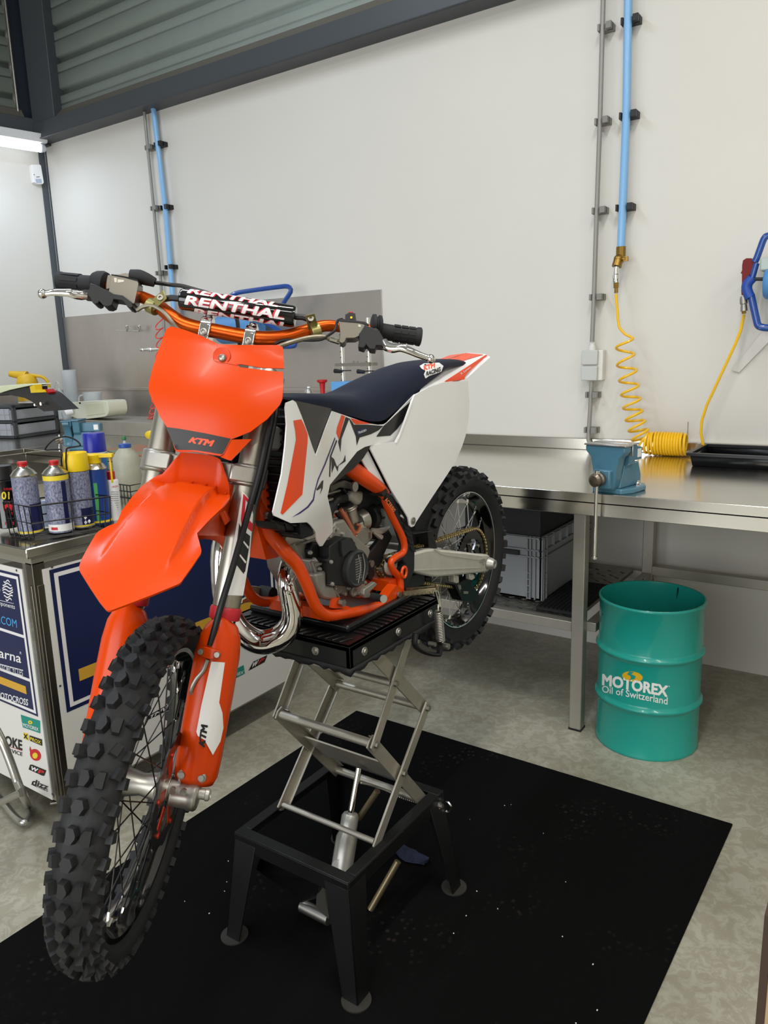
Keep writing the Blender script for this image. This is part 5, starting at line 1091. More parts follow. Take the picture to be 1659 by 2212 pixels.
b.pxprism(ZC((925, 740), (955, 705), (1000, 735), (1005, 770), (985, 800), (930, 820), (880, 820), (900, 780)), 1, .112, .085)
b.pxprism(ZC((590, 840), (600, 790), (625, 780), (650, 800), (655, 820), (700, 842)), 1, .098, .085)
b.pxprism(ZC((770, 735), (850, 730), (930, 745), (900, 800), (800, 800), (740, 780)), 1, .03, -.05)
b.bb(.50, .535, -.09, .09, .055, .085); b.bb(.76, .79, -.09, .09, .06, .085)
P_ = [hit(x, y, 'b', 1, -.10) for x, y in ZC((395, 800), (480, 800), (540, 840), (540, 880), (395, 865))]
bp('frame', b, m_orange2, bevel=.0, ang=50)
b = MB('b'); p = hit(*ZC((998, 632))[0], 'b', 1, .105)
ring = [p+np.array([.011*math.cos(a), 0, .014*math.sin(a)]) for a in np.linspace(0, 2*math.pi, 20)[:-1]]; b.tube(ring, .004, 8, closed=True); bp('orange_eyelet', b, m_orange2)
b = MB('b'); b.pxprism(ZC((868, 178), (895, 150), (905, 165), (880, 195)), 1, .1, .06); bp('spar_band', b, m_black)
# black frame guard
b = MB('b'); b.pxprism(ZC((895, 165), (930, 185), (975, 250), (1015, 330), (1050, 420), (1062, 500), (1060, 620), (1045, 660), (1010, 735), (985, 735), (975, 640), (1010, 590), (990, 560), (945, 590), (930, 560), (1005, 530), (1015, 470), (985, 380), (940, 290), (900, 215)), 1, .100, .072)
fg = bp('frame_guard', b, m_rub2, bevel=.004)
b = MB('b'); Sfg = Surf('b', 1, .1055); b.text(Sfg, 'ACERBIS', ZC((925, 290), (945, 275), (893, 195), (875, 208)) if False else ZC((884, 218), (936, 285), (950, 272), (897, 196)), .0004, .012); bp('lettering', b, mat('orange_print', '#f08040', .4), fg)
b = MB('b')
for i in range(7):
    yy = 230+i*42; xx = 955+i*13; b.pxprism(ZC((xx, yy), (xx+26, yy+12), (xx+34, yy+34), (xx+10, yy+24)), 1, .1035, .102)
bp('guard_texture', b, m_black, fg)
# foot peg (left), gear lever
b = MB('b'); c0_ = hit(*ZC((1000, 762))[0], 'b', 1, .11); c1_ = hit(*ZC((1190, 745))[0], 'b', 1, .195)
d = c1_-c0_; L_ = np.linalg.norm(d); d = d/L_; n_ = np.array([1., 0, 0])-d*d[0]; n_ /= np.linalg.norm(n_)
for s_ in (-1, 1):
    b.prism([c0_+n_*.017*s_, c1_+n_*.013*s_, c1_+n_*.010*s_, c0_+n_*.014*s_], (0, 0, .014))
    for i in range(7): pt = c0_+d*L_*(i+.5)/7+n_*.0145*s_; b.prism([pt-d*.005, pt+d*.005, pt+d*.002+[0, 0, .006], pt-d*.002+[0, 0, .006]], n_*.003)
for i in range(4): pt = c0_+d*L_*(i+.6)/4; b.prism([pt-n_*.015, pt+n_*.015, pt+n_*.015+d*.004, pt-n_*.015+d*.004], (0, 0, .01))
b.cyl(c1_, c1_+[0, 0, .02], .006); bp('foot_peg', b, mat('bronze_steel', '#8e8468', .35, .9), bevel=.0008)
b = MB('b'); p = hit(*ZC((965, 762))[0], 'b', 1, .113); b.cyl(p, p+[0, .006, 0], .008, n=12); p = hit(*ZC((627, 806))[0], 'b', 1, .1); b.cyl(p, p+[0, .012, 0], .009, n=6); p = hit(*ZC((705, 137))[0], 'b', 1, .075); b.cyl(p, p+[0, .006, 0], .012, n=16); p = hit(*ZC((205, 305))[0], 'b', 1, .06); b.cyl(p, p+[0, .01, 0], .010, n=16); bp('frame_bolt', b, m_galv)
b = MB('b'); a_ = hit(*Z3((900, 1830))[0], 'b', 1, .115); c_ = hit(*Z3((1090, 1870))[0], 'b', 1, .16)
b.turn(a_, c_-a_, [(0, .008), (.004, .0102), (.01, .0082), (.014, .0102), (.02, .0082), (.024, .0102), (.03, .0082), (float(np.linalg.norm(c_-a_)), .0095)], 14); gl = bp('gear_lever', b, m_rub2)
b = MB('b'); b.pxprism(Z3((790, 1720), (960, 1600), (1000, 1640), (880, 1760), (900, 1800), (880, 1850), (810, 1860), (780, 1800)), 1, .118, .106); bp('lever_arm', b, m_alug, gl, bevel=.002)
b = MB('b'); b.cyl(c_, c_+(c_-a_)*.05, .0098); bp('lever_tip', b, m_silver, gl)
# ---------------------------------------------------------------- engine
def ep(b, pts, t0, t1): b.pxprism(Z3(*pts), 1, t0, t1)
b = MB('b')
ep(b, ((-60, 1240), (150, 1230), (230, 900), (330, 640), (480, 600), (640, 850), (860, 1040), (900, 1100), (800, 1400), (820, 1700), (720, 1850), (430, 1800), (320, 1860), (160, 1820), (60, 1640), (-20, 1500)), .07, -.07)
ep(b, ((-350, 1000), (-300, 940), (-60, 960), (160, 1100), (170, 1260), (60, 1400), (-120, 1330), (-280, 1150)), .045, -.045)
ep(b, ((0, 1480), (190, 1420), (190, 1660), (300, 1660), (390, 1860), (250, 1900), (130, 1860), (40, 1700)), .085, .02)
bp('crankcase', b, m_alug, bevel=.006)
b = MB('b')
for i in range(7):
    z_ = .245+i*.016; b.bb(.70-.0-i*.004, .84-i*.006, -.055, .055, z_, z_+.006)
b.bb(.72, .81, -.045, .045, .19, .36); bp('cylinder', b, m_alug, bevel=.003)
b = MB('b'); ep(b, ((235, 1040), (440, 880), (600, 900), (700, 1100), (780, 1250), (800, 1500), (700, 1640), (560, 1680), (210, 1640), (200, 1300), (170, 1270), (170, 1240), (240, 1230)), .092, .06); ic = bp('ignition_cover', b, m_black, bevel=.004)
b = MB('b'); pc_ = hit(*Z3((615, 1380))[0], 'b', 1, .09)
b.turn(pc_, (0, 1, 0), [(0, .047), (.012, .045), (.016, .040), (.013, .036), (.013, .001)], 40); ep(b, ((430, 950), (550, 905), (640, 970), (660, 1100), (560, 1110), (450, 1200), (430, 1100)), .098, .09); bp('round_cover', b, mat('dark_grey_cover', '#26282a', .4), ic)
b = MB('b')
for i in range(5):
    for j in range(9): p = pc_+np.array([(-.012+i*.005), .0132, -.024+j*.006]); b.cyl(p, p+[0, .0012, 0], .0018, n=6)
for dx in (-.004, -.022): b.tube([pc_+np.array([dx+.002, .014, .034]), pc_+np.array([dx-.004, .015, 0]), pc_+np.array([dx+.006, .014, -.034])], .0015, 6, sm=4)
bp('cover_grille', b, m_alug, ic)
for q_ in ((248, 1280), (268, 1630), (435, 835), (345, 760), (700, 1620), (790, 1610), (800, 1460), (710, 1790), (470, 1790), (120, 1660), (220, 1060), (150, 1280)):
    b = MB('b'); p = hit(*Z3(q_)[0], 'b', 1, .072 if q_ in ((435, 835), (345, 760), (710, 1790), (470, 1790), (120, 1660), (220, 1060), (150, 1280)) else .092); b.cyl(p-[0, .012, 0], p+[0, .004, 0], .0045, n=10); b.cyl(p, p+[0, .006, 0], .003, n=6); bp('cover_bolt', b, m_silver, ic)
b = MB('b'); p = hit(*Z3((600, 1750))[0], 'b', 1, .075); b.turn(p, (0, 1, 0), [(0, .013), (.006, .013), (.008, .009), (.006, .004)], 20); bp('drain_boss', b, m_alug)
b = MB('b'); P4 = lambda *q: [hit(x, y, 'b', 1, .06) for x, y in Z4(*q)]
b.prism(P4((1020, 240), (1270, 250), (1280, 330), (1200, 530), (1130, 565), (1000, 520), (970, 380)), (0, -.03, 0)); p = hit(*Z4((1028, 508))[0], 'b', 1, .062); bp('power_valve_cover', b, m_black, bevel=.004)
b = MB('b'); b.cyl(p, p+[0, .005, 0], .004, n=10); p = hit(*Z4((1030, 508))[0], 'b', 1, .06); b.cyl(p, p+[0, .005, 0], .004, n=10); bp('valve_bolt', b, m_silver)
b = MB('b')  # pleated head area and water joint
b.tube([hit(x, y, 'b', 1, .03) for x, y in ZC((290, 420), (380, 440), (470, 440), (560, 400))], .016, 12, sm=3); ep(b, ((-260, 700), (-100, 620), (150, 700), (160, 900), (-100, 960), (-260, 860)), .05, -.05); bp('cylinder_head', b, m_alu, bevel=.003)
# cast ribs and small hex bolts on the left crankcase half
for q0_, q1_ in (((20, 1330), (180, 1290)), ((40, 1480), (190, 1450)), ((60, 1600), (190, 1690)), ((-60, 1280), (10, 1450)), ((300, 1720), (380, 1840)), ((330, 720), (240, 900))):
    b = MB('b'); b.cyl(hit(*Z3(q0_)[0], 'b', 1, .074), hit(*Z3(q1_)[0], 'b', 1, .074), .0035, n=8); bp('casting_rib', b, m_alug)
for q_ in ((60, 1390), (-20, 1250), (60, 1560), (300, 1700), (520, 1700), (880, 1640), (260, 800), (-90, 1130)):
    b = MB('b'); p_ = hit(*Z3(q_)[0], 'b', 1, .072); b.cyl(p_, p_+[0, .005, 0], .0045, n=12); b.cyl(p_, p_+[0, .008, 0], .003, n=6); bp('case_bolt', b, m_silver)
# carburettor
b = MB('b'); c1 = lambda x, y, t_: hit(*Z3((x, y))[0], 'b', 1, t_)
b.cyl(c1(590, 640, .03), c1(530, 380, .03), .019, n=24); b.cyl(c1(545, 430, .03), c1(535, 400, .03), .022, n=24); b.turn(c1(680, 640, .03), c1(860, 560, .03)-c1(680, 640, .03), [(0, .022), (.01, .026), (.022, .030)], 24); b.turn(c1(745, 860, .035), (0, 1, 0), [(0, .024), (.012, .024), (.015, .02)], 24)
b.cyl(c1(740, 800, .035), c1(700, 640, .03), .018); ep(b, ((660, 880), (700, 780), (840, 740), (860, 850), (850, 980), (770, 1040), (690, 1010), (655, 950)), .06, .01); ep(b, ((850, 800), (920, 790), (920, 900), (880, 940), (850, 900)), .05, .03)
cb = bp('carburettor', b, mat('carb_alloy', '#b3afa4', .32, .9, var=.15, vscale=30), bevel=.002)
b = MB('b'); b.turn(c1(860, 560, .03), c1(900, 545, .03)-c1(860, 560, .03), [(-.006, .030), (0, .034), (.01, .034), (.012, .030)], 28); bp('clamp_ring', b, m_black, cb)
b = MB('b'); b.tube([c1(430, 100, .03), c1(500, 200, .03), c1(545, 330, .03)], .0065, 10, sm=3); b.tube([c1(-20, 200, .045), c1(300, 330, .045), c1(330, 470, .045), c1(430, 640, .045), c1(480, 820, .045)], .005, 8, sm=4); b.tube([c1(190, 560, .05), c1(320, 300, .05), c1(480, 260, .03)], .012, 10, sm=3); bp('control_cable', b, m_black, cb)
m_hosec = mat('amber_hose', '#a5532f', .25, coat=.5)
b = MB('b'); b.tube([c1(410, 440, .055), c1(520, 640, .06), c1(620, 850, .06), c1(650, 970, .055), c1(720, 1060, .05), c1(850, 1080, .04), c1(880, 1120, .03)], .0052, 8, sm=4); b.tube([c1(470, 480, .055), c1(640, 820, .06), c1(720, 720, .055), c1(660, 680, .05)], .004, 8, sm=4); bp('breather_hose', b, m_hosec)
b = MB('b'); b.tube([c1(910, 770, .05), c1(1050, 790, .05), c1(1180, 730, .05)], [.005, .009, .004], 8, sm=4); b.tube([c1(930, 800, .05), c1(1050, 890, .05)], [.004, .008], 8, sm=3); bp('white_clamp_tail', b, m_silver)
b = MB('b'); ep(b, ((600, 160), (790, 150), (780, 300), (740, 380), (690, 380), (560, 280)), .05, -.03); bp('intake_boot', b, mat('grey_white_boot', '#9a978f', .4), bevel=.008)
b = MB('b'); ep(b, ((250, 60), (480, -20), (610, 20), (620, 120), (400, 100), (260, 180)), .065, .05); bp('head_stay', b, mat('olive_grey_bracket', '#55534c', .4, .5), bevel=.003)
b = MB('b'); ep(b, ((800, 1240), (860, 1150), (1180, 760), (1240, 880), (1100, 1180), (1160, 1330), (960, 1360), (960, 1500), (900, 1590), (860, 1560), (840, 1400)), .055, .04); bp('chain_cover', b, m_black, bevel=.003)
b = MB('b'); p = c1(878, 1305, .058); b.cyl(p, p+[0, .008, 0], .009, n=10); p = c1(1035, 1410, .058); b.cyl(p, p+[0, .008, 0], .008, n=10); bp('cover_bolt', b, m_galv)
b = MB('b'); p = c1(1190, 1330, .07); b.turn(p, (0, 1, 0), [(0, .026), (.008, .026), (.01, .02)], 24); bp('pivot_washer', b, mat('white_bush', '#c7c4bd', .4), None)
# dark airbox, shock and inner volumes
b = MB('b'); b.rings([[np.array([s, tt_, zz_]) for tt_, zz_ in ((-w, z0), (-w, z1), (w, z1), (w, z0))] for s, w, z0, z1 in ((.88, .045, .42, .56), (.72, .055, .36, .53), (.60, .060, .36, .49), (.46, .065, .30, .52), (.25, .065, .33, .58), (.12, .05, .50, .60))]); bp('airbox', b, m_black, bevel=.01)
b = MB('b'); b.tube([(.62, 0, .32), (.50, 0, .30), (.42, 0, .33)], .045, 16, sm=3); bp('intake_duct', b, m_rub2)
b = MB('b'); b.cyl((.50, 0, .18), (.40, 0, .40), .022, n=20)
pp = [np.array([.50, 0, .18])*(1-k)+np.array([.40, 0, .40])*k+.032*np.array([math.cos(k*55)*.9, math.sin(k*55), math.cos(k*55)*.4]) for k in np.linspace(0, 1, 110)]
b.tube(pp, .0055, 8); bp('rear_shock', b, mat('dark_spring', '#3b3c3e', .4, .5))
b = MB('b'); b.pxprism([(895, 1120), (935, 1040), (960, 1110), (940, 1160), (900, 1180)], 1, .03, -.03); b.pxprism(ZC((1060, 400), (1150, 385), (1190, 490), (1070, 470)), 1, .03, -.03); bp('mud_flap', b, m_rub2, bevel=.003)
# radiators
for s_ in (1, -1):
    b = MB('b'); b.bb(.885, .925, s_*.045, s_*.135, .29, .54)
    for i in range(14): b.bb(.925, .935, s_*.05, s_*.13, .30+i*.017, .306+i*.017)
    bp('radiator', b, mat('dark_radiator', '#17181a', .4, .3), bevel=.003)
b = MB('b')
for i in range(4): P_ = [hit(x, y, 'b', 1, .12) for x, y in ZC((262+i*52, 345), (312+i*52, 362), (315+i*50, 398), (272+i*50, 385))]; b.prism(P_, (0, -.06, 0))
b.prism([hit(x, y, 'b', 1, .115) for x, y in ZC((245, 330), (470, 380), (480, 410), (400, 405), (270, 380))], (0, -.012, 0)); bp('radiator_louvre', b, m_black, bevel=.002)
b = MB('b'); b.prism([hit(x, y, 'b', 1, .10) for x, y in [(583, 915), (615, 925), (612, 960), (603, 975), (580, 972)]], (0, -.06, 0)); bp('radiator_tank', b, mat('grey_tank', '#8c8a86', .4, .3), bevel=.005)
# ---------------------------------------------------------------- exhaust
ex_ = [hit(x, y, 'b', 1, t_) for x, y, t_ in ((622, 1212, .0), (618, 1235, .015), (619, 1262, .025), (626, 1292, .03), (631, 1320, .03), (628, 1346, .025), (612, 1370, .01), (588, 1384, -.01), (560, 1386, -.035), (530, 1372, -.06), (505, 1345, -.08), (487, 1300, -.095), (480, 1240, -.105), (486, 1180, -.11), (510, 1130, -.115))]
b = MB('b'); b.tube(ex_+[ex_[-1]+np.array([-.12, 0, .06]), ex_[-1]+np.array([-.35, .0, .07])], [.017, .019, .021, .0225, .024, .026, .028, .0285, .0285, .028, .027, .026, .026, .03, .035, .035, .02], 24, sm=7); exh = bp('exhaust_pipe', b, m_chrome)
b = MB('b'); b.tube([hit(x, y, 'b', 1, .055) for x, y in Z4((600, 950), (640, 920), (690, 950), (680, 1050), (640, 1080), (600, 1030), (585, 1090))], .0022, 6, sm=3)
a_ = hit(*Z4((690, 880))[0], 'b', 1, .055); c_ = hit(*Z4((760, 760))[0], 'b', 1, .05); b.tube([a_+(c_-a_)*k+.0035*np.array([math.cos(k*70), 0, math.sin(k*70)]) for k in np.linspace(0, 1, 90)], .0009, 5); bp('exhaust_spring', b, m_chrome, exh)
b = MB('b'); b.cyl((.80, -.02, .27), (.86, -.01, .25), .024, n=20); bp('exhaust_flange', b, m_alug, exh)
# rear brake pedal / right side bracket
b = MB('b'); P_ = [hit(x, y, 'b', 1, -.13) for x, y in ZD((1395, 1370), (1400, 1310), (1510, 1325), (1560, 1345), (1530, 1400), (1480, 1440), (1380, 1455), (1385, 1430), (1440, 1400), (1450, 1370), (1430, 1355), (1395, 1372))]; b.prism(P_, (0, -.008, 0)); bp('brake_pedal', b, mat('pale_gold_alloy', '#d9d3b4', .3, .7), bevel=.001)
b = MB('b'); p = hit(*ZD((1575, 1375))[0], 'b', 1, -.12); b.cyl(p-[0, .02, 0], p+[0, .02, 0], .017, n=20); bp('pedal_roller', b, m_rub2)
# ---------------------------------------------------------------- bodywork
def gS(p): return .094+.075*sm01((p[0]-.68)/.34)-.02*sm01((.36-p[2])/.15)
S_sh = Surf('b', 1, gS, 1)
W1 = ZB((225, 690), (180, 708), (174, 740), (183, 850), (172, 1000), (150, 1180), (92, 1430), (98, 1455), (210, 1505), (320, 1500), (345, 1522), (375, 1565))+ZC((495, 450), (512, 482), (526, 480), (555, 435), (585, 400), (586, 340), (578, 290), (555, 195))+ZB((470, 1250), (570, 1130), (650, 1030), (700, 1000), (745, 988), (900, 968), (925, 925), (960, 850), (1012, 690), (1032, 650), (850, 838), (830, 850), (790, 853), (720, 843), (560, 787), (486, 762), (440, 880), (376, 1060), (350, 990), (320, 900), (280, 790), (245, 705))
decals = [(0, ZB((225, 825), (278, 816), (300, 860), (321, 918), (320, 965), (285, 1315), (155, 1448), (140, 1438), (185, 1250), (243, 950), (238, 890)), 1),
 (0, ZB((545, 787), (568, 797), (550, 860), (530, 955), (510, 905), (515, 870)), 1),
 (0, ZB((572, 800), (600, 812), (628, 852), (720, 852), (822, 860), (790, 890), (740, 915), (665, 938), (646, 990), (640, 930), (595, 815), (545, 945), (538, 1035), (522, 965)), 2),
 (0, ZB((605, 808), (742, 846), (640, 850), (622, 838)), 1),
 (0, ZB((855, 832), (930, 762), (1018, 685), (995, 740), (965, 812), (915, 880), (868, 925), (775, 932), (822, 862)), 2),
 (.0003, ZB((640, 888), (700, 870), (716, 876), (712, 895), (655, 925), (642, 915)), 3),
 (0, ZB((510, 950), (516, 962), (478, 1060), (470, 1200), (462, 1195), (468, 1060)), 2), (0, ZB((478, 1065), (480, 1175), (500, 1120), (520, 1165), (525, 1125), (572, 1095), (570, 1050), (556, 1092), (515, 1130), (496, 1080)), 2),
 (0, ZB((500, 935), (504, 945), (440, 1115), (395, 1215), (372, 1290), (366, 1290), (388, 1210), (432, 1110)), 4), (0, ZB((415, 1225), (425, 1220), (420, 1275), (402, 1315), (412, 1270), (382, 1290), (378, 1280)), 2),
 (0, ZB((366, 1290), (372, 1290), (362, 1355), (325, 1402), (270, 1442), (215, 1468), (262, 1436), (318, 1394), (355, 1345)), 4)]
m_pur = mat('purple_print', '#2c1a66', .35)
for mir in (False, True):
    b = MB('b'); b.patch(S_sh, W1, 0, .003, step=8, mir=mir)
    for off, pts, mi in decals: b.mt(mi); b.patch(S_sh, pts, .0006+off, 0, step=8, mir=mir)
    if not mir: b.mt(0); b.text(S_sh, 'TRADED', ZB((655, 915), (708, 893), (708, 880), (650, 900)), .0013, .02)
    bp('radiator_shroud', b, [m_white, m_org3, m_blk2, m_navy, m_pur], ang=50)
    b = MB('b'); b.patch(S_sh, ZB((240, 690), (490, 745), (486, 765), (376, 1068), (318, 905), (278, 790)), -.004, .02, step=10, mir=mir); bp('fuel_tank', b, m_blk2)
    b = MB('b'); b.patch(S_sh, ZB((462, 1252), (575, 1118), (655, 1020), (745, 985), (740, 1010), (700, 1075), (640, 1140), (560, 1200), (500, 1245), (478, 1258)), -.004, .02, step=10, mir=mir); bp('tank_lower_cover', b, m_blk2)
    # airbox side panel
    gP = lambda p: .112-.5*max(0, p[0]-.40)**2-.35*max(0, .22-p[0])**2+.02*max(0, .45-p[2])
    S_p = Surf('b', 1, gP, 1)
    P1 = ZB((1032, 655), (1130, 603), (1225, 572), (1385, 560), (1388, 620), (1395, 700), (1392, 800), (1385, 850), (1368, 930), (1345, 1000), (1300, 1100), (1250, 1180), (1150, 1330), (1040, 1500), (1028, 1525), (1010, 1532), (998, 1518), (990, 1470), (960, 1420), (880, 1290), (800, 1130), (735, 1005), (745, 988), (905, 966), (940, 900), (1012, 700))
    b = MB('b'); b.patch(S_p, P1, 0, .004, step=9, mir=mir)
    b.patch(S_p, ZB((700, 1072), (742, 1010), (800, 1130), (880, 1290), (962, 1425), (990, 1480), (965, 1465), (860, 1330), (780, 1210)), -.012, .004, step=9, mir=mir)
    sp_ = bp('side_number_panel', b, m_white, ang=50)
    b = MB('b'); b.patch(S_p, ZB((905, 972), (925, 935), (990, 760), (1010, 700), (1015, 705), (995, 765), (930, 940), (912, 978)), .0015, .0015, step=9, mir=mir); b.patch(S_p, ZB((1398, 0), (1399, 1), (1400, 0)), 0, 0) if False else None
    bp('panel_rib', b, m_white, sp_)
    b = MB('b'); p = S_p.loc(*ZB((1018, 1490))[0], .0005); p = p*np.array([1, -1 if mir else 1, 1]); s1 = -1 if mir else 1; b.cyl(p, p+[0, .003*s1, 0], .0095, n=20); b.cyl(p, p+[0, .0045*s1, 0], .005, n=6); bp('panel_bolt', b, m_galv, sp_)
# tail
R_t = [(930, 800, .055), (975, 791, .055), (1010, 779, .058), (1049, 765, .060)]; L_t = [(905, 848, .09), (958, 836, .094), (1010, 816, .094), (1059.5, 771, .085)]
rg_ = []
for (a_, c_) in zip(R_t, L_t):
    r0_ = hit(a_[0], a_[1], 'b', 1, a_[2]); l0_ = hit(c_[0], c_[1], 'b', 1, c_[2]); mm = np.array([1, -1, 1]); top_ = np.array([r0_[0], 0, r0_[2]+.006]); dn = np.array([0, 0, -.004])
    rg_.append([l0_, r0_, top_, r0_*mm, l0_*mm, r0_*mm+dn, top_+dn, r0_+dn])
b = MB('b'); b.rings(rg_, cap=True)
b.mt(1); pr_ = [q[1] for q in rg_]; 
def lerp(a, c, k): return a+(c-a)*k
tops = [(lerp(q[1], q[2], .12), lerp(q[1], q[2], .95)) for q in rg_[1:]]; tops[-1] = (lerp(rg_[3][1], rg_[2][1], .12), lerp(rg_[3][2], rg_[2][2], .12)); u_ = np.array([0, 0, .0012])
for s_ in (1, -1):
    mm = np.array([1, s_, 1]); V = []
    for a_, c_ in tops: V += [a_*mm+u_, c_*mm+u_]
    b.add(V, [(0, 1, 3, 2), (2, 3, 5, 4)])
def gT(p):
    # outer face of the tail between ridge and lower edge
    return .0935-.10*max(0, p[2]-.55)*1.0
Stl = Surf('b', 1, lambda p: np.interp(p[2], [rg_[2][0][2]-.02, rg_[2][0][2], rg_[3][1][2]], [.0955, .0955, .070]), 1)
b.patch(Stl, ZT((0, 990), (200, 860), (600, 600), (1040, 318), (1095, 325), (700, 660), (560, 790), (510, 870), (500, 945), (250, 975), (0, 1010)), .002, .001, step=8)
b.mt(0); b.text(Stl, 'X. Lorenc', ZT((400, 828), (660, 640), (640, 600), (372, 785)), .0032, .01)
bp('rear_fender', b, [m_white, m_org3], ang=40)
# seat
m_seat = mat('navy_seat_vinyl', '#10172c', .55, spec=.3, bump=.25, bscale=260, var=.08, vscale=4)
topc = [hit(x, y, 'b', 1, -.015) for x, y in ZB((185, 640), (330, 645), (480, 645), (560, 622), (700, 552), (890, 466), (1000, 432), (1130, 416), (1200, 418), (1255, 436), (1272, 462))]
botc = [hit(x, y, 'b', 1, .088) for x, y in ZB((190, 662), (250, 692), (480, 757), (720, 828), (790, 832), (835, 815), (1020, 655), (1120, 580), (1250, 492), (1274, 468))]
topc = sorted(topc, key=lambda p: p[0]); botc = sorted(botc, key=lambda p: p[0])
ts, tz = [p[0] for p in topc], [p[2] for p in topc]; bs, bz = [p[0] for p in botc], [p[2] for p in botc]
s0, s1 = min(bs[0], ts[0]), max(ts[-1], bs[-1]); print('seat', s0, s1)
rgs = []
for i in range(41):
    k = i/40; s = s0+(s1-s0)*(.5-.5*math.cos(math.pi*k)) if False else s0+(s1-s0)*k
    zt_ = float(np.interp(s, ts, tz)); zb2 = float(np.interp(s, bs, bz)); zt_ = max(zt_, zb2+.004); e_ = min(1, (s-s0)/.03, (s1-s)/.02); e_ = max(e_, 0)**.5
    wb = (.058+.034*math.sin(math.pi*min(1, max(0, (s1-s)/(s1-s0)))**.8))*(.35+.65*e_)
    hgt = (zt_-zb2); ring = []
    for j in range(17):
        a = math.pi*j/16; ca, sa_ = math.cos(a), math.sin(a); ring.append(np.array([s, wb*math.copysign(abs(ca)**.62, ca), zb2+hgt*sa_**.55]))
    rgs.append(ring)
b = MB('b'); b.rings(rgs, cap=True)
seat = bp('seat', b, m_seat, ang=70)
def gSeat(p):
    s = p[0]; zt_ = float(np.interp(s, ts, tz)); zb2 = float(np.interp(s, bs, bz)); k = min(1, max(0, (s1-s)/(s1-s0))); wb = .058+.034*math.sin(math.pi*k**.8)
    v = min(.999, max(0, (p[2]-zb2)/max(zt_-zb2, .005))); sa_ = v**(1/.55); return wb*max(0, 1-sa_*sa_)**.31
Sseat = Surf('b', 1, gSeat, 1)
zhh = ZH
b = MB('b'); b.patch(Sseat, ZB((1062, 462), (1090, 445), (1190, 440), (1218, 462), (1205, 500), (1165, 515), (1125, 528), (1100, 545), (1090, 520), (1100, 495), (1075, 480)), .002, .001, step=6); b.mt(1); b.text(Sseat, 'KTM', ZB((1088, 492), (1165, 470), (1160, 440), (1078, 462)), .0030, .05, .2); b.mt(2); b.text(Sseat, 'RACING', ZB((1102, 528), (1200, 498), (1196, 468), (1100, 500)), .0030, .04, .2); bp('seat_sticker', b, [m_white, m_org3, m_pblk], seat)
# ---------------------------------------------------------------- fork assembly (frame k)
FX = .022; FT = .089
for s_ in (1, -1):
    t_ = FT*s_
    b = MB('k'); b.turn((FX, t_, 0), (0, 0, 1), [(.335, .0235), (.345, .0265), (.40, .0275), (.44, .0268), (.54, .0262), (.56, .0262), (.575, .0268), (.64, .0262), (.800, .0262), (.808, .024), (.812, .020)], 32); fk = bp('fork_tube', b, mat('satin_fork_alloy', '#b5b0a4', .34, 1., var=.08, vscale=3))
    b = MB('k'); b.turn((FX, t_, 0), (0, 0, 1), [(.318, .028), (.322, .0295), (.338, .030), (.342, .028)], 28); bp('red_wiper_ring', b, mat('red_rubber', '#b5202c', .4), fk)
    b = MB('k'); b.turn((FX, t_, 0), (0, 0, 1), [(.30, .019), (.318, .024)], 24); b.cyl((FX, t_, .02), (FX, t_, .32), .0175, n=24); bp('fork_stanchion', b, m_chrome, fk)
    # axle lug
    b = MB('k'); b.turn((FX+.030, t_-.034*s_, -.008), (0, s_, 0), [(0, .019), (.002, .022), (.030, .023), (.034, .025), (.046, .025), (.05, .022), (.052, .014), (.05, .012)], 28); b.box((FX+.014, t_-.008*s_, .005), (.035, .036, .045)); lg = bp('axle_lug', b, m_clamp, fk, bevel=.003)
    for dz in (-.012, .008):
        b = MB('k'); b.cyl((FX+.046, t_-s_*.016+dz*s_, .004), (FX+.054, t_-s_*.016+dz*s_, .004), .0065, n=12); b.cyl((FX+.052, t_-s_*.016+dz*s_, .004), (FX+.0575, t_-s_*.016+dz*s_, .004), .0045, n=6); bp('pinch_bolt', b, m_galv, fk)
    # guard
    rg = []
    for a_, hw, dp in ((.012, .034, .030), (.024, .039, .034), (.05, .0405, .038), (.10, .041, .041), (.18, .0415, .042), (.25, .0410, .041), (.285, .037, .038), (.305, .028, .035), (.318, .016, .033), (.323, .004, .0325)):
        ring = []
        for j in range(13):
            an = math.radians(-100+200*j/12); ring.append(np.array([FX+dp*math.cos(an)*1.0+.004, t_+hw*math.sin(an)/math.sin(math.radians(90)), a_-(.0)]))
        rg.append(ring)
    n = 13; b = MB('k'); b.add([p for r_ in rg for p in r_], [(i*n+j, i*n+j+1, (i+1)*n+j+1, (i+1)*n+j) for i in range(len(rg)-1) for j in range(n-1)])
    gd = bp('fork_guard', b, m_orange, fk, solid=.003, ang=60)
    for dt in (-.018, .016):
        b = MB('k'); b.turn((FX+.033, t_+dt*1.05, .030), (1, 0, 0), [(0, .0095), (.003, .009), (.004, .006), (.008, .0055), (.008, .003)], 16); bp('guard_bolt', b, m_galv, gd)
def gG(p): return FX+.004+.0415*math.sqrt(max(1-((p[1]-FT)/.0415)**2, .02))+.0022
Sg = Surf('k', 0, gG, 1)
gdl = [o for o in bpy.data.objects if o.name.startswith('fork_guard')][0]
b = MB('k'); b.patch(Sg, ZK((1302, 515), (1403, 522), (1360, 820), (1385, 900), (1392, 1010), (1370, 1110), (1313, 1213), (1250, 1100), (1200, 1070), (1190, 1040), (1225, 850)), .0004, 0, step=7); b.mt(1); b.text(Sg, 'KTM', ZK((1252, 1160), (1278, 985), (1225, 982), (1207, 1130)), .0009, .06, .1); bp('white_sticker', b, [m_wht2, m_pblk], gdl)
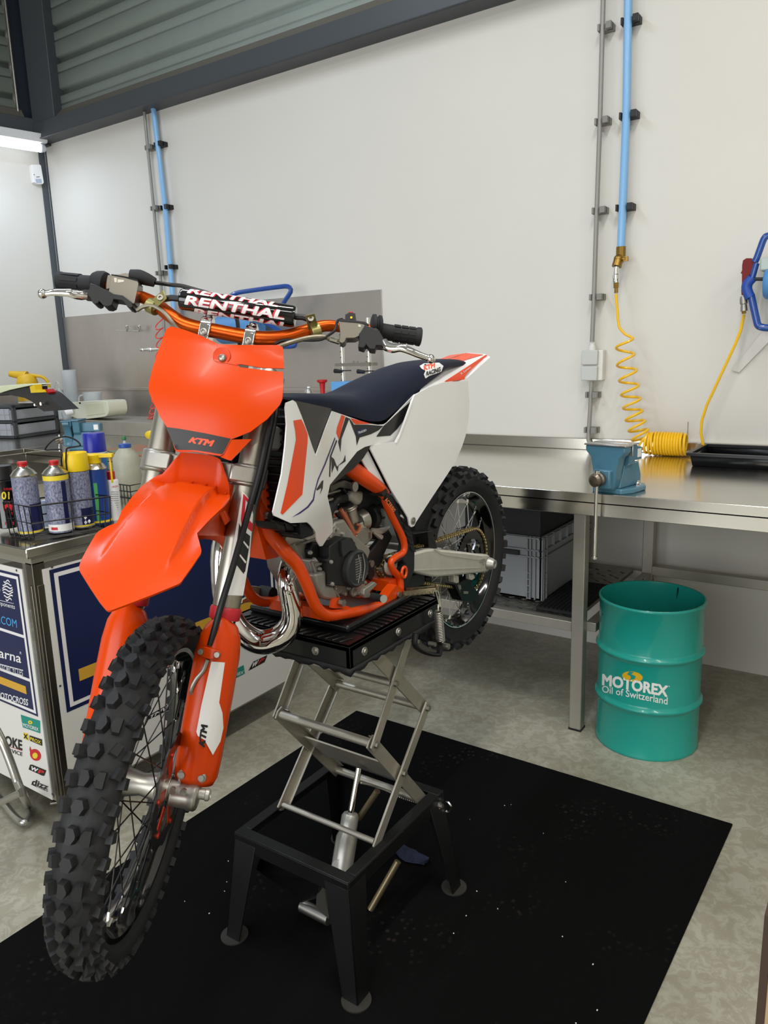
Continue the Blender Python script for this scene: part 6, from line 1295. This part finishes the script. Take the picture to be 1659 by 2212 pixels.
b = MB('k'); b.patch(Sg, ZK((1215, 410), (1245, 402), (1295, 412), (1365, 435), (1382, 455), (1370, 485), (1300, 497), (1255, 485), (1210, 460)), .004, .004, step=8); hc = bp('hose_clamp', b, m_orange, gdl, bevel=.001)
for q in ((1228, 440), (1348, 462)):
    b = MB('k'); p = Sg.loc(*ZK(q)[0], .004); b.turn(p, (1, 0, 0), [(0, .0062), (.003, .006), (.005, .005), (.005, .002)], 14); bp('clamp_bolt', b, m_galv, gdl)
# fork sticker
def gF(p): return FX+math.sqrt(max(.0279**2-(p[1]-FT)**2, .00004))
Sf = Surf('k', 0, gF, 1); fkl = [o for o in bpy.data.objects if o.name == 'fork_tube'][0]
b = MB('k'); b.patch(Sf, ZD((1385, 575), (1435, 640), (1468, 760), (1440, 1100), (1390, 1395), (1250, 1390), (1290, 1130)), .0005, 0, step=6); b.mt(1); b.patch(Sf, ZD((1392, 600), (1435, 645), (1440, 690), (1410, 650), (1400, 780), (1378, 840), (1372, 800)), .001, 0, step=6); b.patch(Sf, ZD((1430, 800), (1470, 840), (1462, 900), (1425, 870)), .001, 0, step=6)
b.mt(2); b.patch(Sf, ZD((1360, 830), (1380, 880), (1445, 930), (1440, 1000), (1402, 1235), (1335, 1150), (1340, 990)), .001, 0, step=6); b.mt(0)
b.patch(Sf, ZD((1375, 958), (1385, 955), (1435, 1015), (1430, 1032)), .0015, 0, step=6); b.patch(Sf, ZD((1352, 1070), (1362, 1065), (1415, 1130), (1408, 1145)), .0015, 0, step=6); bp('fork_sticker', b, [m_wht2, mat('crimson_print', '#c8202e', .35), m_blk2], fkl)
# triple clamps
for (a0, a1, nm) in ((.575, .618, 'lower_triple_clamp'), (.772, .802, 'upper_triple_clamp')):
    b = MB('k')
    for s_ in (1, -1): b.turn((FX, FT*s_, 0), (0, 0, 1), [(a0, .031), (a0+.004, .034), (a1-.004, .034), (a1, .031)], 28)
    b.prism([(FX+.030, -FT, a0+.004), (FX+.024, 0, a0+.004), (FX+.030, FT, a0+.004), (FX-.03, FT, a0+.004), (-.035, 0, a0+.004), (FX-.03, -FT, a0+.004)], (0, 0, a1-a0-.008))
    for s_ in (1, -1): b.prism([(FX+.030, s_*(FT-.034), a0+.006), (FX+.040, s_*(FT-.03), a0+.006), (FX+.036, s_*(FT+.01), a0+.006), (FX+.03, s_*(FT+.02), a0+.006)], (0, 0, a1-a0-.012))
    bp(nm, b, m_clamp, bevel=.004)
b = MB('k'); b.cyl((0, 0, .60), (0, 0, .80), .018, n=20); bp('steering_stem', b, m_alug)
# number plate
def gN(p): return .105-.9*(p[1]-.014)**2+.10*(p[2]-.72)*.0+.012*math.sin(max(0, min(1, (p[2]-.62)/.2))*math.pi)
SN = Surf('k', 0, gN, 1)
NP = ZA((862, 402), (842, 406), (825, 422), (785, 530), (745, 650), (724, 735), (720, 765), (726, 800), (745, 845), (790, 940), (832, 1005), (860, 1080), (880, 1140), (890, 1150), (1000, 1150), (1150, 1172), (1210, 1198), (1335, 1075), (1215, 1078), (1180, 1160), (1178, 1158), (1215, 1072), (1330, 1030), (1430, 955), (1505, 870), (1520, 835), (1527, 760), (1524, 672), (1460, 668), (1270, 645), (1250, 632), (1270, 626), (1400, 648), (1530, 652), (1527, 560), (1522, 525), (1500, 512), (1380, 512), (1240, 512), (1140, 508), (1085, 480), (1030, 455), (930, 420))
NP = [p for i, p in enumerate(NP) if i not in (19, 20)]
NP = ZA((862, 402), (842, 406), (825, 422), (785, 530), (745, 650), (724, 735), (720, 765), (726, 800), (745, 845), (790, 940), (832, 1005), (860, 1080), (880, 1140), (890, 1150), (1000, 1150), (1150, 1175), (1172, 1160), (1217, 1074), (1330, 1030), (1430, 955), (1505, 870), (1520, 835), (1527, 760), (1524, 672), (1460, 668), (1270, 645), (1250, 632), (1270, 626), (1400, 648), (1530, 652), (1527, 560), (1522, 525), (1500, 512), (1380, 512), (1240, 512), (1140, 508), (1085, 480), (1030, 455), (930, 420))
b = MB('k'); b.patch(SN, NP, 0, .004, step=9)
npl = bp('front_number_plate', b, m_orange, ang=50)
b = MB('k'); SNb = Surf('k', 0, lambda p: gN(p)-.25*max(0, p[1]-.062), 1); b.patch(SNb, ZA((1172, 1165), (1217, 1076), (1336, 1074), (1215, 1200), (1195, 1198), (1150, 1180)), -.001, .004, step=8); bp('plate_flap', b, m_orange, npl)
b = MB('k'); b.patch(SN, ZA((826, 1003), (900, 1012), (1060, 1040), (1212, 1072), (1172, 1150), (1160, 1165), (1000, 1140), (885, 1138), (860, 1080)), .0008, 0, step=8); b.mt(1); b.text(SN, 'KTM', ZA((958, 1095), (1110, 1122), (1118, 1082), (972, 1062)), .0013, .06, .25); bp('black_sticker', b, [m_blk2, m_org3], npl)
b = MB('k'); p = SN.loc(*ZA((1160, 578))[0], .001); b.turn(p, (1, 0, 0), [(.0005, .0165), (.002, .0155), (.0012, .012), (.0008, .001)], 28); bp('bolt_recess', b, mat('deep_orange', '#d23c04', .4), npl)
b = MB('k'); p = SN.loc(*ZA((1163, 592))[0], .002); b.turn(p, (1, 0, 0), [(0, .0075), (.003, .007), (.005, .005), (.003, .002)], 16); bp('plate_bolt', b, m_galv, npl)
b = MB('k'); b.patch(SN, ZA((1128, 505), (1134, 508), (1120, 600), (1250, 628), (1250, 634), (1112, 606)), .0012, .002, step=9); b.patch(SN, ZA((1040, 457), (1048, 460), (1075, 520), (1112, 600), (1104, 602), (1066, 524)), .0010, .002, step=9); bp('plate_crease', b, m_orange, npl)
b = MB('k'); b.tube([(.075, .03, .79), (.09, .09, .782), (.088, .125, .775)], .004, 8); bp('plate_strap', b, m_silver, npl)
# front fender: centre line and crown fitted to the photograph
def gFe(p): return .562+.115*p[0]-1.601*p[0]**2-.834*p[1]**2
class FSurf:
    fr = 'k'
    def put(s, px, py, off=0., mir=False):
        o = FR['k'][0].T@(CAM-FR['k'][1]); d = FR['k'][0].T@ray(px, py); a0, m, n_, k_ = .562, .115, -1.601, .834
        c0 = o[2]-a0-m*o[0]-n_*o[0]**2+k_*o[1]**2; c1_ = d[2]-m*d[0]-2*n_*o[0]*d[0]+2*k_*o[1]*d[1]; c2 = -n_*d[0]**2+k_*d[1]**2
        D = max(c1_*c1_-4*c2*c0, 0); l_ = [(-c1_-math.sqrt(D))/(2*c2), (-c1_+math.sqrt(D))/(2*c2)]; l_ = [x for x in l_ if x > .3] or [1.2]
        p = o+min(l_, key=lambda r_: abs(r_-1.15))*d
        nn = np.array([-(m+2*n_*p[0]), 2*k_*p[1], 1.]); nn /= np.linalg.norm(nn); p = p+nn*(off+relief(p))
        return T('k', p)
def relief(p):
    f, t_ = p[0], abs(p[1]); cr = .036+.012*min(1, max(0, (f-.05)/.25)); x = t_-cr     # raised centre ridge, sunken shoulders
    e = sm01((f+.04)/.06)*(1-sm01((f-.27)/.09)); return e*(-.011*sm01(x/.004)+.007*sm01((x-.010)/.03))
FS = FSurf()
FE = ZD((870, 275), (1000, 285), (1130, 300), (1215, 330), (1245, 345), (1262, 400), (1285, 480), (1290, 550), (1290, 622), (1235, 690), (1110, 800), (1035, 872), (1045, 930), (1066, 1030), (1062, 1055), (985, 1175), (905, 1290), (890, 1302), (700, 1380), (520, 1450), (370, 1506), (340, 1512), (320, 1500), (270, 1440), (190, 1320), (115, 1200), (110, 1170), (130, 1110), (185, 1000), (235, 905), (260, 875), (330, 825), (400, 785), (440, 700), (520, 600), (600, 520), (690, 460), (760, 420), (800, 365), (845, 300))
b = MB('k'); b.patch(FS, FE, 0, .004, step=5); fe = bp('front_fender', b, m_orange, ang=60)
b = MB('k'); b.text(FS, 'KTM', ZD((962, 350), (1105, 368), (1118, 340), (975, 325)), .0012, .05, .25); bp('embossed_lettering', b, m_orange, fe)
# fender rear part behind the fork and side walls
b = MB('k'); R_ = []
for f_, hw, a_ in ((.10, .075, .548), (.05, .072, .560), (.0, .066, .556), (-.05, .062, .530), (-.10, .060, .500), (-.13, .058, .47)):
    R_.append([np.array([f_, hw*u_, a_-.05*abs(u_)**2.5-.004]) for u_ in np.linspace(-1, 1, 11)])
n = 11; b.add([p for r_ in R_ for p in r_], [(i*n+j, i*n+j+1, (i+1)*n+j+1, (i+1)*n+j) for i in range(len(R_)-1) for j in range(n-1)]); bp('fender_rear_section', b, m_orange, fe, solid=.003, ang=60)
b = MB('k'); P_ = [hit(x, y, 'k', 1, .062) for x, y in ZD((1110, 800), (1290, 625), (1300, 560), (1290, 760), (1250, 930), (1150, 928), (1040, 925), (1035, 880))]; b.prism(P_, (0, -.003, 0)); bp('fender_side_wall', b, m_orange, fe)
# handlebar
Lb = .9308
def kp(px, py, f_): return hit(px, py, 'k', 0, f_)
bar = [kp(138, 607, -.055), kp(205, 615, -.045), kp(262, 626, -.035), kp(302, 640, -.02), kp(335, 656, -.008), kp(362, 677, .0), kp(392, 697, .003), kp(425, 708, .004), kp(460, 714, .004), kp(530, 727, .004), kp(580, 731, .003), kp(620, 727, .0), kp(660, 715, -.008), kp(700, 704, -.02), kp(738, 706, -.032), kp(800, 713, -.045), kp(905, 727, -.055)]
print('bar', [np.round(p, 3) for p in bar[::2]])
b = MB('k'); b.tube(bar, [.011, .011, .0115, .012, .0135, .0145, .0145, .0145, .0145, .0145, .0145, .0145, .0135, .012, .0115, .011, .011], 18, sm=6); hb = bp('handlebar', b, m_orangea)
for q in ((448, 705), (543, 724)):
    c = kp(q[0], q[1], .004); b = MB('k'); b.bb(c[0]-.02, c[0]+.02, c[1]-.011, c[1]+.011, .80, c[2]); b.turn((c[0], c[1]-.011, c[2]), (0, 1, 0), [(0, .017), (0, .0195), (.022, .0195), (.022, .017)], 24); b.cyl((c[0]+.0, c[1], c[2]+.014), (c[0]+.0, c[1], c[2]+.024), .009, n=12)
    cl = bp('bar_clamp', b, m_chrome, None, bevel=.002)
    b = MB('k'); b.turn((c[0]+.019, c[1], c[2]-.018), (1, 0, 0), [(0, .0075), (.004, .007), (.005, .004), (.003, .003)], 12); bp('clamp_bolt', b, m_galv, cl)
# bar pad
pa, pb_ = kp(393, 646, .02), kp(636, 684, .02); dv = pb_-pa; Lp = float(np.linalg.norm(dv)); dv /= Lp; ru = np.cross(dv, [1., 0, 0]); ru /= np.linalg.norm(ru); rf_ = np.cross(ru, dv)
if rf_[0] < 0: rf_ = -rf_
if ru[2] < 0: ru = -ru
Rp = .0215
b = MB('k'); b.turn(pa, dv, [(-.003, .012), (-.002, .019), (.003, Rp), (Lp-.003, Rp), (Lp+.002, .019), (Lp+.003, .012)], 36); bpad = bp('bar_pad', b, m_blackg)
# direction towards camera around pad
cdir = FR['k'][0].T@(CAM-T('k', (pa+pb_)/2)); cang = math.atan2(cdir@ru, cdir@rf_)
def padpt(u, a, rr_): return pa+dv*(u*Lp)+rr_*(math.cos(a)*rf_+math.sin(a)*ru)
b = MB('k')
for k, (off, u0, u1) in enumerate(((1.05, .06, .86), (-.02, .05, .93), (-1.08, .12, .97), (2.2, .05, .9), (-2.2, .05, .9))):
    hgt = .84
    for mi, bo, ex2 in ((1, .085, .0003), (0, .036, .0007)):
        b.mt(mi); b.text3(lambda u, v, l_: padpt(u0+(u1-u0)*u, cang+off+(v-.5)*hgt, Rp+ex2+l_), 'RENTHAL', bo, .15)
bp('pad_lettering', b, [m_pwht, mat('crimson_print', '#c8202e', .35)], bpad)
m_gold = mat('gold_bracket', '#a29a62', .35, .8)
for q, q2, f_ in (((348, 645), (322, 668), .0), ((672, 690), (678, 716), -.005)):
    p0_, p1_ = kp(q[0], q[1], .022), kp(q2[0], q2[1], f_); ci = kp(q2[0]+(2 if q[0] > 500 else 8), q2[1]+(0 if q[0] > 500 else -6), f_)
    b = MB('k'); d_ = p1_-p0_; s_ = np.cross(d_, [1., 0, 0]); s_ /= np.linalg.norm(s_); b.prism([p0_-s_*.0095-d_*.35, p0_+s_*.0095-d_*.35, p1_+s_*.0105, p1_-s_*.0105], (.004, 0, 0)); 
    bd_ = bar[4]-bar[3] if q[0] < 500 else bar[13]-bar[12]; bd_ = bd_/np.linalg.norm(bd_); b.turn(ci-bd_*.009, bd_, [(0, .0135), (0, .0155), (.019, .0155), (.019, .0135)], 20)
    br = bp('crossbar_bracket', b, m_gold, None, bevel=.001)
    b = MB('k'); b.turn(p0_+[.004, 0, 0], (1, 0, 0), [(0, .0065), (.004, .006), (.004, .003), (.001, .002)], 14); bp('bracket_bolt', b, m_galv, br)
    e_ = pa if q[0] < 500 else pb_; b = MB('k'); b.tube([p0_+[-.004, 0, 0], (p0_+e_)/2+[0, 0, .002], e_], .0065, 8); bp('crossbar_end', b, m_black, None)
# grips
def grip(p_in, p_out, nm):
    d_ = p_out-p_in; L_ = float(np.linalg.norm(d_)); b = MB('k'); b.turn(p_in, d_, [(0, .0165), (.004, .018), (.02, .0172), (L_*.5, .0165), (L_-.012, .0172), (L_-.006, .0195), (L_, .0195), (L_+.002, .016), (L_+.003, .004)], 24)
    g_ = bp('grip', b, m_rub2); b = MB('k'); dn_ = d_/L_; u_, v_ = basis(dn_)
    for an in np.linspace(0, 6.28, 9)[:-1]:
        for k in (.42, .58, .74): pt = p_in+d_*k; rr_ = math.cos(an)*u_+math.sin(an)*v_; tt_ = np.cross(dn_, rr_); b.prism([pt+rr_*.0172-tt_*.004, pt+rr_*.0172+tt_*.004, pt+dn_*.013+rr_*.0172+tt_*.004, pt+dn_*.013+rr_*.0172-tt_*.004], rr_*.0012)
    bp('grip_block', b, m_rub2, g_)
grip(kp(808, 714, -.045), kp(908, 728, -.055), 'l'); grip(kp(208, 615, -.045), kp(128, 607, -.055), 'r')
# left-hand controls (picture right)
b = MB('k'); Sm = Surf('k', 0, .0, 1)
b.patch(Sm, ZE((1072, 545), (1090, 530), (1290, 560), (1320, 600), (1280, 660), (1210, 690), (1140, 690), (1130, 720), (1105, 735), (1080, 720), (1085, 640)), .012, .03, step=8); mc1 = bp('master_cylinder', b, mat('champagne_alloy', '#7d786e', .35, .85), bevel=.003)
b = MB('k'); b.patch(Sm, ZE((1070, 540), (1100, 526), (1300, 552), (1330, 572), (1325, 582), (1250, 562), (1085, 548)), .0135, .033, step=8); b.patch(Sm, ZE((1130, 480), (1165, 462), (1215, 470), (1218, 500), (1225, 545), (1128, 535)), .006, .02, step=8); bp('reservoir_cap', b, m_black, mc1, bevel=.0015)
b = MB('k'); p = kp(*ZE((1176, 462))[0], .0); b.turn(p, (0, 0, 1), [(-.003, .006), (.002, .005), (.003, .002)], 12); bp('kill_button', b, m_red, mc1)
b = MB('k'); b.patch(Sm, ZE((1172, 500), (1190, 498), (1190, 515), (1174, 517)), .0075, .001, step=8); bp('tiny_label', b, m_yel, mc1)
b = MB('k'); b.patch(Sm, ZE((1240, 575), (1262, 577), (1262, 597), (1242, 594)), .013, .0005, step=8); bp('faint_mark', b, mat('faint_print', '#c2beb0', .4), mc1)
b = MB('k'); b.patch(Sm, ZE((1300, 585), (1420, 640), (1450, 690), (1470, 740), (1455, 770), (1395, 765), (1385, 800), (1340, 795), (1310, 755), (1290, 790), (1240, 775), (1250, 700), (1245, 670)), .022, .03, step=8); b.cyl(kp(*ZE((1380, 640))[0], .0), kp(*ZE((1380, 640))[0], -.03), .012); bp('lever_perch', b, m_black, None, bevel=.003)
b = MB('k'); p = kp(*ZE((1350, 560))[0], -.03); dd_ = bar[15]-bar[14]; dd_ /= np.linalg.norm(dd_); b.turn(p, dd_, [(0, .016), (.002, .022), (.008, .0225), (.01, .018), (.013, .018), (.015, .0215), (.02, .021), (.022, .016)], 24); bp('throttle_flange', b, m_rub2)
def lever(pts, par, nm):
    P_ = [kp(x, y, f_) for x, y, f_ in pts]; b = MB('k'); b.tube(P_, [.0045, .0065, .0065, .0055, .005, .0045, .004], 12, sm=4, flat=1.5); d_ = P_[-1]-P_[-2]; d_ /= np.linalg.norm(d_); b.sphere(P_[-1]+d_*.004, .0095, 16, 10); bp(nm, b, m_chrome)
zE = lambda x, y: ZE((x, y))[0]
def lv(pts, nm): lever(pts, None, nm)
zh = lambda x, y, f_: (*ZH((x, y))[0], f_)
lv([zh(870, 350, .02), zh(900, 405, .025), zh(960, 425, .03), zh(1040, 420, .035), zh(1130, 450, .036), zh(1220, 490, .034), zh(1320, 525, .03)], 'clutch_lever')
zg = lambda x, y, f_: (*ZG((x, y))[0], f_)
lv([zg(560, 310, .02), zg(500, 300, .025), zg(430, 290, .03), zg(360, 275, .034), zg(280, 270, .035), zg(190, 268, .034), zg(82, 282, .03)], 'brake_lever')
# right-hand controls (picture left)
b = MB('k'); b.patch(Sm, ZG((862, 100), (1000, 120), (1150, 165), (1160, 200), (1140, 300), (1115, 415), (1090, 425), (1000, 380), (870, 310), (830, 290), (845, 180)), .014, .03, step=8); mc2 = bp('master_cylinder', b, MATS['champagne_alloy'], bevel=.004)
b = MB('k'); b.patch(Sm, ZG((862, 96), (1000, 118), (1152, 155), (1160, 175), (1140, 172), (1000, 135), (862, 108)), .0152, .033, step=8); bp('reservoir_cap', b, m_blackg, mc2)
b = MB('k'); b.patch(Sm, ZG((890, 135), (920, 138), (920, 185), (895, 185)), .0146, .0005, step=8); b.patch(Sm, ZG((930, 152), (1000, 160), (998, 180), (930, 190)), .0146, .0005, step=8); bp('pale_label', b, mat('faint_print', '#c2beb0', .4), mc2)
b = MB('k'); b.patch(Sm, ZG((780, 62), (900, 48), (980, 35), (1040, 45), (1045, 110), (1000, 120), (862, 98), (840, 200), (760, 220), (765, 130)), -.006, .03, step=8); bp('throttle_housing', b, MATS['champagne_alloy'], None, bevel=.006)
b = MB('k'); b.tube([kp(*ZG((1050, 85))[0], -.01), kp(*ZG((1150, 95))[0], -.01), kp(*ZG((1240, 125))[0], -.012), kp(*ZG((1320, 158))[0], -.015)], [.013, .0145, .0125, .0095], 16, sm=3); cb_ = bp('cable_boot', b, m_rub2)
b = MB('k'); b.tube([kp(*ZG((1320, 158))[0], -.015), kp(*ZG((1480, 180))[0], -.03), kp(410, 622, -.03), kp(500, 660, -.04), kp(520, 760, -.05)], .0042, 8, sm=5); bp('throttle_cable', b, m_black, cb_)
b = MB('k'); b.patch(Sm, ZG((640, 210), (700, 225), (830, 290), (900, 330), (1000, 345), (1100, 420), (1110, 470), (1090, 485), (1050, 470), (1000, 400), (900, 385), (880, 450), (840, 468), (790, 462), (740, 405), (730, 430), (700, 440), (665, 425), (640, 360), (545, 350), (540, 285), (630, 280)), .022, .03, step=8); bp('lever_perch', b, m_black, None, bevel=.004)
b = MB('k'); p = kp(*ZG((735, 160))[0], -.035); dd_ = bar[1]-bar[2]; dd_ /= np.linalg.norm(dd_); b.turn(p, dd_, [(-.01, .016), (-.008, .022), (0, .024), (.012, .022), (.02, .018)], 24); bp('throttle_flange', b, m_rub2)
# brake line and clutch line
m_line = mat('olive_line', '#77705f', .35, .4)
b = MB('k'); b.tube([kp(*q, f_) for q, f_ in ((ZG((1115, 470))[0], .01), (ZG((1200, 425))[0], .012), (ZG((1300, 420))[0], .014), (ZG((1420, 490))[0], .016), (ZG((1530, 620))[0], .02), ((385, 712), .03), ((430, 740), .05))], .0042, 8, sm=5); bp('brake_line', b, m_line)
b = MB('k'); b.tube([kp(*ZE((1090, 705))[0], .0), kp(*ZE((1000, 680))[0], .01), kp(*ZE((940, 662))[0], .015), kp(*ZE((820, 670))[0], .02), kp(*ZE((680, 705))[0], .025), kp(*ZE((590, 735))[0], .03), kp(560, 765, .03)], .0048, 8, sm=5); cl_ = bp('clutch_line', b, m_line)
b = MB('k'); b.cyl(kp(*ZE((1075, 705))[0], .0), kp(*ZE((990, 678))[0], .011), .0058, n=8); bp('line_fitting', b, m_chrome, cl_)
b = MB('k'); b.tube([kp(*ZE((1105, 510))[0], .0), kp(*ZE((1060, 530))[0], .005), kp(*ZE((1045, 600))[0], .01), kp(*ZE((990, 645))[0], .014), kp(*ZE((900, 690))[0], .02), kp(*ZE((620, 690))[0], .022), kp(*ZE((530, 720))[0], .02)], .0028, 7, sm=5); bp('switch_wire', b, m_black)
# front brake hose down the fork
b = MB('k'); b.tube([kp(589, 870, .055), kp(585, 905, .06), kp(573, 960, .062), kp(560, 1020, .066), kp(541, 1090, .066), kp(520, 1165, .066), kp(500, 1235, .066), kp(480, 1300, .068), kp(466, 1350, .066), kp(454, 1394, .062)], .0062, 10, sm=5); bh = bp('front_brake_hose', b, m_black)
b = MB('k'); b.tube([kp(598, 870, .045), kp(594, 905, .05), kp(582, 965, .052), kp(568, 1030, .055), kp(552, 1090, .058)], .0050, 8, sm=5); bp('second_hose', b, m_black, bh)
b = MB('k'); b.tube([kp(449, 1425, .070), kp(440, 1448, .068), kp(424, 1468, .064), kp(414, 1490, .060), kp(415, 1508, .05), kp(410, 1560, .03)], .0042, 8, sm=5); bp('hose_lower_section', b, m_galv, bh)
# axle front
b = MB('k'); b.cyl((.052, -.11, 0), (.052, .118, 0), .010, n=20); b.turn((.052, .119, 0), (0, 1, 0), [(0, .012), (.006, .011), (.008, .007), (.002, .006)], 20); b.cyl((.052, .05, 0), (.052, .07, 0), .016, n=20); bp('front_axle', b, m_silver)
# ================================================================== lighting
def area(name, loc, sx, sy, power, col, rotx=0, rotz=0):
    l = bpy.data.lights.new(name, 'AREA'); l.shape = 'RECTANGLE'; l.size = sx; l.size_y = sy; l.energy = power; l.color = col
    o = bpy.data.objects.new(name, l); COL.objects.link(o); o.location = loc; o.rotation_euler = (rotx, 0, rotz); return o
warm = (1, .97, .91); cool = (.86, .93, 1)
for i, (x, y) in enumerate(((-.3, 1.2), (-.3, -1.2), (2.2, 1.0), (-2.9, 1.2), (-2.9, -1.2), (2.2, -1.4))):
    area('ceiling_strip', (x, y, 4.35), .14, 1.7, 50 if x > -2 else 46, warm if x > -2 else (.76, .86, 1))
area('daylight_fill', (-1.2, -4.4, 1.9), 5.5, 2.6, 215, (.93, .96, 1), rotx=math.radians(90))  # added frontal fill standing in for daylight; the front wall has no opening
o = T('l', (.95, .45, 2.98)); area('tube_light', tuple(o), 1.4, .06, 13, (.70, .82, 1), rotz=math.radians(78))
wd = bpy.data.worlds.new('world'); bpy.context.scene.world = wd; wd.use_nodes = True; wd.node_tree.nodes['Background'].inputs[0].default_value = (.8, .85, .9, 1); wd.node_tree.nodes['Background'].inputs[1].default_value = .3
sc = bpy.context.scene; sc.view_settings.view_transform = 'Standard'; sc.view_settings.look = 'None'; sc.view_settings.exposure = -0.04; sc.view_settings.gamma = 1
